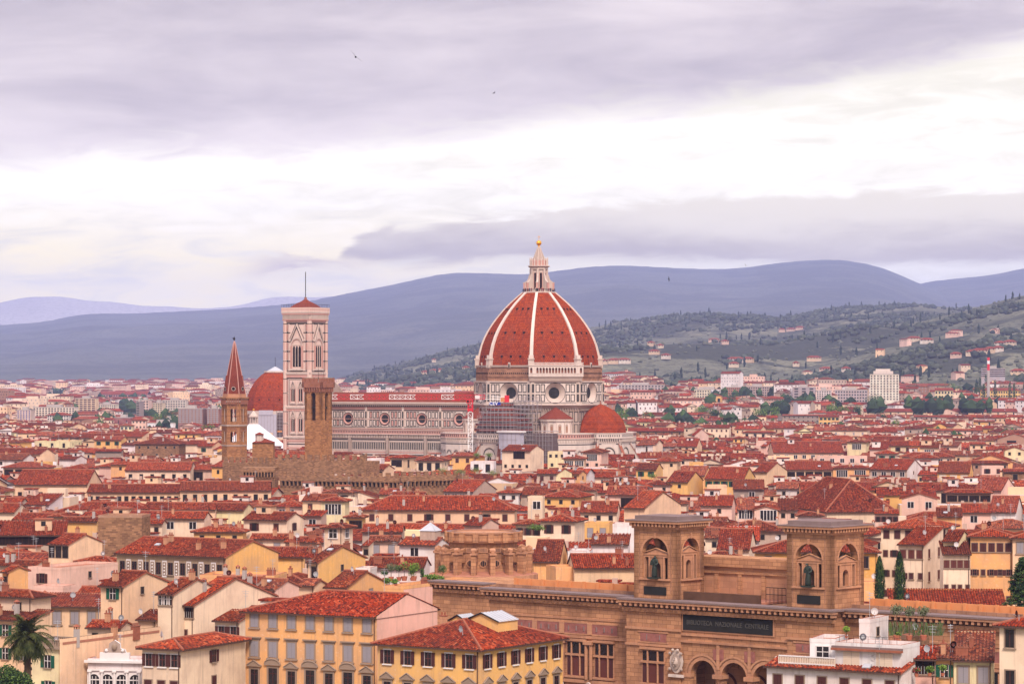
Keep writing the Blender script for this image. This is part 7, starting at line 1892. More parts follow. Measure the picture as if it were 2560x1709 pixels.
# villas on the green hills
VL = [(1785, 853, 4700, 34, 'cream villa with long front on the middle hill slope'), (1812, 858, 4650, 20, 'small villa beside the long cream one on the middle slope'), (1628, 862, 4900, 18, 'lone pinkish farmhouse on the left green slope'), (1650, 868, 4850, 16, 'farmhouse right of the lone pinkish one'), (1636, 888, 4300, 26, 'yellowish farmhouse low on the left green slope'), (1665, 897, 4200, 20, 'white farmhouse below the yellowish one'),
      (1840, 910, 3900, 40, 'long white convent at the foot of the slope'), (1870, 906, 3950, 26, 'white building joined to the long convent'), (1835, 927, 3750, 24, 'pink house below the long convent'), (1955, 832, 5200, 22, 'small houses left in the hamlet on the ridge'), (1978, 828, 5200, 30, 'middle house of the hamlet on the ridge'), (2000, 822, 5250, 30, 'upper house of the hamlet on the ridge'),
      (2035, 903, 3900, 36, 'large pink villa low on the right slope'), (1990, 917, 3700, 16, 'yellow house left of the large pink villa'), (2065, 930, 3650, 26, 'pink villa with cypresses above the town'), (2115, 930, 3650, 20, 'cream house left below the fortress like villa'), (2265, 860, 4150, 26, 'left wing of the fortress like villa on the right hill'), (2285, 852, 4200, 34, 'main body of the fortress like villa on the right hill'), (2317, 856, 4180, 32, 'cream square wing of the fortress like villa'),
      (2430, 888, 3850, 26, 'pink villa cluster left house on the right hill'), (2450, 884, 3850, 34, 'large pink house of the villa cluster on the right hill'), (2475, 880, 3850, 24, 'red roofed house of the villa cluster on the right hill'), (2495, 892, 3800, 22, 'lower right house of the villa cluster'), (2390, 915, 3600, 24, 'orange house above the cream terrace of flats'), (2500, 868, 4000, 22, 'white house high at the right edge of the hill'), (2525, 862, 4050, 26, 'second white house high at the right edge'),
      (2545, 935, 3350, 30, 'grey walled building right of the factory like block'), (1085, 872, 5200, 22, 'house on the crest left of the great dome'), (1100, 870, 5200, 16, 'second house on the crest left of the great dome'), (1063, 874, 5200, 20, 'leftmost house on the crest left of the great dome'), (1165, 876, 5000, 14, 'tiny farmhouse just left of the great dome'), (1085, 904, 4800, 14, 'tiny orange farmhouse on the slope behind the nave'),
      (1535, 915, 3850, 30, 'white houses row right of the great dome, left end'), (1560, 912, 3850, 30, 'white house row right of the great dome, right end'), (1505, 918, 3850, 26, 'white house immediately right of the drum')]
for (u, v, Y, w, lab) in VL:
 x = (u - 1280) / F * Y; zb = hill_z(u, Y); zt = HC - (v - V0) * Y / F; H = 6.5
 # move along the ray until the hill carries the villa
 for k in range(60):
  Yk = 3400 + k * 55; zz = HC - (v + 4 - V0) * Yk / F
  if hill_z(u, Yk) >= zz: Y = Yk; break
 x = (u - 1280) / F * Y; zb = hill_z(u, Y) - .5; w2 = w * .62
 t = empty('hillside_villa', (x, Y, zb), rnd.uniform(-.5, .3)); tag(t, lab, 'villa'); cc = rnd.choice([(.62, .50, .38), (.60, .40, .32), (.64, .56, .50), (.62, .44, .30)])
 wall_mb(w2, 10, H, 'h', 2.2, 'plaster').build('wall', t, color=cc); roof_mb(w2, 10, H, 'h', 2.4, False).build('roof', t, color=(1, 1, 1))
 b = MB()
 for i in range(max(2, int(w2 / 4))): xx = -w2 / 2 + w2 * (i + .5) / max(2, int(w2 / 4)); b = MB(); b.box(-.6, .6, -.12, .05, 0, 1.6, 'glass'); link('window', shared('villawindow', lambda: b), t, (xx, -5, 4.6)).name = 'window'
# birds
def bird(u, v, Y, span, lab, roll=.5, yaw=.6):
 q = at(u, v, Y); b = MB(); s = span / 2
 # body as a tapered spindle
 prof = [(0, .02), (.12, .09), (.3, .13), (.55, .11), (.8, .05), (1.0, .012)]
 n = 8
 for (t0, r0), (t1, r1) in zip(prof, prof[1:]):
  y0, y1 = (t0 - .4) * s * .9, (t1 - .4) * s * .9
  for i in range(n):
   a, a2 = 2 * PI * i / n, 2 * PI * (i + 1) / n; b.face([(r0 * s * math.cos(a), y0, r0 * s * math.sin(a)), (r0 * s * math.cos(a2), y0, r0 * s * math.sin(a2)), (r1 * s * math.cos(a2), y1, r1 * s * math.sin(a2)), (r1 * s * math.cos(a), y1, r1 * s * math.sin(a))], 'black_matte')
 for sd in (-1, 1):
  pts = [(.08, -.12), (.45, -.20), (.8, -.05), (1.15, .28), (.7, .10), (.35, .08), (.08, .12)]
  for zz in (.0, .02): b.face([(sd * x * s, y * s, (.06 + x * .10 + zz) * s) for x, y in pts], 'black_matte')
 for sd in (-1, 1): b.face([(0, .5 * s, 0), (sd * .05 * s, .55 * s, .01 * s), (sd * .16 * s, .85 * s, 0)], 'black_matte')
 o = b.build('bird', None, (q.x, q.y, q.z)); o.rotation_euler = (.2, roll, yaw); tag(o, lab, 'bird')
bird(889, 143, 60, .30, 'largest dark swift gliding high in the cloudy sky', .75, .3)
bird(1235, 233, 150, .28, 'small swift high above and left of the lantern', -.5, 1.0)
bird(1672, 698, 150, .28, 'tiny swift in front of the blue ridge', 1.0, 1.4)
bird(1864, 663, 200, .28, 'tiny swift just above the blue ridge right of the dome', .9, .4)
# ------------------------------------------------------------ the great brown library with two open towers. local x along the front, y into the building
AL = R(40); ZC = 21.0
def fy(v, z): return F * (HC - z) / (v - V0)
YL = fy(1492, ZC); OX = (1566 - 1280) / F * YL; OY = YL      # left corner of the projecting centre block
cl, sl_ = math.cos(AL), math.sin(AL)
def lx(u, y=0.0):      # local x on the plane local y for image column u
 t = (u - 1280) / F; return (t * (OY + y * cl) - OX - y * sl_) / (cl + t * sl_)
def lz(u, v, y=0.0):
 x = lx(u, y); Y = OY - x * sl_ + y * cl; return HC - (v - V0) * Y / F
lib = empty('library', (OX, OY, 0), -AL); tag(lib, 'long brown stone library front with deep cornice and arched entrance', 'library')
XR = lx(2083); X1L = lx(1716); X1R = lx(1967)
print('library block width', XR, 'bays', X1L, X1R)
def at_lib(b, x=0, y=0, z=0): b.M = Matrix.Translation((x, y, z))
def cornice(b, x0, x1, y, z, dep=1.3, ends=False, proj=None):
 b.box(x0, x1, y - dep, y + 1.6, z - .25, z, 'lead'); b.box(x0 + .1, x1 - .1, y - dep + .12, y, z - .6, z - .25, 'pale_sandstone')
 b.box(x0 + .4, x1 - .4, y - .45, y, z - 1.9, z - 1.35, 'sandstone')
 n = int((x1 - x0) / .95)
 for i in range(n): x = x0 + (i + .5) * (x1 - x0) / n; b.box(x - .2, x + .2, y - dep + .25, y, z - 1.1, z - .6, 'pale_sandstone')
 b.box(x0 + .3, x1 - .3, y - .3, y, z - 1.35, z - .62, 'grimy_shade_stone')  # dark band painted to deepen the shadow behind the dentils
def win_bay(b, cx, y, w, z0, z1, split, glassmat='glass'):
 """tall window of three lights with a transom, framed by half columns"""
 b.box(cx - w / 2 - .2, cx + w / 2 + .2, y - .05, y, z0 - .1, z1 + .2, 'pale_sandstone')
 n = 3; ww = [w * .22, w * .40, w * .22]; gap = w * .08; x = cx - w / 2
 for k in range(3):
  b.box(x, x + ww[k], y - .09, y - .05, z0, split - .2, 'red_shutter' if k == 1 else 'brown_shutter'); b.box(x, x + ww[k], y - .09, y - .05, split + .15, z1, 'glass')
  x += ww[k]
  if k < 2: b.bar((x + gap / 2, y - .22, z0), (x + gap / 2, y - .22, z1), gap * .42, 'pale_sandstone', 8); b.box(x - .03, x + gap + .03, y - .35, y - .05, split - .25, split + .15, 'pale_sandstone')
  x += gap
 b.box(cx - w / 2 - .3, cx + w / 2 + .3, y - .3, y - .04, split - .2, split + .12, 'pale_sandstone')
 b.box(cx - w / 2 - .4, cx + w / 2 + .4, y - .4, y, z0 - .4, z0 - .1, 'pale_sandstone')
 b.box(cx - w / 2 - .35, cx + w / 2 + .35, y - .45, y, z1 + .2, z1 + .55, 'pale_sandstone')
# wings
for side in (0, 1):
 if side == 0: x0, x1, yw = lx(1222, 3.0), 0.0, 3.0
 else: x0, x1, yw = XR, lx(2540, 3.0), 3.0
 b = MB(); b.box(x0, x1, yw, yw + 16, 0, ZC - .3, 'sandstone')
 b.box(x0, x1, yw - .1, yw, 16.9, 17.15, 'pale_sandstone'); b.box(x0, x1, yw - .25, yw, 14.1, 14.5, 'pale_sandstone'); b.box(x0, x1, yw - .35, yw, 7.3, 7.8, 'pale_sandstone'); b.box(x0, x1, yw - .3, yw, 6.2, 6.5, 'pale_sandstone')
 b.build('wing_wall', lib)
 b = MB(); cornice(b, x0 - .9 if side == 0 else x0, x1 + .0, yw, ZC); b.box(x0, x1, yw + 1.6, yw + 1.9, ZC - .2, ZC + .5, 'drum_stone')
 b.box(x0 + 1, x1 - 1, yw + 5.5, yw + 5.9, ZC - .3, ZC + 1.15, 'orange_trim'); n = 10
 for i in range(n): x = x0 + 1 + (x1 - x0 - 2) * i / n; b.box(x - .25, x + .25, yw + 5.2, yw + 5.5, ZC - .3, ZC + 1.25, 'orange_trim')
 b.box(x0, x1, yw + 1.9, yw + 16, ZC - .3, ZC - .1, 'pale_sandstone'); b.build('cornice', lib)
 us = [1290 + 71.5 * k for k in range(5)] if side == 0 else []
 xs_ = [lx(u, yw) for u in (1305, 1372, 1441, 1511, 1580)] if side == 0 else [XR + 3.4 + 7 * k for k in range(6)]
 w = 4.2 if side == 0 else 4.2
 for i, x in enumerate(xs_):
  if x > -1.6 and side == 0: continue
  b = MB(); win_bay(b, x, yw, 3.4, 8.4, 13.4, 11.6); b.build('window', lib)
  b = MB(); win_bay(b, x, yw, 3.4, .8, 5.6, 4.0); b.build('window', lib)
  b = MB(); b.box(x - 2.5, x + 2.5, yw - .06, yw, 14.8, 16.3, 'pink_panel'); b.box(x - 2.7, x + 2.7, yw - .1, yw, 16.3, 16.5, 'pale_sandstone'); b.box(x - 2.7, x + 2.7, yw - .1, yw, 14.6, 14.8, 'pale_sandstone')
  for q in (-1.5, 0, 1.5): b.frustum(4, .4, .4, 15.2, 15.9, 'lead', cx=x + q, cy=yw + .2)
  b.build('frieze_panel', lib)
  if i:
   xm = (x + xs_[i - 1]) / 2; b = MB()
   for (z0, z1) in ((7.9, 13.2), (.6, 5.6)):
    for q in (-.55, .35): b.bar((xm + q, yw - .35, z0), (xm + q, yw - .35, z1), .26, 'pale_sandstone', 8)
    b.box(xm - .9, xm + .75, yw - .75, yw, z1, z1 + .55, 'pale_sandstone')
   b.box(xm - .5, xm + .4, yw - .2, yw, 14.7, 16.4, 'pale_sandstone'); b.build('pilaster', lib)
   b = MB(); b.M = Matrix.Translation((xm - .1, yw - .36, 6.9)) @ Matrix.Rotation(PI / 2, 4, 'X'); b.frustum(14, .62, .55, 0, .12, 'bright_marble', top='aged_marble'); b.M = None
   b.ball((xm - .1, yw - .5, 6.85), .3, 'bright_marble', 8, 6, 1.3); b.build('medallion', lib)
# far left set-back portion
b = MB(); xa = lx(1112, 12); b.box(xa, lx(1222, 3.0), 9, 24, 0, ZC - .2, 'sandstone'); cornice(b, xa, lx(1222, 9) + .2, 9, ZC + .1); b.build('set_back_wing', lib)
# centre block: two end bays and the recessed middle with arches
def end_bay(x0, x1, full):
 b = MB(); b.box(x0, x1, 0, 16, 0, ZC - .3, 'sandstone')
 for z in (16.4, 14.0, 7.6): b.box(x0 - .12, x1 + .12, -.2, 0, z, z + .35, 'pale_sandstone')
 b.build('end_bay_wall', lib)
 cx = (x0 + x1) / 2
 b = MB(); b.box(cx - 2.4, cx + 2.4, -.08, 0, 14.7, 15.9, 'pink_panel'); b.box(cx - 2.8, cx + 2.8, -.14, 0, 16.0, 16.2, 'pale_sandstone'); b.box(cx - 2.8, cx + 2.8, -.14, 0, 14.45, 14.65, 'pale_sandstone')
 for q in (-1.2, 1.2): b.frustum(4, .3, .3, 14.9, 15.7, 'lead', cx=cx + q, cy=.12)
 b.build('frieze_panel', lib)
 if full:
  b = MB(); win_bay(b, cx, 0, 3.9, 8.6, 13.3, 11.7); b.build('window', lib); b = MB(); win_bay(b, cx, 0, 3.9, .8, 5.6, 4.0); b.build('window', lib)
XB0, XB1 = lx(1702), lx(1968)
end_bay(0, XB0, True); end_bay(XB1, XR, True)
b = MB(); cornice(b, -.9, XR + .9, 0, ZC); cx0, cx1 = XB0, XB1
b.build('centre_cornice', lib)
b = MB()
n = 3; wa = (cx1 - cx0 - 2.2) / 3
ops = [(cx0 + 1.1 + wa * (i + .5), wa * .40, 3.0, 10.2) for i in range(3)]
b.arch(cx0, cx1, 0, 16.2, ops, .25, 1.6, 'sandstone', seg=12); b.box(cx0, cx1, .25, 16, 16.2, ZC - .3, 'sandstone')
for (cx, hw, s0, s1) in ops:
 for i in range(12):
  a, a2 = PI * i / 12, PI * (i + 1) / 12
  for r0, r1, m_, d in ((1.0, 1.22, 'pale_sandstone', .1), (1.28, 1.42, 'pale_sandstone', .2)): P = lambda q, r: (cx + hw * r * math.cos(q), .25 - d, s1 + hw * r * math.sin(q)); b.face([P(a, r1), P(a2, r1), P(a2, r0), P(a, r0)], m_)
b.box(cx0, cx1, .05, .25, 15.9, 16.2, 'pale_sandstone'); b.box(cx0, cx1, -.05, .25, 14.9, 15.2, 'pale_sandstone')
for i in range(2):
 x = cx0 + 1.1 + wa * (i + 1); b.box(x - .9, x + .9, .1, .25, 12.6, 14.2, 'pink_panel'); b.box(x - .25, x + .25, .0, .25, 11.2, 14.8, 'pale_sandstone')
b.build('arcade_wall', lib)
for i in range(4):
 x = cx0 + 1.1 + wa * i; c_ = MB();
 if i in (1, 2): c_.bar((x, .6, 3), (x, .6, 9.0), .36, 'pink_marble', 10); c_.frustum(8, .4, .75, 9.0, 9.9, 'pale_sandstone', cx=x, cy=.6); c_.box(x - .85, x + .85, -.2, 1.6, 9.9, 10.5, 'pale_sandstone')
 else: c_.box(x - .7, x + .7, .0, .9, 9.8, 10.4, 'pale_sandstone'); c_.box(x - .55, x + .55, .1, .9, 0, 9.8, 'sandstone')
 c_.build('column', lib)
b = MB(); b.box(cx0, cx1, 6.0, 6.4, 0, 15.0, 'pale_sandstone'); b.box(cx0, cx1, 1.6, 6.0, 14.6, 14.9, 'pale_sandstone')
for (cx, hw, s0, s1) in ops:
 b.box(cx - 1.3, cx + 1.3, 5.85, 6.0, 0, 8.2, 'dark_void'); b.face([(cx + 2.1 * math.cos(PI * i / 12), 5.9, 8.2 + 2.1 * math.sin(PI * i / 12)) for i in range(13)], 'red_shutter'); b.face([(cx + 1.7 * math.cos(PI * i / 12), 5.84, 8.2 + 1.7 * math.sin(PI * i / 12)) for i in range(13)], 'pale_sandstone'); b.face([(cx + .7 * math.cos(PI * i / 12), 5.8, 8.2 + .7 * math.sin(PI * i / 12)) for i in range(13)], 'dark_void')
 b.box(cx - 2.3, cx + 2.3, 5.8, 6.0, 10.9, 11.4, 'sandstone')
b.build('porch_back_wall', lib)
# name plaque
x0, x1 = lx(1707), lx(1931); pq = MB(); zt_, zb_ = 19.0, 16.75
pq.box(x0 - .25, x1 + .25, .1, .2, zb_ - .2, zt_ + .2, 'pale_sandstone'); pq.box(x0, x1, .02, .12, zb_, zt_, 'plaque'); pq = pq.build('name_plaque', lib)
tm = text_mesh('BIBLIOTECA  NAZIONALE  CENTRALE', 1.0, 'plaque_text', .03)
wtx = max(v.co.x for v in tm.vertices) - min(v.co.x for v in tm.vertices); t_ = link('lettering', tm, pq, ((x0 + x1) / 2, -.01, (zt_ + zb_) / 2)); t_.rotation_euler = (PI / 2, 0, 0); sc_ = (x1 - x0) * .91 / wtx; t_.scale = (sc_, min(sc_ * 1.15, 1.25), 1)
# coats of arms
for u in (1692, 1951):
 x = lx(u); b = MB(); zz = 12.0
 b.box(x - 1.35, x + 1.35, -.35, 0, zz - 2.3, zz - 1.9, 'bright_marble')
 n = 14
 for (sx, sz, d, m_) in ((1.1, 1.75, .15, 'white_marble'), (.75, 1.2, .35, 'aged_marble')):
  pts = [(x + sx * math.cos(2 * PI * i / n) * (1 + .12 * math.cos(4 * PI * i / n)), zz + sz * math.sin(2 * PI * i / n)) for i in range(n)]
  b.face([(p[0], -d, p[1]) for p in pts], m_)
  for p, q in zip(pts, pts[1:] + pts[:1]): b.face([(p[0], -d, p[1]), (q[0], -d, q[1]), (q[0], 0, q[1]), (p[0], 0, p[1])], m_)
 b.ball((x, -.35, zz), .42, 'white_marble', 8, 6, 1.6)
 for s in (-1, 1): b.ball((x + s * 1.0, -.35, zz + 1.2), .26, 'aged_marble', 6, 4); b.ball((x + s * 1.05, -.35, zz - 1.1), .28, 'aged_marble', 6, 4); b.ball((x + s * .45, -.4, zz + 1.7), .24, 'white_marble', 6, 4)
 for q in range(5): b.ball((x + .3 * math.sin(q * 2.2), -.75, zz - .6 + q * .3), .13, 'aged_marble', 5, 4)
 b.build('coat_of_arms', lib)
# the attic wall between the towers
b = MB(); x0, x1 = lx(1740, 10), lx(1975, 10); b.box(x0, x1, 9.5, 14, ZC - .3, 25.6, 'pale_sandstone'); b.box(x0 - .3, x1, 9.0, 14, 25.6, 27.0, 'sandstone'); b.box(x0, x1, 9.2, 9.5, 24.6, 24.9, 'sandstone')
for i in range(1, 4): x = x0 + (x1 - x0) * i / 4; b.box(x - .35, x + .35, 9.3, 9.5, ZC, 24.6, 'sandstone')
b.box(lx(1690, 2), x1, 2.2, 2.7, ZC - .2, ZC + 1.2, 'grimy_shade_stone'); b.box(lx(1690, 2), x1, 2.7, 9.5, ZC - .2, ZC + .1, 'terrace')
xr0, xr1 = lx(1915, 4), lx(1965, 4)
for i in range(6): x = xr0 + (xr1 - xr0) * i / 5; b.bar((x, 4, ZC), (x, 4, ZC + 2.3), .05, 'metal_dark')
b.bar((xr0, 4, ZC + 2.3), (xr1, 4, ZC + 2.3), .05, 'metal_dark'); b.bar((xr0, 4, ZC + 1.3), (xr1, 4, ZC + 1.3), .05, 'metal_dark')
b.build('attic_wall', lib)
# towers
def lib_tower(u0, u1, u2, vtop, nm):
 x0, x1 = lx(u0, .6), lx(u1, .6)
 w = x1 - x0
 # depth of the right side from its far corner column
 t = (u2 - 1280) / F; X1 = OX + x1 * cl + .6 * sl_; Y1 = OY - x1 * sl_ + .6 * cl; dep = (t * Y1 - X1) / (sl_ - t * cl)
 zt = HC - (vtop - V0) * Y1 / F
 print('tower', nm, w, dep, zt)
 b = MB(); z0 = ZC - .2; za = z0 + 1.0
 walls = []
 zc_ = zt - 1.9                       # under the cornice
 def side(M, W_, last):
  b.M = M; hw = W_ * .30; cx = 0; sill = za + 1.0 + 1.2; spring = zc_ - 1.3 - hw
  b.arch(-W_ / 2, W_ / 2, z0, zc_, [(0, hw, sill, spring)], 0, .9, 'sandstone', seg=12)
  # architrave ring and recessed panel line
  for i in range(12):
   a, a2 = PI * i / 12, PI * (i + 1) / 12; P = lambda q, r: (r * math.cos(q), -.1, spring + r * math.sin(q)); b.face([P(a, hw * 1.14), P(a2, hw * 1.14), P(a2, hw), P(a, hw)], 'pale_sandstone')
  b.box(-.2, .2, -.2, 0, spring + hw - .1, spring + hw + .7, 'pale_sandstone')
  b.box(-W_ * .37, W_ * .37, -.06, 0, zc_ - .65, zc_ - .5, 'drum_stone')
  for s in (-1, 1): a0, a1 = sorted((s * W_ * .37, s * W_ * .355)); b.box(a0, a1, -.05, 0, z0 + 1, zc_ - .65, 'drum_stone')
  b.box(-hw - .5, hw + .5, -.35, .9, sill - .25, sill, 'pale_sandstone')
  # aedicule inside: entablature, pediment, four little piers, niche
  ze = spring - .55; yi = .25
  b.box(-hw, hw, yi, yi + .7, ze, ze + .35, 'pale_sandstone'); b.box(-hw - .05, hw + .05, yi - .1, yi + .7, ze + .35, ze + .5, 'pale_sandstone')
  b.face([(-hw, yi + .05, ze + .5), (hw, yi + .05, ze + .5), (0, yi + .05, ze + 1.25)], 'pale_sandstone'); b.face([(hw, yi + .6, ze + .5), (-hw, yi + .6, ze + .5), (0, yi + .6, ze + 1.25)], 'pale_sandstone')
  for s in (-1, 1): b.bar((s * hw, yi + .1, ze + .62), (0, yi + .1, ze + 1.34), .12, 'sandstone'); b.face([(s * hw, yi - .1, ze + .5), (s * hw, yi + .7, ze + .5), (0, yi + .7, ze + 1.3), (0, yi - .1, ze + 1.3)][::s], 'lead')
  nw = hw * .30; sp2 = ze - .7 - nw
  b.arch(-hw * .50, hw * .50, sill, ze, [(0, nw, sill + .02, sp2)], yi + .1, yi + .75, 'pale_sandstone', seg=8, back=True)
  b.box(-hw * .50, hw * .50, yi + .75, yi + .85, sill, ze, 'grimy_shade_stone')
  for q in (-.56, .56): b.bar((q * hw, yi + .1, sill), (q * hw, yi + .1, ze), .17, 'pale_sandstone', 8)
  for q in (-.94, .94): b.box(q * hw - .16, q * hw + .16, yi, yi + .6, sill, ze, 'pale_sandstone')
  for s in (-1, 1): a0, a1 = sorted((s * hw * .62, s * hw * .86)); b.box(a0, a1, yi + .70, yi + .74, sill, ze, 'grimy_shade_stone')
  return sill, nw, yi
 XT = Matrix.Translation
 cxm = (x0 + x1) / 2
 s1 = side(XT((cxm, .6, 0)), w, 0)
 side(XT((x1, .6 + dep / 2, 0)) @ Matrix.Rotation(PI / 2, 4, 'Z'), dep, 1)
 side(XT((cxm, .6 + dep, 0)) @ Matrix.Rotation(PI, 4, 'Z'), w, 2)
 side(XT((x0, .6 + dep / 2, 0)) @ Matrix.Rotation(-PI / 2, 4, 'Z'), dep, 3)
 b.M = None
 b.box(x0 + .9, x1 - .9, 1.5, .6 + dep - .9, za + .8, za + 1.0, 'drum_stone')
 tb = b.build('tower_walls', lib)
 c_ = MB(); o = .95
 c_.box(x0 - .25, x1 + .25, .35, .85 + dep, zc_, zc_ + .35, 'pale_sandstone')
 nn = 13
 for k in range(nn):
  x = x0 - .3 + (w + .6) * (k + .5) / nn; c_.box(x - .17, x + .17, -.15, .4, zc_ + .35, zc_ + .85, 'pale_sandstone'); c_.box(x - .17, x + .17, .8 + dep, 1.35 + dep, zc_ + .35, zc_ + .85, 'pale_sandstone')
  y = .3 + (dep + .6) * (k + .5) / nn; c_.box(x1 + .2, x1 + .75, y - .17, y + .17, zc_ + .35, zc_ + .85, 'pale_sandstone'); c_.box(x0 - .75, x0 - .2, y - .17, y + .17, zc_ + .35, zc_ + .85, 'pale_sandstone')
 c_.box(x0 - .1, x1 + .1, .5, .7 + dep, zc_ + .35, zc_ + .85, 'grimy_shade_stone')
 c_.box(x0 - o, x1 + o, .6 - o, .6 + dep + o, zc_ + .85, zc_ + 1.15, 'pale_sandstone', top='lead')
 c_.box(x0 - o - .08, x1 + o + .08, .6 - o - .08, .6 + dep + o + .08, zc_ + 1.15, zc_ + 1.3, 'lead'); c_.box(x0 + .1, x1 - .1, .7, .5 + dep, zc_ + 1.3, zt, 'lead')
 c_.build('tower_cornice', lib)
 pl = MB(); pl.box(cxm - w * .26, cxm + w * .26, .5, .6, ZC + .9 - .35, ZC + 2.15 - .35, 'plaque'); pl.build('dark_panel', lib)
 return cxm, s1[0], w
def statue(loc, rz, h, label, lean=.0, robe=True):
 """robed bronze figure, head, arms and folds in one skinned body"""
 V = [(0, 0, 0), (0, 0, .22), (.02, -.02, .45), (0, 0, .62), (0, .01, .76), (0, 0, .83), (lean * .05, -.02, .885), (lean * .05, -.03, .95),
         (-.11, 0, .79), (-.16, -.05, .66), (-.08, -.16, .62), (.11, 0, .79), (.17, .0, .64), (.13, -.12, .56)]
 Ed = [(0, 1), (1, 2), (2, 3), (3, 4), (4, 5), (5, 6), (6, 7), (4, 8), (8, 9), (9, 10), (4, 11), (11, 12), (12, 13)]
 Rd = [(.155, .14), (.14, .12), (.12, .10), (.10, .085), (.115, .08), (.04, .04), (.058, .062), (.048, .052), (.058, .05), (.042, .042), (.030, .030), (.058, .05), (.042, .042), (.030, .030)]
 me = bpy.data.meshes.new('statue'); me.from_pydata([(x * h, y * h, z * h) for x, y, z in V], Ed, []); o = bpy.data.objects.new('statue', me); COL.objects.link(o)
 m = o.modifiers.new('skin', 'SKIN'); m.use_smooth_shade = True
 for v, r in zip(me.skin_vertices[0].data, Rd): v.radius = (r[0] * h, r[1] * h)
 me.skin_vertices[0].data[0].use_root = True
 o.modifiers.new('sub', 'SUBSURF').levels = 2; o.modifiers['sub'].render_levels = 2
 dg = bpy.context.evaluated_depsgraph_get(); me2 = bpy.data.meshes.new_from_object(o.evaluated_get(dg)); bpy.data.objects.remove(o)
 # folds
 for v in me2.vertices:
  a = math.atan2(v.co.y, v.co.x); zr = v.co.z / h
  if zr < .62: k = 1 + .14 * math.sin(a * 7 + zr * 5) * (1 - zr); v.co.x *= k; v.co.y *= k
 me2.materials.clear(); me2.materials.append(MATS['bronze'])
 o = link('statue', me2, None, loc, rz); b = MB(); b.box(-.24 * h, .24 * h, -.2 * h, .2 * h, -.02 * h, .045 * h, 'bronze'); b.build('base', o); tag(o, label, 'statue')
 bk = MB(); bk.box(-.09 * h, .05 * h, -.20 * h, -.16 * h, .56 * h, .68 * h, 'bronze'); bk.build('book', o)
 return o
for (u0, u1, u2, vt, nm, lb) in ((1585, 1692, 1760, 1291, 'left', 'dark bronze robed statue standing in the arch of the left stone tower'), (1967, 2078, 2160, 1304, 'right', 'dark bronze statue with gathered cloak in the arch of the right stone tower')):
 cxm, sill, w = lib_tower(u0, u1, u2, vt, nm)
 p = lib.matrix_basis @ Vector((cxm, .42, sill))
 pw = Matrix.Translation(lib.location) @ Matrix.Rotation(-AL, 4, 'Z') @ Vector((cxm, .42, sill))
 statue((pw.x, pw.y, pw.z + .05), -AL, 3.5, lb, 1 if nm == 'left' else -1)
for q in ((XR / 2, 8, XR / 2 + 2, 10), (XR + 20, 10, 22, 8), (-24, 11, 26, 9)):
 w_ = Matrix.Translation(lib.location) @ Matrix.Rotation(-AL, 4, 'Z') @ Vector((q[0], q[1], 0)); PLACED.append((w_.x, w_.y, -AL, q[2], q[3]))
# ------------------------------------------------------------ round stone hall with scroll buttresses
Yr = 545.0; zT = HC - (1326 - V0) * Yr / F; zB = HC - (1428 - V0) * Yr / F
xr = (1209 - 1280) / F * Yr
rh = empty('round_hall', (xr, Yr, 0), 0); tag(rh, 'round brown stone hall with scroll buttresses and small round windows', 'hall'); PLACED.append((xr, Yr, 0, 10, 10))
Rt = 91 / F * Yr; Rl = 120 / F * Yr; H1 = HC - (1352 - V0) * Yr / F; zl = HC - (1380 - V0) * Yr / F
print('round hall', Rt, Rl, zT, zB)
b = MB(); n = 32
b.frustum(n, Rt - .5, Rt - .5, 0, H1, 'sandstone', cap=False); b.frustum(n, Rt + .25, Rt + .45, H1, H1 + .35, 'pale_sandstone', capb=True); b.frustum(n, Rt, Rt, H1 + .35, zT - .3, 'sandstone', cap=False); b.frustum(n, Rt + .2, Rt + .2, zT - .3, zT, 'pale_sandstone', capb=True, cap=False)
for i in range(n):   # hollow parapet top
 a, a2 = 2 * PI * i / n, 2 * PI * (i + 1) / n
 b.face([((Rt + .2) * math.cos(a), (Rt + .2) * math.sin(a), zT), ((Rt + .2) * math.cos(a2), (Rt + .2) * math.sin(a2), zT), ((Rt - .6) * math.cos(a2), (Rt - .6) * math.sin(a2), zT), ((Rt - .6) * math.cos(a), (Rt - .6) * math.sin(a), zT)], 'lead')
 b.face([((Rt - .6) * math.cos(a), (Rt - .6) * math.sin(a), zT), ((Rt - .6) * math.cos(a2), (Rt - .6) * math.sin(a2), zT), ((Rt - .6) * math.cos(a2), (Rt - .6) * math.sin(a2), zT - 1), ((Rt - .6) * math.cos(a), (Rt - .6) * math.sin(a), zT - 1)], 'drum_stone')
b.frustum(n, Rt - .6, .3, zT - 1.0, zT - .3, 'terrace')
b.build('drum_wall', rh)
b = MB(); b.frustum(n, Rl + 1.2, Rl + 1.2, 0, zB - .3, 'pale_sandstone'); b.frustum(n, Rl + 1.0, Rt - .5, zB - .3, zB + .4, 'terrace', cap=False); b.build('base_ring', rh)
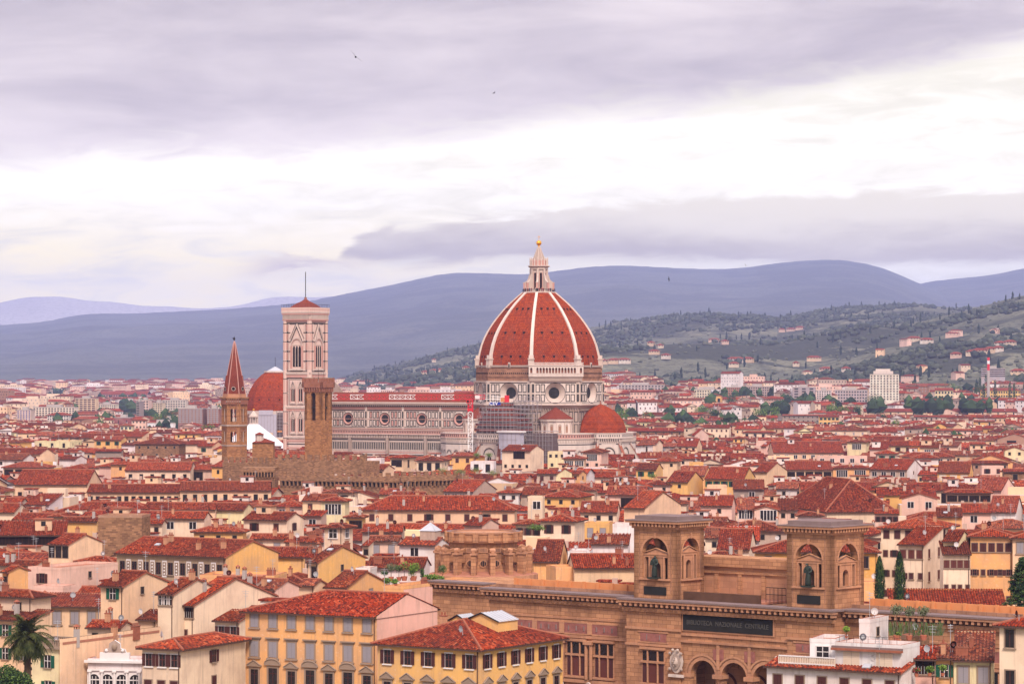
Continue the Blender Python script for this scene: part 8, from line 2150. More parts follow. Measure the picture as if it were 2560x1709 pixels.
for k in range(16):
 a = 2 * PI * (k + .5) / 16 + R(-90); b = MB(); b.M = Matrix.Rotation(a, 4, 'Z')
 b.box(Rl - 1.1, Rl + .25, -.45, .45, zB - .4, zl, 'sandstone'); b.box(Rl - 1.3, Rl + .5, -.62, .62, zl, zl + .35, 'pale_sandstone'); b.box(Rt - .6, Rl - 1.1, -.28, .28, zl - 1.5, zl - .2, 'sandstone')
 # scroll
 prof = [(Rt - .5, zl + .35), (Rl + .2, zl + .35), (Rl + .3, zl + .9), (Rl - .3, zl + 1.25), (Rl - .9, zl + .95), (Rt + .7, zl + .8), (Rt - .1, zl + 1.0), (Rt - .5, zl + 1.1)]
 for s in (-1, 1): f = [(x, .3 * s, z) for x, z in prof]; b.face(f if s < 0 else f[::-1], 'sandstone')
 for (p, q) in zip(prof[1:], prof[2:]): b.face([(p[0], -.3, p[1]), (p[0], .3, p[1]), (q[0], .3, q[1]), (q[0], -.3, q[1])], 'pale_sandstone')
 b.bar((Rl - .25, -.5, zl + .8), (Rl - .25, .5, zl + .8), .38, 'pale_sandstone', 10)
 b.box(Rt - .5, Rt + .55, -.5, .5, H1 + .1, zT - .02, 'sandstone')
 b.M = None; b.build('buttress', rh)
 # window between the buttresses
 a += PI / 16; b = MB(); b.M = Matrix.Rotation(a + PI / 2, 4, 'Z') @ Matrix.Translation((0, -(Rt - .5), 0)); m_ = 12; zz = (zB + zl) / 2 + .1
 for (r, y, mt) in ((.75, -.12, 'pale_sandstone'), (.52, -.16, 'glass')): b.face([(r * math.cos(2 * PI * i / m_), y, zz + r * math.sin(2 * PI * i / m_)) for i in range(m_)], mt)
 for q in (-.2, .2): b.box(q - .03, q + .03, -.2, -.16, zz - .5, zz + .5, 'pale_sandstone')
 panel(b, -.85, .85, zl + .3, H1 - .9, -.06, .14, 'drum_stone', 'pale_sandstone')
 b.M = None; b.build('round_window', rh)
# ------------------------------------------------------------ trees and plants near the viewer
def leaf_cloud(b, c, rx, ry, rz_, n, size, mats, rr, hollow=.45, droop=0.0):
 c = Vector(c)
 for i in range(n):
  d = Vector((rr.gauss(0, 1), rr.gauss(0, 1), rr.gauss(0, 1))).normalized() * (rr.uniform(hollow, 1.0))
  lump = 1 + .22 * mnoise.noise(d * 2.3 + c)
  p = c + Vector((d.x * rx, d.y * ry, d.z * rz_)) * lump
  u = Vector((rr.uniform(-1, 1), rr.uniform(-1, 1), rr.uniform(-1, 1))).normalized(); w = u.orthogonal().normalized(); s = size * rr.uniform(.6, 1.3)
  b.face([p - u * s, p + w * s * .6, p + u * s, p - w * s * .6], rr.choice(mats), uv=[(0, 0)] * 4)
def trunk(b, p, h, r, mat='bark', top=.4, n=7):
 b.frustum(n, r, r * top, p[2], p[2] + h, mat, cx=p[0], cy=p[1])
rr = random.Random(11)
# date palm
Yp = 392.0; p = at(69, 1709, Yp); zc = HC - (1592 - V0) * Yp / F
pm_ = empty('palm_tree', (p.x, Yp, 0)); tag(pm_, 'tall date palm with drooping dark fronds at lower left', 'palm tree')
b = MB(); b.frustum(10, .55, .42, 0, zc - .6, 'bark', cap=False); b.frustum(10, .42, 1.0, zc - .9, zc + .3, 'bark')
for k in range(60): a = rr.uniform(0, 2 * PI); z = rr.uniform(1, zc - .8); r = .5; b.box(r * math.cos(a) - .1, r * math.cos(a) + .1, r * math.sin(a) - .1, r * math.sin(a) + .1, z, z + .22, 'bark')
b.build('trunk', pm_)
b = MB()
for k in range(150):
 a = rr.uniform(0, 2 * PI); el = rr.uniform(-.75, 1.35); Lf = rr.uniform(2.9, 4.0); old = el < -.2
 d = Vector((math.cos(a), math.sin(a), 0)); side = Vector((-math.sin(a), math.cos(a), 0)); P = Vector((0, 0, zc)); dirv = (d * math.cos(el) + Vector((0, 0, math.sin(el)))); pts = []
 N = 8
 for i in range(N + 1):
  pts.append(P.copy()); P += dirv * (Lf / N); dirv = (dirv + Vector((0, 0, -.20))).normalized()
 m = 'palm_leaf'
 for i in range(N):
  t = (i + .5) / N; w = .75 * math.sin(PI * min(1, t * .9 + .12)) ** .7; p0, p1 = pts[i], pts[i + 1]
  for s in (-1, 1):
   for q in range(3):
    r0 = p0 + (p1 - p0) * (q / 3); r1 = p0 + (p1 - p0) * ((q + .95) / 3)
    tip = r1 + side * s * w + (p1 - p0) * .55 + Vector((0, 0, -.16 - .12 * rr.random())); b.face([r0, r1, tip + (p1 - p0) * .12, tip], m, uv=[(0, 0)] * 4)
b.build('fronds', pm_)
b = MB()
for k in range(36): a = rr.uniform(0, 2 * PI); e = rr.uniform(.1, 1.2); b.bar((0, 0, zc), (1.3 * math.cos(a) * math.cos(e), 1.3 * math.sin(a) * math.cos(e), zc + 1.3 * math.sin(e)), .05, 'palm_crown', 4)
b.build('fruit_stalks', pm_)
# bushy trees at the lower left corner
for (u, v, r, lab) in ((14, 1682, 1.9, 'dark green bushy tree crown at the bottom left corner'), (48, 1697, 2.1, 'round green tree crown just left of the balustrade house')):
 Y = 372.0; q = at(u, v, Y); t = empty('broadleaf_tree', (q.x, Y, 0)); tag(t, lab, 'tree'); b = MB(); trunk(b, (0, 0, 0), q.z, .3); b.build('trunk', t); b = MB()
 for k in range(6): leaf_cloud(b, (rr.uniform(-1, 1) * r * .6, rr.uniform(-1, 1) * r * .5, q.z + rr.uniform(-1.2, .3)), r * .7, r * .7, r * .6, 600, .14, ['leaf_green', 'leaf_dark', 'leaf_dark', 'leaf_green'], rr)
 b.build('crown', t)
# cypress pair and the big conifer at right
for (u, vt, vb, w, lab, Y) in ((2199, 1392, 1480, 13.5, 'left and shorter of the two dark cypresses', 500), (2249, 1380, 1500, 15.5, 'right and taller of the two dark cypresses', 488)):
 q = at(u, vb, Y); zt = HC - (vt - V0) * Y / F; zb = q.z - 3; t = empty('cypress', (q.x, Y, 0)); tag(t, lab + ' before the apartment houses', 'cypress'); b = MB(); trunk(b, (0, 0, 0), zb + 1, .3); b.build('trunk', t); b = MB(); R_ = w / F * Y; H_c = zt - zb
 for i in range(3600):
  tt = rr.random() ** .85; pr = R_ * (math.sin(PI * min(1, .12 + tt * .88)) ** .62) * (1.0 if tt > .25 else .75 + tt); a = rr.uniform(0, 2 * PI); pr *= rr.uniform(.7, 1.05) * (1 + .14 * math.sin(a * 5 + tt * 9)); c_ = Vector((pr * math.cos(a), pr * math.sin(a), zb + H_c * tt)); s = rr.uniform(.10, .2)
  o1 = Vector((math.cos(a) * .3, math.sin(a) * .3, 1)).normalized(); o2 = Vector((-math.sin(a), math.cos(a), 0)); b.face([c_ - o2 * s * .5, c_ + o2 * s * .5, c_ + o1 * s * 2], rr.choice(['leaf_dark', 'leaf_dark', 'leaf_green']), uv=[(0, 0)] * 3)
 b.frustum(9, R_ * .6, R_ * .25, zb + H_c * .05, zb + H_c * .8, 'leaf_dark'); b.build('crown', t)
Y = 470.0; q = at(2560, 1500, Y); t = empty('conifer', (q.x, Y, 0)); tag(t, 'large dark conifer cut by the right edge', 'conifer tree'); zt = HC - (1392 - V0) * Y / F; b = MB(); trunk(b, (0, 0, 0), zt - 1, .4, top=.15); b.build('trunk', t); b = MB()
for k in range(40):
 tt = k / 40; z = zt - .2 - (zt - 15) * tt * 1.1; Rb = .3 + 3.6 * tt ** .8; a = rr.uniform(0, 2 * PI)
 for j in range(3):
  a2 = a + j * 2.1 + rr.uniform(-.4, .4); L_ = Rb * rr.uniform(.75, 1.2); e = Vector((math.cos(a2) * L_, math.sin(a2) * L_, z - L_ * .12)); b.bar((0, 0, z), e, .05, 'bark', 4)
  for s in (.45, .75, 1.0): leaf_cloud(b, (e.x * s, e.y * s, z + (e.z - z) * s), .7, .7, .3, 70, .15, ['leaf_dark', 'leaf_dark', 'leaf_green'], rr, .1)
b.build('crown', t)
# roof garden on the pink terraced house and the other planted terraces
def shrub(u, v, Y, r, h, lab, mats, pot=True, stem=0.0, name='potted_plant', cat='plant', n=None, group=None, zfix=None):
 q = at(u, v, Y); t = empty(name, (q.x, Y, q.z if zfix is None else zfix)); tag(t, lab, cat, group)
 if pot: b = MB(); b.frustum(8, r * .35, r * .5, 0, r * .7, 'terracotta_pot'); b.build('pot', t)
 b = MB();
 if stem: b.frustum(5, .06, .04, r * .5, r * .7 + stem, 'bark')
 leaf_cloud(b, (0, 0, r * .7 + stem + h / 2), r, r, h / 2, n or int(170 + 260 * r), .13, mats, rr, .2); b.build('foliage', t); return t
Yg = fy(1240 + 762 * .2991, 18.6) + 1.5
Z4 = lambda x, y: (580 + x * .2991, 1240 + y * .2991)
GM = ['leaf_green', 'leaf_green', 'leaf_bright']
items_ = [(1300, 755, .55, .9, 0, GM, 'small dark leafed shrub at the left end of the roof garden'), (1330, 690, .8, 1.2, .8, ['leaf_olive'], 'grey green olive tree in the roof garden, leftmost'),
  (1360, 755, .6, .7, 0, ['leaf_bright', 'leaf_green'], 'round clipped green ball bush in the roof garden'), (1395, 700, .75, 1.0, .9, ['leaf_olive', 'leaf_green'], 'olive standard behind the clipped ball bush'), (1440, 640, .9, 1.3, 1.0, ['leaf_bright', 'flower_red', 'leaf_green'], 'yellow leaved shrub at the back of the roof garden'),
  (1505, 690, .6, 1.5, .2, GM, 'dense green bush in the middle of the roof garden'), (1520, 620, .9, 1.4, .6, ['leaf_bright', 'leaf_green'], 'bright green tallest shrub of the roof garden'), (1590, 700, .35, 1.6, 0, ['leaf_green', 'leaf_dark'], 'small pointed cypress in a roof garden pot'), (1640, 735, .8, .9, 0, GM, 'wide green bush right of the pointed potted cypress'),
  (1690, 735, .7, 1.0, 0, ['leaf_bright', 'leaf_green'], 'light green bush near the right end of the roof garden'), (1745, 735, .6, .8, 0, GM, 'green pot bush at the right end of the roof garden'), (1760, 690, .7, 1.2, .7, ['leaf_olive', 'leaf_green'], 'slender olive at the right end of the roof garden'), (1275, 650, .6, .7, .4, ['leaf_dark', 'leaf_green'], 'dark palm like shrub at the back left of the roof garden')]
for (x, y, r, h, st, ms, lab) in items_:
 u, v = Z4(x, y); shrub(u, v, min(Yg + 19, max(Yg - 1, fy(v, 18.4))), r * 1.25, h * 1.3, lab, ms, True, st, zfix=18.35)
u, v = Z4(30, 865); shrub(u, v, fy(1240 + 865 * .2991, 16.5), .9, 1.2, 'little olive tree on the terrace left of the orange palazzo', ['leaf_olive'], True, 1.3)
Z7 = lambda x, y: (1920 + x * .2991, 1240 + y * .2991)
for (x, y, r, h, st, ms, lab) in ((655, 1185, .45, .8, .5, ['leaf_bright'], 'bright leafy pot plant at the left end of the white terrace'), (1075, 1200, .95, 1.5, 2.6, ['leaf_olive'], 'pale olive tree behind the white penthouse'), (1180, 1200, .9, 1.5, 2.4, ['leaf_olive'], 'second olive tree, above the brick terrace'), (1300, 1200, .95, 1.5, 2.4, ['leaf_olive'], 'third olive tree, right above the brick terrace'),
 (1090, 1215, .4, .6, .4, ['leaf_bright', 'leaf_green'], 'small bright pot plant at the right end of the white terrace'), (1160, 1500, .5, .8, 0, GM, 'bush at the left of the shaded terrace'), (1240, 1505, .6, .8, 0, ['leaf_green', 'flower_red'], 'flowering bush on the shaded terrace'), (1350, 1500, .6, .9, 0, GM, 'green bush in the middle of the shaded terrace'), (1460, 1500, .55, .9, .2, ['leaf_green', 'leaf_bright'], 'bush at the right of the shaded terrace')):
 u, v = Z7(x, y); shrub(u, v, 381 if y > 1400 else 389, r, h, lab, ms, True, st)
u, v = Z7(1235, 1160); q = at(u, v, 395)
t = empty('tall_grass', (q.x, 395, q.z)); tag(t, 'clump of tall green grasses on the brick roof terrace', 'plant'); b = MB()
for i in range(260): x = rr.uniform(-3.6, 3.6); y = rr.uniform(-.6, .6); h = rr.uniform(.8, 1.9); b.bar((x, y, 0), (x + rr.uniform(-.5, .5), y, h), .04, rr.choice(['leaf_green', 'leaf_olive', 'leaf_olive']), 3)
b.build('foliage', t)
# terrace greenery further back
for (u, v, Y, r, h, lab) in ((1105, 1198, 985, 2.2, 2.6, 'dark green hedge tree left in the row above the grey loggia house'), (1150, 1200, 985, 2.4, 2.4, 'lighter tree in the middle of the row above the grey loggia house'), (1190, 1200, 985, 2.5, 3.0, 'bright tree right in the row above the grey loggia house'), (1232, 1203, 985, 2.4, 2.6, 'last tree right in the row above the grey loggia house'),
 (1192, 1152, 1000, 1.4, 2.0, 'vine pergola left on the white planted block'), (1222, 1152, 1000, 1.5, 2.0, 'vine pergola right on the white planted block'), (1335, 1338, 590, 1.5, 1.3, 'balcony plants of the white cream house behind the round hall'), (1350, 1337, 590, 1.2, 1.2, 'second clump of balcony plants behind the round hall'), (1630, 1205, 990, 1.8, 1.8, 'green pergola below the east tribune')):
 shrub(u, v, Y, r, h, lab, GM + ['leaf_olive'], False, 0, 'leafy_shrub', 'shrub', 420)
# town trees of the middle distance: each a thing
def town_tree(u, v, Y, r, h, lab, dark=False, cyp=False, group=None):
 Y = solve_y(u, v - 6, 17 if not cyp else 26, 1400); r *= Y / 2300; h = 15 if not cyp else 24; x = (u - 1280) / F * Y; g = ground_z(x, Y); zb = g + 1.5; t = empty('cypress' if cyp else 'town_tree', (x, Y, g)); tag(t, lab, 'cypress' if cyp else 'tree', group)
 SHIELD.append((u - r * F / Y, u + r * F / Y, v - 20, v + 14, Y)); b = MB(); b.frustum(6, .5, .3, 0, zb - g + h * .5, 'bark'); b.build('trunk', t); b = MB(); ms = ['leaf_dark', 'leaf_dark', 'leaf_green'] if dark else ['leaf_green', 'leaf_green', 'leaf_dark', 'leaf_bright']
 if cyp:
  for k in range(7): leaf_cloud(b, (0, 0, zb - g + h * (.1 + k * .13)), r * (1 - k * .11), r * (1 - k * .11), h * .12, 70, .6, ms, rr, .4)
 else:
  for k in range(7): a = rr.uniform(0, 2 * PI); q = rr.uniform(0, .6); leaf_cloud(b, (r * q * math.cos(a), r * q * math.sin(a), zb - g + h * rr.uniform(.45, .75)), r * .55, r * .55, h * .28, 110, .55, ms, rr, .5)
 b.build('crown', t)
for i, (u, v, Y, r, h, dk, lab) in enumerate([(1570, 1020, 1780, 7, 12, 0, 'bright green tree crown directly right of the east dome'), (1550, 1032, 1760, 6, 9, 0, 'tree crown half hidden by the east dome'), (1665, 1016, 1800, 9, 13, 1, 'broad dark tree, largest of the group right of the cathedral'), (1622, 1030, 1780, 6, 9, 0, 'lower tree between the two big tree groups right of the cathedral'), (1755, 1016, 1800, 8, 13, 0, 'rounded green tree in the long tree row, middle'),
     (1790, 1026, 1780, 7, 10, 1, 'darker tree in the long tree row, right of the rounded one'), (1825, 1034, 1770, 8, 8, 1, 'low dark tree in the long tree row'), (1900, 1024, 1800, 6, 10, 0, 'green tree at the right end of the long tree row'), (1935, 1020, 1810, 5, 8, 0, 'small green tree alone beyond the long tree row'), (1800, 978, 2400, 12, 9, 1, 'dark umbrella shaped tree mass before brick apartments'), (1832, 990, 2300, 6, 7, 1, 'small dark tree beside the umbrella shaped one'),
     (2078, 1010, 1950, 8, 9, 0, 'green tree left below the white tower block'), (2110, 1014, 1950, 6, 8, 0, 'second green tree below the white tower block'), (2145, 1016, 1940, 5, 9, 1, 'narrow tree left of the long palace wing'), (2190, 992, 2250, 10, 8, 1, 'tree mass at the foot of the white tower block'), (2208, 1035, 1650, 4, 9, 1, 'dark palm like tree in front of the long palace wing'), (2240, 1052, 1500, 7, 6, 0, 'green garden tree in the far right rows'), (2375, 960, 2900, 10, 10, 0, 'tree between apartment houses at far right'),
     (270, 1030, 1900, 6, 12, 1, 'dark tree left of the red cladding tower'), (250, 1045, 1850, 6, 6, 0, 'low tree left of the red cladding tower'), (395, 1035, 1950, 8, 9, 0, 'green tree above the long white building'), (430, 1028, 1980, 9, 11, 1, 'tallest dark tree above the long white building'), (495, 1035, 1950, 8, 9, 1, 'dark tree before the brown terraced apartments'), (520, 1062, 1650, 9, 6, 0, 'broad pale green tree left of the hexagonal spire'), (420, 1040, 1900, 8, 7, 1, 'middle tree of the clump above the long white building')]):
 town_tree(u, v, Y, r, h, lab, dk)
for k in range(14):
 u = 2438 + k * 9.5 + rr.uniform(-3, 3); town_tree(u, 955 + rr.uniform(-25, 8), 2750 + rr.uniform(-60, 60), rr.uniform(2.2, 3.2), rr.uniform(16, 24), 'dark cypress in the cemetery grove at the far right', True, True, 'cypresses of the dark grove at far right')
for k in range(8):
 town_tree(2445 + k * 17, 968, 2700, 9, 10, 'dark round tree in the grove under the cypresses at far right', True, False, 'round trees of the dark grove at far right')
# ------------------------------------------------------------ the rest of the town
SHIELD += [(800, 1580, 590, 1122, 1290), (556, 618, 840, 1140, 1090), (755, 838, 940, 1140, 1020), (560, 1160, 1138, 1215, 1000), (1085, 1335, 1318, 1430, 560),
           (1110, 2560, 1440, 1709, 478), (1575, 1772, 1280, 1480, 455), (1945, 2180, 1295, 1510, 440), (600, 720, 920, 1120, 1350), (15, 125, 1515, 1709, 400)]
rf = random.Random(21)
def overlap(x, y, hw, rz=None):
 for (cx, cy, r, a, b) in PLACED:
  dx, dy = x - cx, y - cy
  if abs(dx) > 60 or abs(dy) > 60: continue
  c_, s_ = math.cos(-r), math.sin(-r); lx, ly = dx * c_ - dy * s_, dx * s_ + dy * c_
  if abs(lx) < a + hw and abs(ly) < b + hw: return True
 return False
cands = []
ang = -R(27)
ca, sa = math.cos(ang), math.sin(ang)
y = 445.0
gx = -700
ROW = 13.0
j = -60
def district(x, y):  # street grid turns a little from quarter to quarter
 return -R(14) + R(17) * mnoise.noise(Vector((x / 260, y / 260, 4)))
yy = 452.0
while yy < 1650:
 wlim = 0.178 * yy + 12
 xx = -wlim - rf.uniform(0, 10)
 dep = rf.uniform(9, 14)
 while xx < wlim:
  Ln = rf.choice([8, 9, 10, 12, 14, 17, 22, 28]) * rf.uniform(.9, 1.1); Wd = rf.uniform(8, 14)
  x = xx + Ln / 2; y = yy + rf.uniform(-2.5, 2.5)
  xx += Ln * rf.uniform(.92, 1.0) + (rf.uniform(2, 6) if rf.random() < .3 else 0)
  cands.append((x, y, Ln, Wd))
 yy += dep * .98 + (rf.uniform(2, 6) if rf.random() < .25 else 0)
fill = []
for (x, y, Ln, Wd) in cands:
 rz = district(x, y) + rf.uniform(-.06, .06) + (PI / 2 if rf.random() < .0 else 0)
 H = rf.choice([11, 12, 14, 15, 16, 16, 17, 18, 19, 21]) + rf.uniform(-.6, .6)
 if y > 1000: H += rf.choice([0, 0, 1, 2])
 if overlap(x, y, min(Ln, Wd) * .42): continue
 kind = rf.choice(['gx', 'gx', 'gx', 'gy', 'h', 'h', 'sx', 'f' if rf.random() < .45 else 'gx'])
 half = {'gx': Wd / 2, 'gy': Ln / 2, 'sx': Wd * .6, 'h': min(Ln, Wd) / 2, 'f': 0}[kind]
 rise = half * .33
 u = 1280 + F * x / y; hw = F * (Ln * .5 + 2) / y
 ok = True
 for _ in range(5):
  vt = V0 - F * (H + rise - HC) / y; ok = True
  for (u0, u1, v0, v1, Y) in SHIELD:
   if Y > y and u + hw > u0 and u - hw < u1 and vt < v1 : ok = False; break
  if ok: break
  H -= 1.6
 if not ok or H < 9: continue
 fill.append([x, y, rz, Ln, Wd, H, kind, rise])
# what shows: paint front to back into a coarse buffer
vis = np.zeros((854, 1280), dtype=bool)
items = [(h[1], i) for i, h in enumerate(fill)] + [(s[4], ('S', k)) for k, s in enumerate(SHIELD)]
items.sort(key=lambda t: t[0])
share = {}
for Y, i in items:
 if isinstance(i, tuple):
  s = SHIELD[i[1]]; r = (s[0], s[1], s[2], 1709)
  if s[1] - s[0] > 500 and s[3] < 1130 or i[1] >= len(SHIELD) - 10: r = (s[0], s[1], s[2] + 30, 1709 if s[4] > 700 else s[3])
 else:
  x, y_, rz, Ln, Wd, H, kind, rise = fill[i]; u = 1280 + F * x / y_; hw = F * Ln * .5 / y_
  r = (u - hw, u + hw, V0 - F * (H + rise - HC) / y_, 1709)
 a0, a1 = int(max(0, min(1280, r[0] / 2))), int(max(0, min(1280, r[1] / 2))); b0, b1 = int(max(0, min(854, r[2] / 2))), int(max(0, min(854, r[3] / 2)))
 if a1 <= a0 or b1 <= b0: share.setdefault(i, 0); continue
 sub = vis[b0:b1, a0:a1]
 if not isinstance(i, tuple): share[i] = int((~sub).sum())
 sub[:] = True
order = sorted([i for i in share if not isinstance(i, tuple)], key=lambda i: -share[i])
N_IND = max(0, 300 - len([h for h in HOUSES]) - 44)
ind = [i for i in order if share[i] > 12][:N_IND]
indset = set(ind)
rest = [fill[i] for i in range(len(fill)) if i not in indset]
print('fill', len(fill), 'individual', len(ind), 'smallest shown', share[ind[-1]] if ind else None)
# regions of the picture, named by what one can find there
COLS = [(0, 250, 'at the far left'), (250, 540, 'left of the hexagonal spire'), (540, 740, 'below the hexagonal spire'), (740, 900, 'below the marble bell tower'), (900, 1130, 'below the nave'),
  (1130, 1300, 'left of the great dome axis'), (1300, 1480, 'straight below the great dome'), (1480, 1640, 'below the east tribune'), (1640, 1850, 'right of the cathedral'),
  (1850, 2080, 'centre right'), (2080, 2300, 'below the white tower block'), (2300, 2600, 'at the far right')]
ROWS = [(0, 1040, 'farthest rows'), (1040, 1080, 'very far rows'), (1080, 1120, 'far rows'), (1120, 1170, 'upper middle rows'), (1170, 1230, 'middle rows'), (1230, 1300, 'lower middle rows'), (1300, 1400, 'near rows'), (1400, 1800, 'nearest rows')]
ORD = ['first', 'second', 'third', 'fourth', 'fifth', 'sixth', 'seventh', 'eighth', 'ninth', 'tenth', 'eleventh', 'twelfth']
recs = []
for i in ind:
 x, y, rz, Ln, Wd, H, kind, rise = fill[i]
 wall = rf.choice(['cr', 'cr', 'pc', 'pc', 'pc', 'yl', 'pk', 'pk', 'wh', 'wh', 'gr', 'or', 'py'])
 shut = rf.choice('ddddbbsgwn')
 n = max(1, int(Ln / rf.choice([3.6, 4.4, 5.5]))); spec = '%d%s' % (n, shut)
 if rf.random() < .4: spec = spec + '/' + spec
 if rf.random() < .18: spec = '1' + rf.choice('LW')
 u, v = px((x, y, H))
 col = next(c[2] for c in COLS if u < c[1] or c is COLS[-1]); row = next(c[2] for c in ROWS if v < c[1])
 size = 'long' if Ln > 18 else 'small' if Ln < 9.5 else ''
 rk = {'gx': 'gabled', 'gy': 'front gabled', 'h': 'hip roofed', 'sx': 'lean-to roofed', 'f': 'flat topped'}[kind]
 recs.append(dict(i=i, wall=wall, spec=spec, u=u, v=v, key=(size, wall, rk, row, col)))
byk = {}
for r in recs: byk.setdefault((r['key'][0], WNAME[r['key'][1]]) + r['key'][2:], []).append(r)
for k, rs in byk.items():
 rs.sort(key=lambda r: r['u'])
 size, wn, rk, row, col = k
 for q, r in enumerate(rs):
  lab = ' '.join(t for t in [size, wn, rk, 'house,', row + ',', col] if t)
  if len(rs) > 1: lab = ('leftmost ' if q == 0 else ORD[q] + ' from left, ') + lab
  r['label'] = lab
for r in recs:
 x, y, rz, Ln, Wd, H, kind, rise = fill[r['i']]
 house('tiled_house' if kind != 'f' else 'terraced_house', x, y, rz, Ln, Wd, H, kind, rise, r['wall'], r['spec'], '1d' if rf.random() < .5 else '', False, r['label'], 'house', group=None, rr=rf)
# everything smaller, and the far town out to the foot of the hills: one object
far = MB()
RT = [(1.0, 1.0, 1.0), (1.15, 1.0, .95), (.85, .80, .82), (1.25, 1.15, 1.05), (.95, .88, .88), (.72, .74, .78), (1.15, 1.6, 1.8), (.8, 1.2, 1.4), (.6, .7, .8)]
def far_house(b, x, y, rz, Ln, Wd, H, kind, rise, wall, wins=2, base=0.0, wm='far_plaster', wstep=3.2):
 b.M = Matrix.Translation((x, y, base)) @ Matrix.Rotation(rz, 4, 'Z')
 X, Y = Ln / 2, Wd / 2; c_ = WALL[wall]; j = rf.uniform(.8, 1.05); b.col = (c_[0] * j, c_[1] * j, c_[2] * j, 1)
 pk = H + rise
 c = [(-X, -Y), (X, -Y), (X, Y), (-X, Y)]
 for k in range(4):
  p, q = c[k], c[(k + 1) % 4]; pts = [(p[0], p[1], -2), (q[0], q[1], -2), (q[0], q[1], H)]
  if (kind == 'gx' and k in (1, 3)) or (kind == 'gy' and k in (0, 2)): pts.append(((p[0] + q[0]) / 2, (p[1] + q[1]) / 2, pk - .05))
  pts.append((p[0], p[1], H)); b.face(pts, wm)
 r_ = rf.choice(RT); rj = rf.uniform(.72, .98); b.col = (r_[0] * rj, r_[1] * rj, r_[2] * rj, 1)
 o = .55; x0, x1, y0, y1 = -X - o, X + o, -Y - o, Y + o; e = H - .1; U = rf.uniform(0, 40)
 def Q(pts):
  a = Vector(pts[0]); ex = (Vector(pts[1]) - a).normalized(); n_ = ex.cross(Vector(pts[2]) - a).normalized(); ey = n_.cross(ex)
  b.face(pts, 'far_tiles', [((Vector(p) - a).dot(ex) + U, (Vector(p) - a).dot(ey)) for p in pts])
 if kind == 'gx': Q([(x0, y0, e), (x1, y0, e), (x1, 0, pk), (x0, 0, pk)]); Q([(x1, y1, e), (x0, y1, e), (x0, 0, pk), (x1, 0, pk)])
 elif kind == 'gy': Q([(x1, y0, e), (x1, y1, e), (0, y1, pk), (0, y0, pk)]); Q([(x0, y1, e), (x0, y0, e), (0, y0, pk), (0, y1, pk)])
 elif kind == 'sx':
  Q([(x0, y0, e), (x1, y0, e), (x1, y1, pk), (x0, y1, pk)])
 elif kind == 'h':
  h = min(x1, y1)
  if Ln > Wd: r0, r1 = (x0 + h, 0, pk), (x1 - h, 0, pk)
  else: r0, r1 = (0, y0 + h, pk), (0, y1 - h, pk)
  if Ln > Wd: Q([(x0, y0, e), (x1, y0, e), r1, r0]); Q([(x1, y1, e), (x0, y1, e), r0, r1]); Q([(x1, y0, e), (x1, y1, e), r1]); Q([(x0, y1, e), (x0, y0, e), r0])
  else: Q([(x0, y0, e), (x1, y0, e), r0]); Q([(x1, y1, e), (x0, y1, e), r1]); Q([(x1, y0, e), (x1, y1, e), r1, r0]); Q([(x0, y1, e), (x0, y0, e), r0, r1])
 else:
  b.col = (.5, .42, .42, 1); b.face([(p[0], p[1], H) for p in c], wm); b.col = (c_[0] * j, c_[1] * j, c_[2] * j, 1)
  if rf.random() < .6: s_ = rf.uniform(.15, .3) * Ln; b.box(-s_, s_, -1.5, 1.5, H, H + 2.4, wm)
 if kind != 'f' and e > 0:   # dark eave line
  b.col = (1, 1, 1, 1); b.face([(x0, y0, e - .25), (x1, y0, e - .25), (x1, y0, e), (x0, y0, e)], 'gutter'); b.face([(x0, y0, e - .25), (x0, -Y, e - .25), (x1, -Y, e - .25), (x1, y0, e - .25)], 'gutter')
 b.col = (1, 1, 1, 1)
 wm2 = rf.choice(['glass', 'glass', 'brown_shutter', 'grey_shutter'])
 for rr_ in range(wins):
  zt = H - 1.2 - rr_ * wstep
  if zt < 3: break
  n = max(1, int(Ln / rf.choice([3.0, 3.8, 4.6])))
  if rf.random() < .2: n = max(1, n - 1)
  for q in range(n):
   xx = -X + Ln * (q + .5) / n; w = .5
   b.face([(xx - w, -Y - .04, zt - 1.5), (xx + w, -Y - .04, zt - 1.5), (xx + w, -Y - .04, zt), (xx - w, -Y - .04, zt)], wm2)
  if Wd > 6 and rf.random() < .5:
   for q in range(2):
    y_ = -Y + Wd * (q + .5) / 2; b.face([(X + .04, y_ - .5, zt - 1.5), (X + .04, y_ + .5, zt - 1.5), (X + .04, y_ + .5, zt), (X + .04, y_ - .5, zt)], wm2)
 for _c in range(rf.choice([0, 1, 1, 2, 3]) if kind != 'f' and y < 2400 else 0):
  b.col = (.55, .4, .33, 1); xx = rf.uniform(-.3, .3) * Ln; yy_ = rf.uniform(-.25, .25) * Wd; z_ = roof_z(kind, Ln, Wd, H, rise, xx, yy_)
  b.box(xx - .45, xx + .45, yy_ - .35, yy_ + .35, z_ - .5, z_ + 1.4, wm)
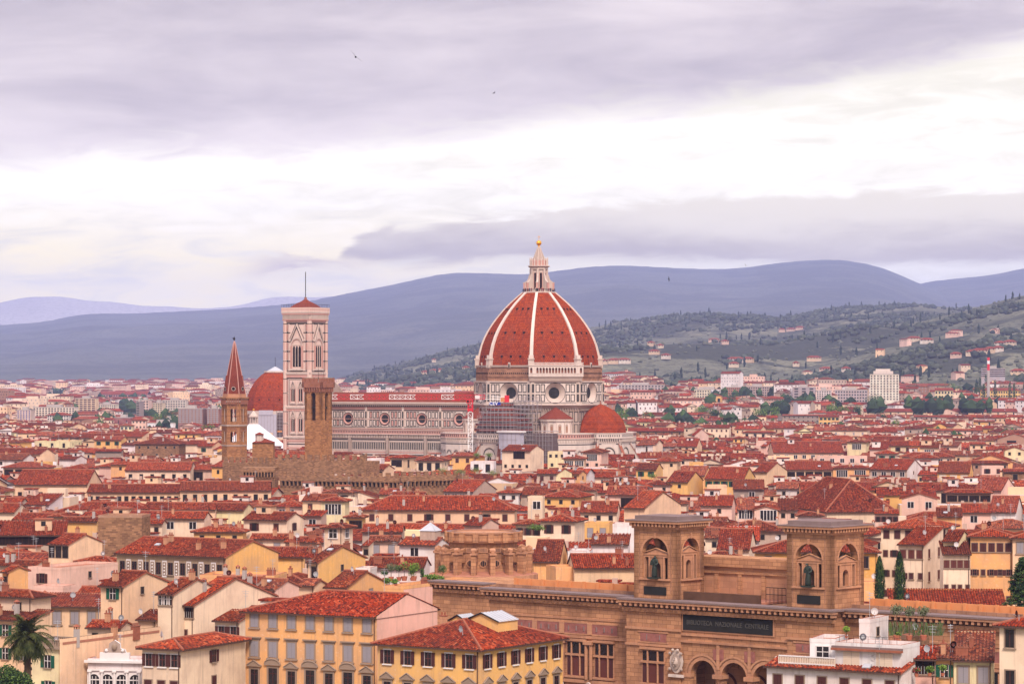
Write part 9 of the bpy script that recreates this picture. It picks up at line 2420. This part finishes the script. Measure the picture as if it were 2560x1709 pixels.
 if rf.random() < (.34 if y < 2200 else .15) and kind != 'f' and min(Ln, Wd) > 7:
  b.col = rf.choice([(.80, .64, .50, 1), (.80, .72, .68, 1), (.78, .55, .36, 1), (.74, .50, .42, 1)]); xx = rf.uniform(-.28, .28) * Ln; yy_ = rf.uniform(-.2, .2) * Wd; w_, d_ = rf.uniform(1.3, 2.6), rf.uniform(1.2, 2.0); z_ = H + rise + rf.uniform(.3, 1.6)
  b.box(xx - w_, xx + w_, yy_ - d_, yy_ + d_, H - .5, z_, wm); b.col = (.95, .9, .9, 1); b.prism([(xx - w_ - .3, yy_ - d_ - .3), (xx + w_ + .3, yy_ - d_ - .3), (xx + w_ + .3, yy_ + d_ + .3), (xx - w_ - .3, yy_ + d_ + .3)], z_, z_ + .3, 'far_tiles')
  b.face([(xx - .4, yy_ - d_ - .03, z_ - 1.3), (xx + .4, yy_ - d_ - .03, z_ - 1.3), (xx + .4, yy_ - d_ - .03, z_ - .4), (xx - .4, yy_ - d_ - .03, z_ - .4)], 'glass')
 b.M = None
wl = ['cr', 'cr', 'pc', 'pc', 'pc', 'yl', 'pk', 'pk', 'wh', 'wh', 'gr', 'py']
for (x, y, rz, Ln, Wd, H, kind, rise) in rest:
 far_house(far, x, y, rz, Ln, Wd, H, kind, rise, rf.choice(wl), 2)
# beyond the cathedral
nfar = 0
yy = 1655.0
while yy < 7400:
 wlim = 0.176 * yy + 10
 left_only = yy > 3500
 xx = -wlim
 while xx < wlim:
  u = 1280 + F * xx / yy
  if left_only and u > 1650 - (yy - 3500) * .12: break
  big = rf.random() < (.05 if yy < 2500 else .12 if yy < 4200 else .35)
  Ln = rf.uniform(18, 34) if big else rf.uniform(8, 18); Wd = rf.uniform(11, 15)
  x = xx + Ln / 2; y = yy + rf.uniform(-5, 5)
  xx += Ln + (rf.uniform(2, 18) if rf.random() < .4 else rf.uniform(0, 2)) * (1 + yy / 6000)
  if overlap(x, y, Wd * .5): continue
  H = rf.uniform(14, 23) if big else rf.uniform(9, 19)
  if yy > 2400 and big: H += rf.choice([0, 0, 4, 8])
  hw = F * Ln * .6 / y; uu = 1280 + F * x / y; gz = ground_z(x, y)
  for (u0, u1, v0, v1, Y) in SHIELD:
   if Y > 1500 and Y > y and uu + hw > u0 and uu - hw < u1:
    H = min(H, HC - (v1 - V0) * y / F - gz - Wd * .16)
  if H < 5: continue
  kind = rf.choice(['gx', 'h', 'h', 'f'] if big else ['gx', 'gx', 'gy', 'h', 'sx'])
  w = rf.choice(['pc', 'wh', 'pk', 'pk', 'cr', 'gr', 'gr', 'br', 'pc', 'wh'] if yy > 2200 else wl)
  far_house(far, x, y, -R(20) + R(90) * mnoise.noise(Vector((x / 300, y / 300, 9))) + rf.uniform(-.25, .25), Ln, Wd, H, kind, Wd * .16, w, 5 if (big and yy < 4500) else 2, ground_z(x, y), wstep=3.4)
  nfar += 1
 yy += (21 if yy < 2600 else 32 if yy < 4200 else 52) * rf.uniform(.85, 1.15)
# hillside villas too small to single out
for k in range(25):
 u = rf.uniform(1500, 2600); y = rf.uniform(3350, 4700); x = (u - 1280) / F * y
 if fbm(x * .004, y * .004, 3) < 0.02: continue
 far_house(far, x, y, rf.uniform(-1, 1), rf.uniform(10, 24), rf.uniform(8, 12), rf.uniform(6, 10), rf.choice(['gx', 'h']), 1.6, rf.choice(['cr', 'pc', 'pk', 'wh']), 1, hill_z(u, y))
print('far', nfar, 'faces', len(far.f))
o = far.build('distant_town'); tag(o, 'thousands of small pale houses with red roofs spreading to the hills', 'town', kind='stuff')
# ------------------------------------------------------------ haze
hzb = MB(); hzb.box(-8000, 8000, -400, 24000, -120, 800, 'ground')
me = hzb.mesh('haze'); me.materials.clear()
m = bpy.data.materials.new('haze_air'); m.use_nodes = True; m.node_tree.nodes.clear()
v = m.node_tree.nodes.new('ShaderNodeVolumePrincipled'); v.inputs['Color'].default_value = (0.49, 0.56, 1.0, 1)
v.inputs['Density'].default_value = HAZE; v.inputs['Anisotropy'].default_value = 0.0
oo = m.node_tree.nodes.new('ShaderNodeOutputMaterial'); m.node_tree.links.new(v.outputs[0], oo.inputs['Volume'])
me.materials.append(m)
tag(link('haze', me), 'thin bluish haze hanging over the city and hills', 'haze', kind='stuff')
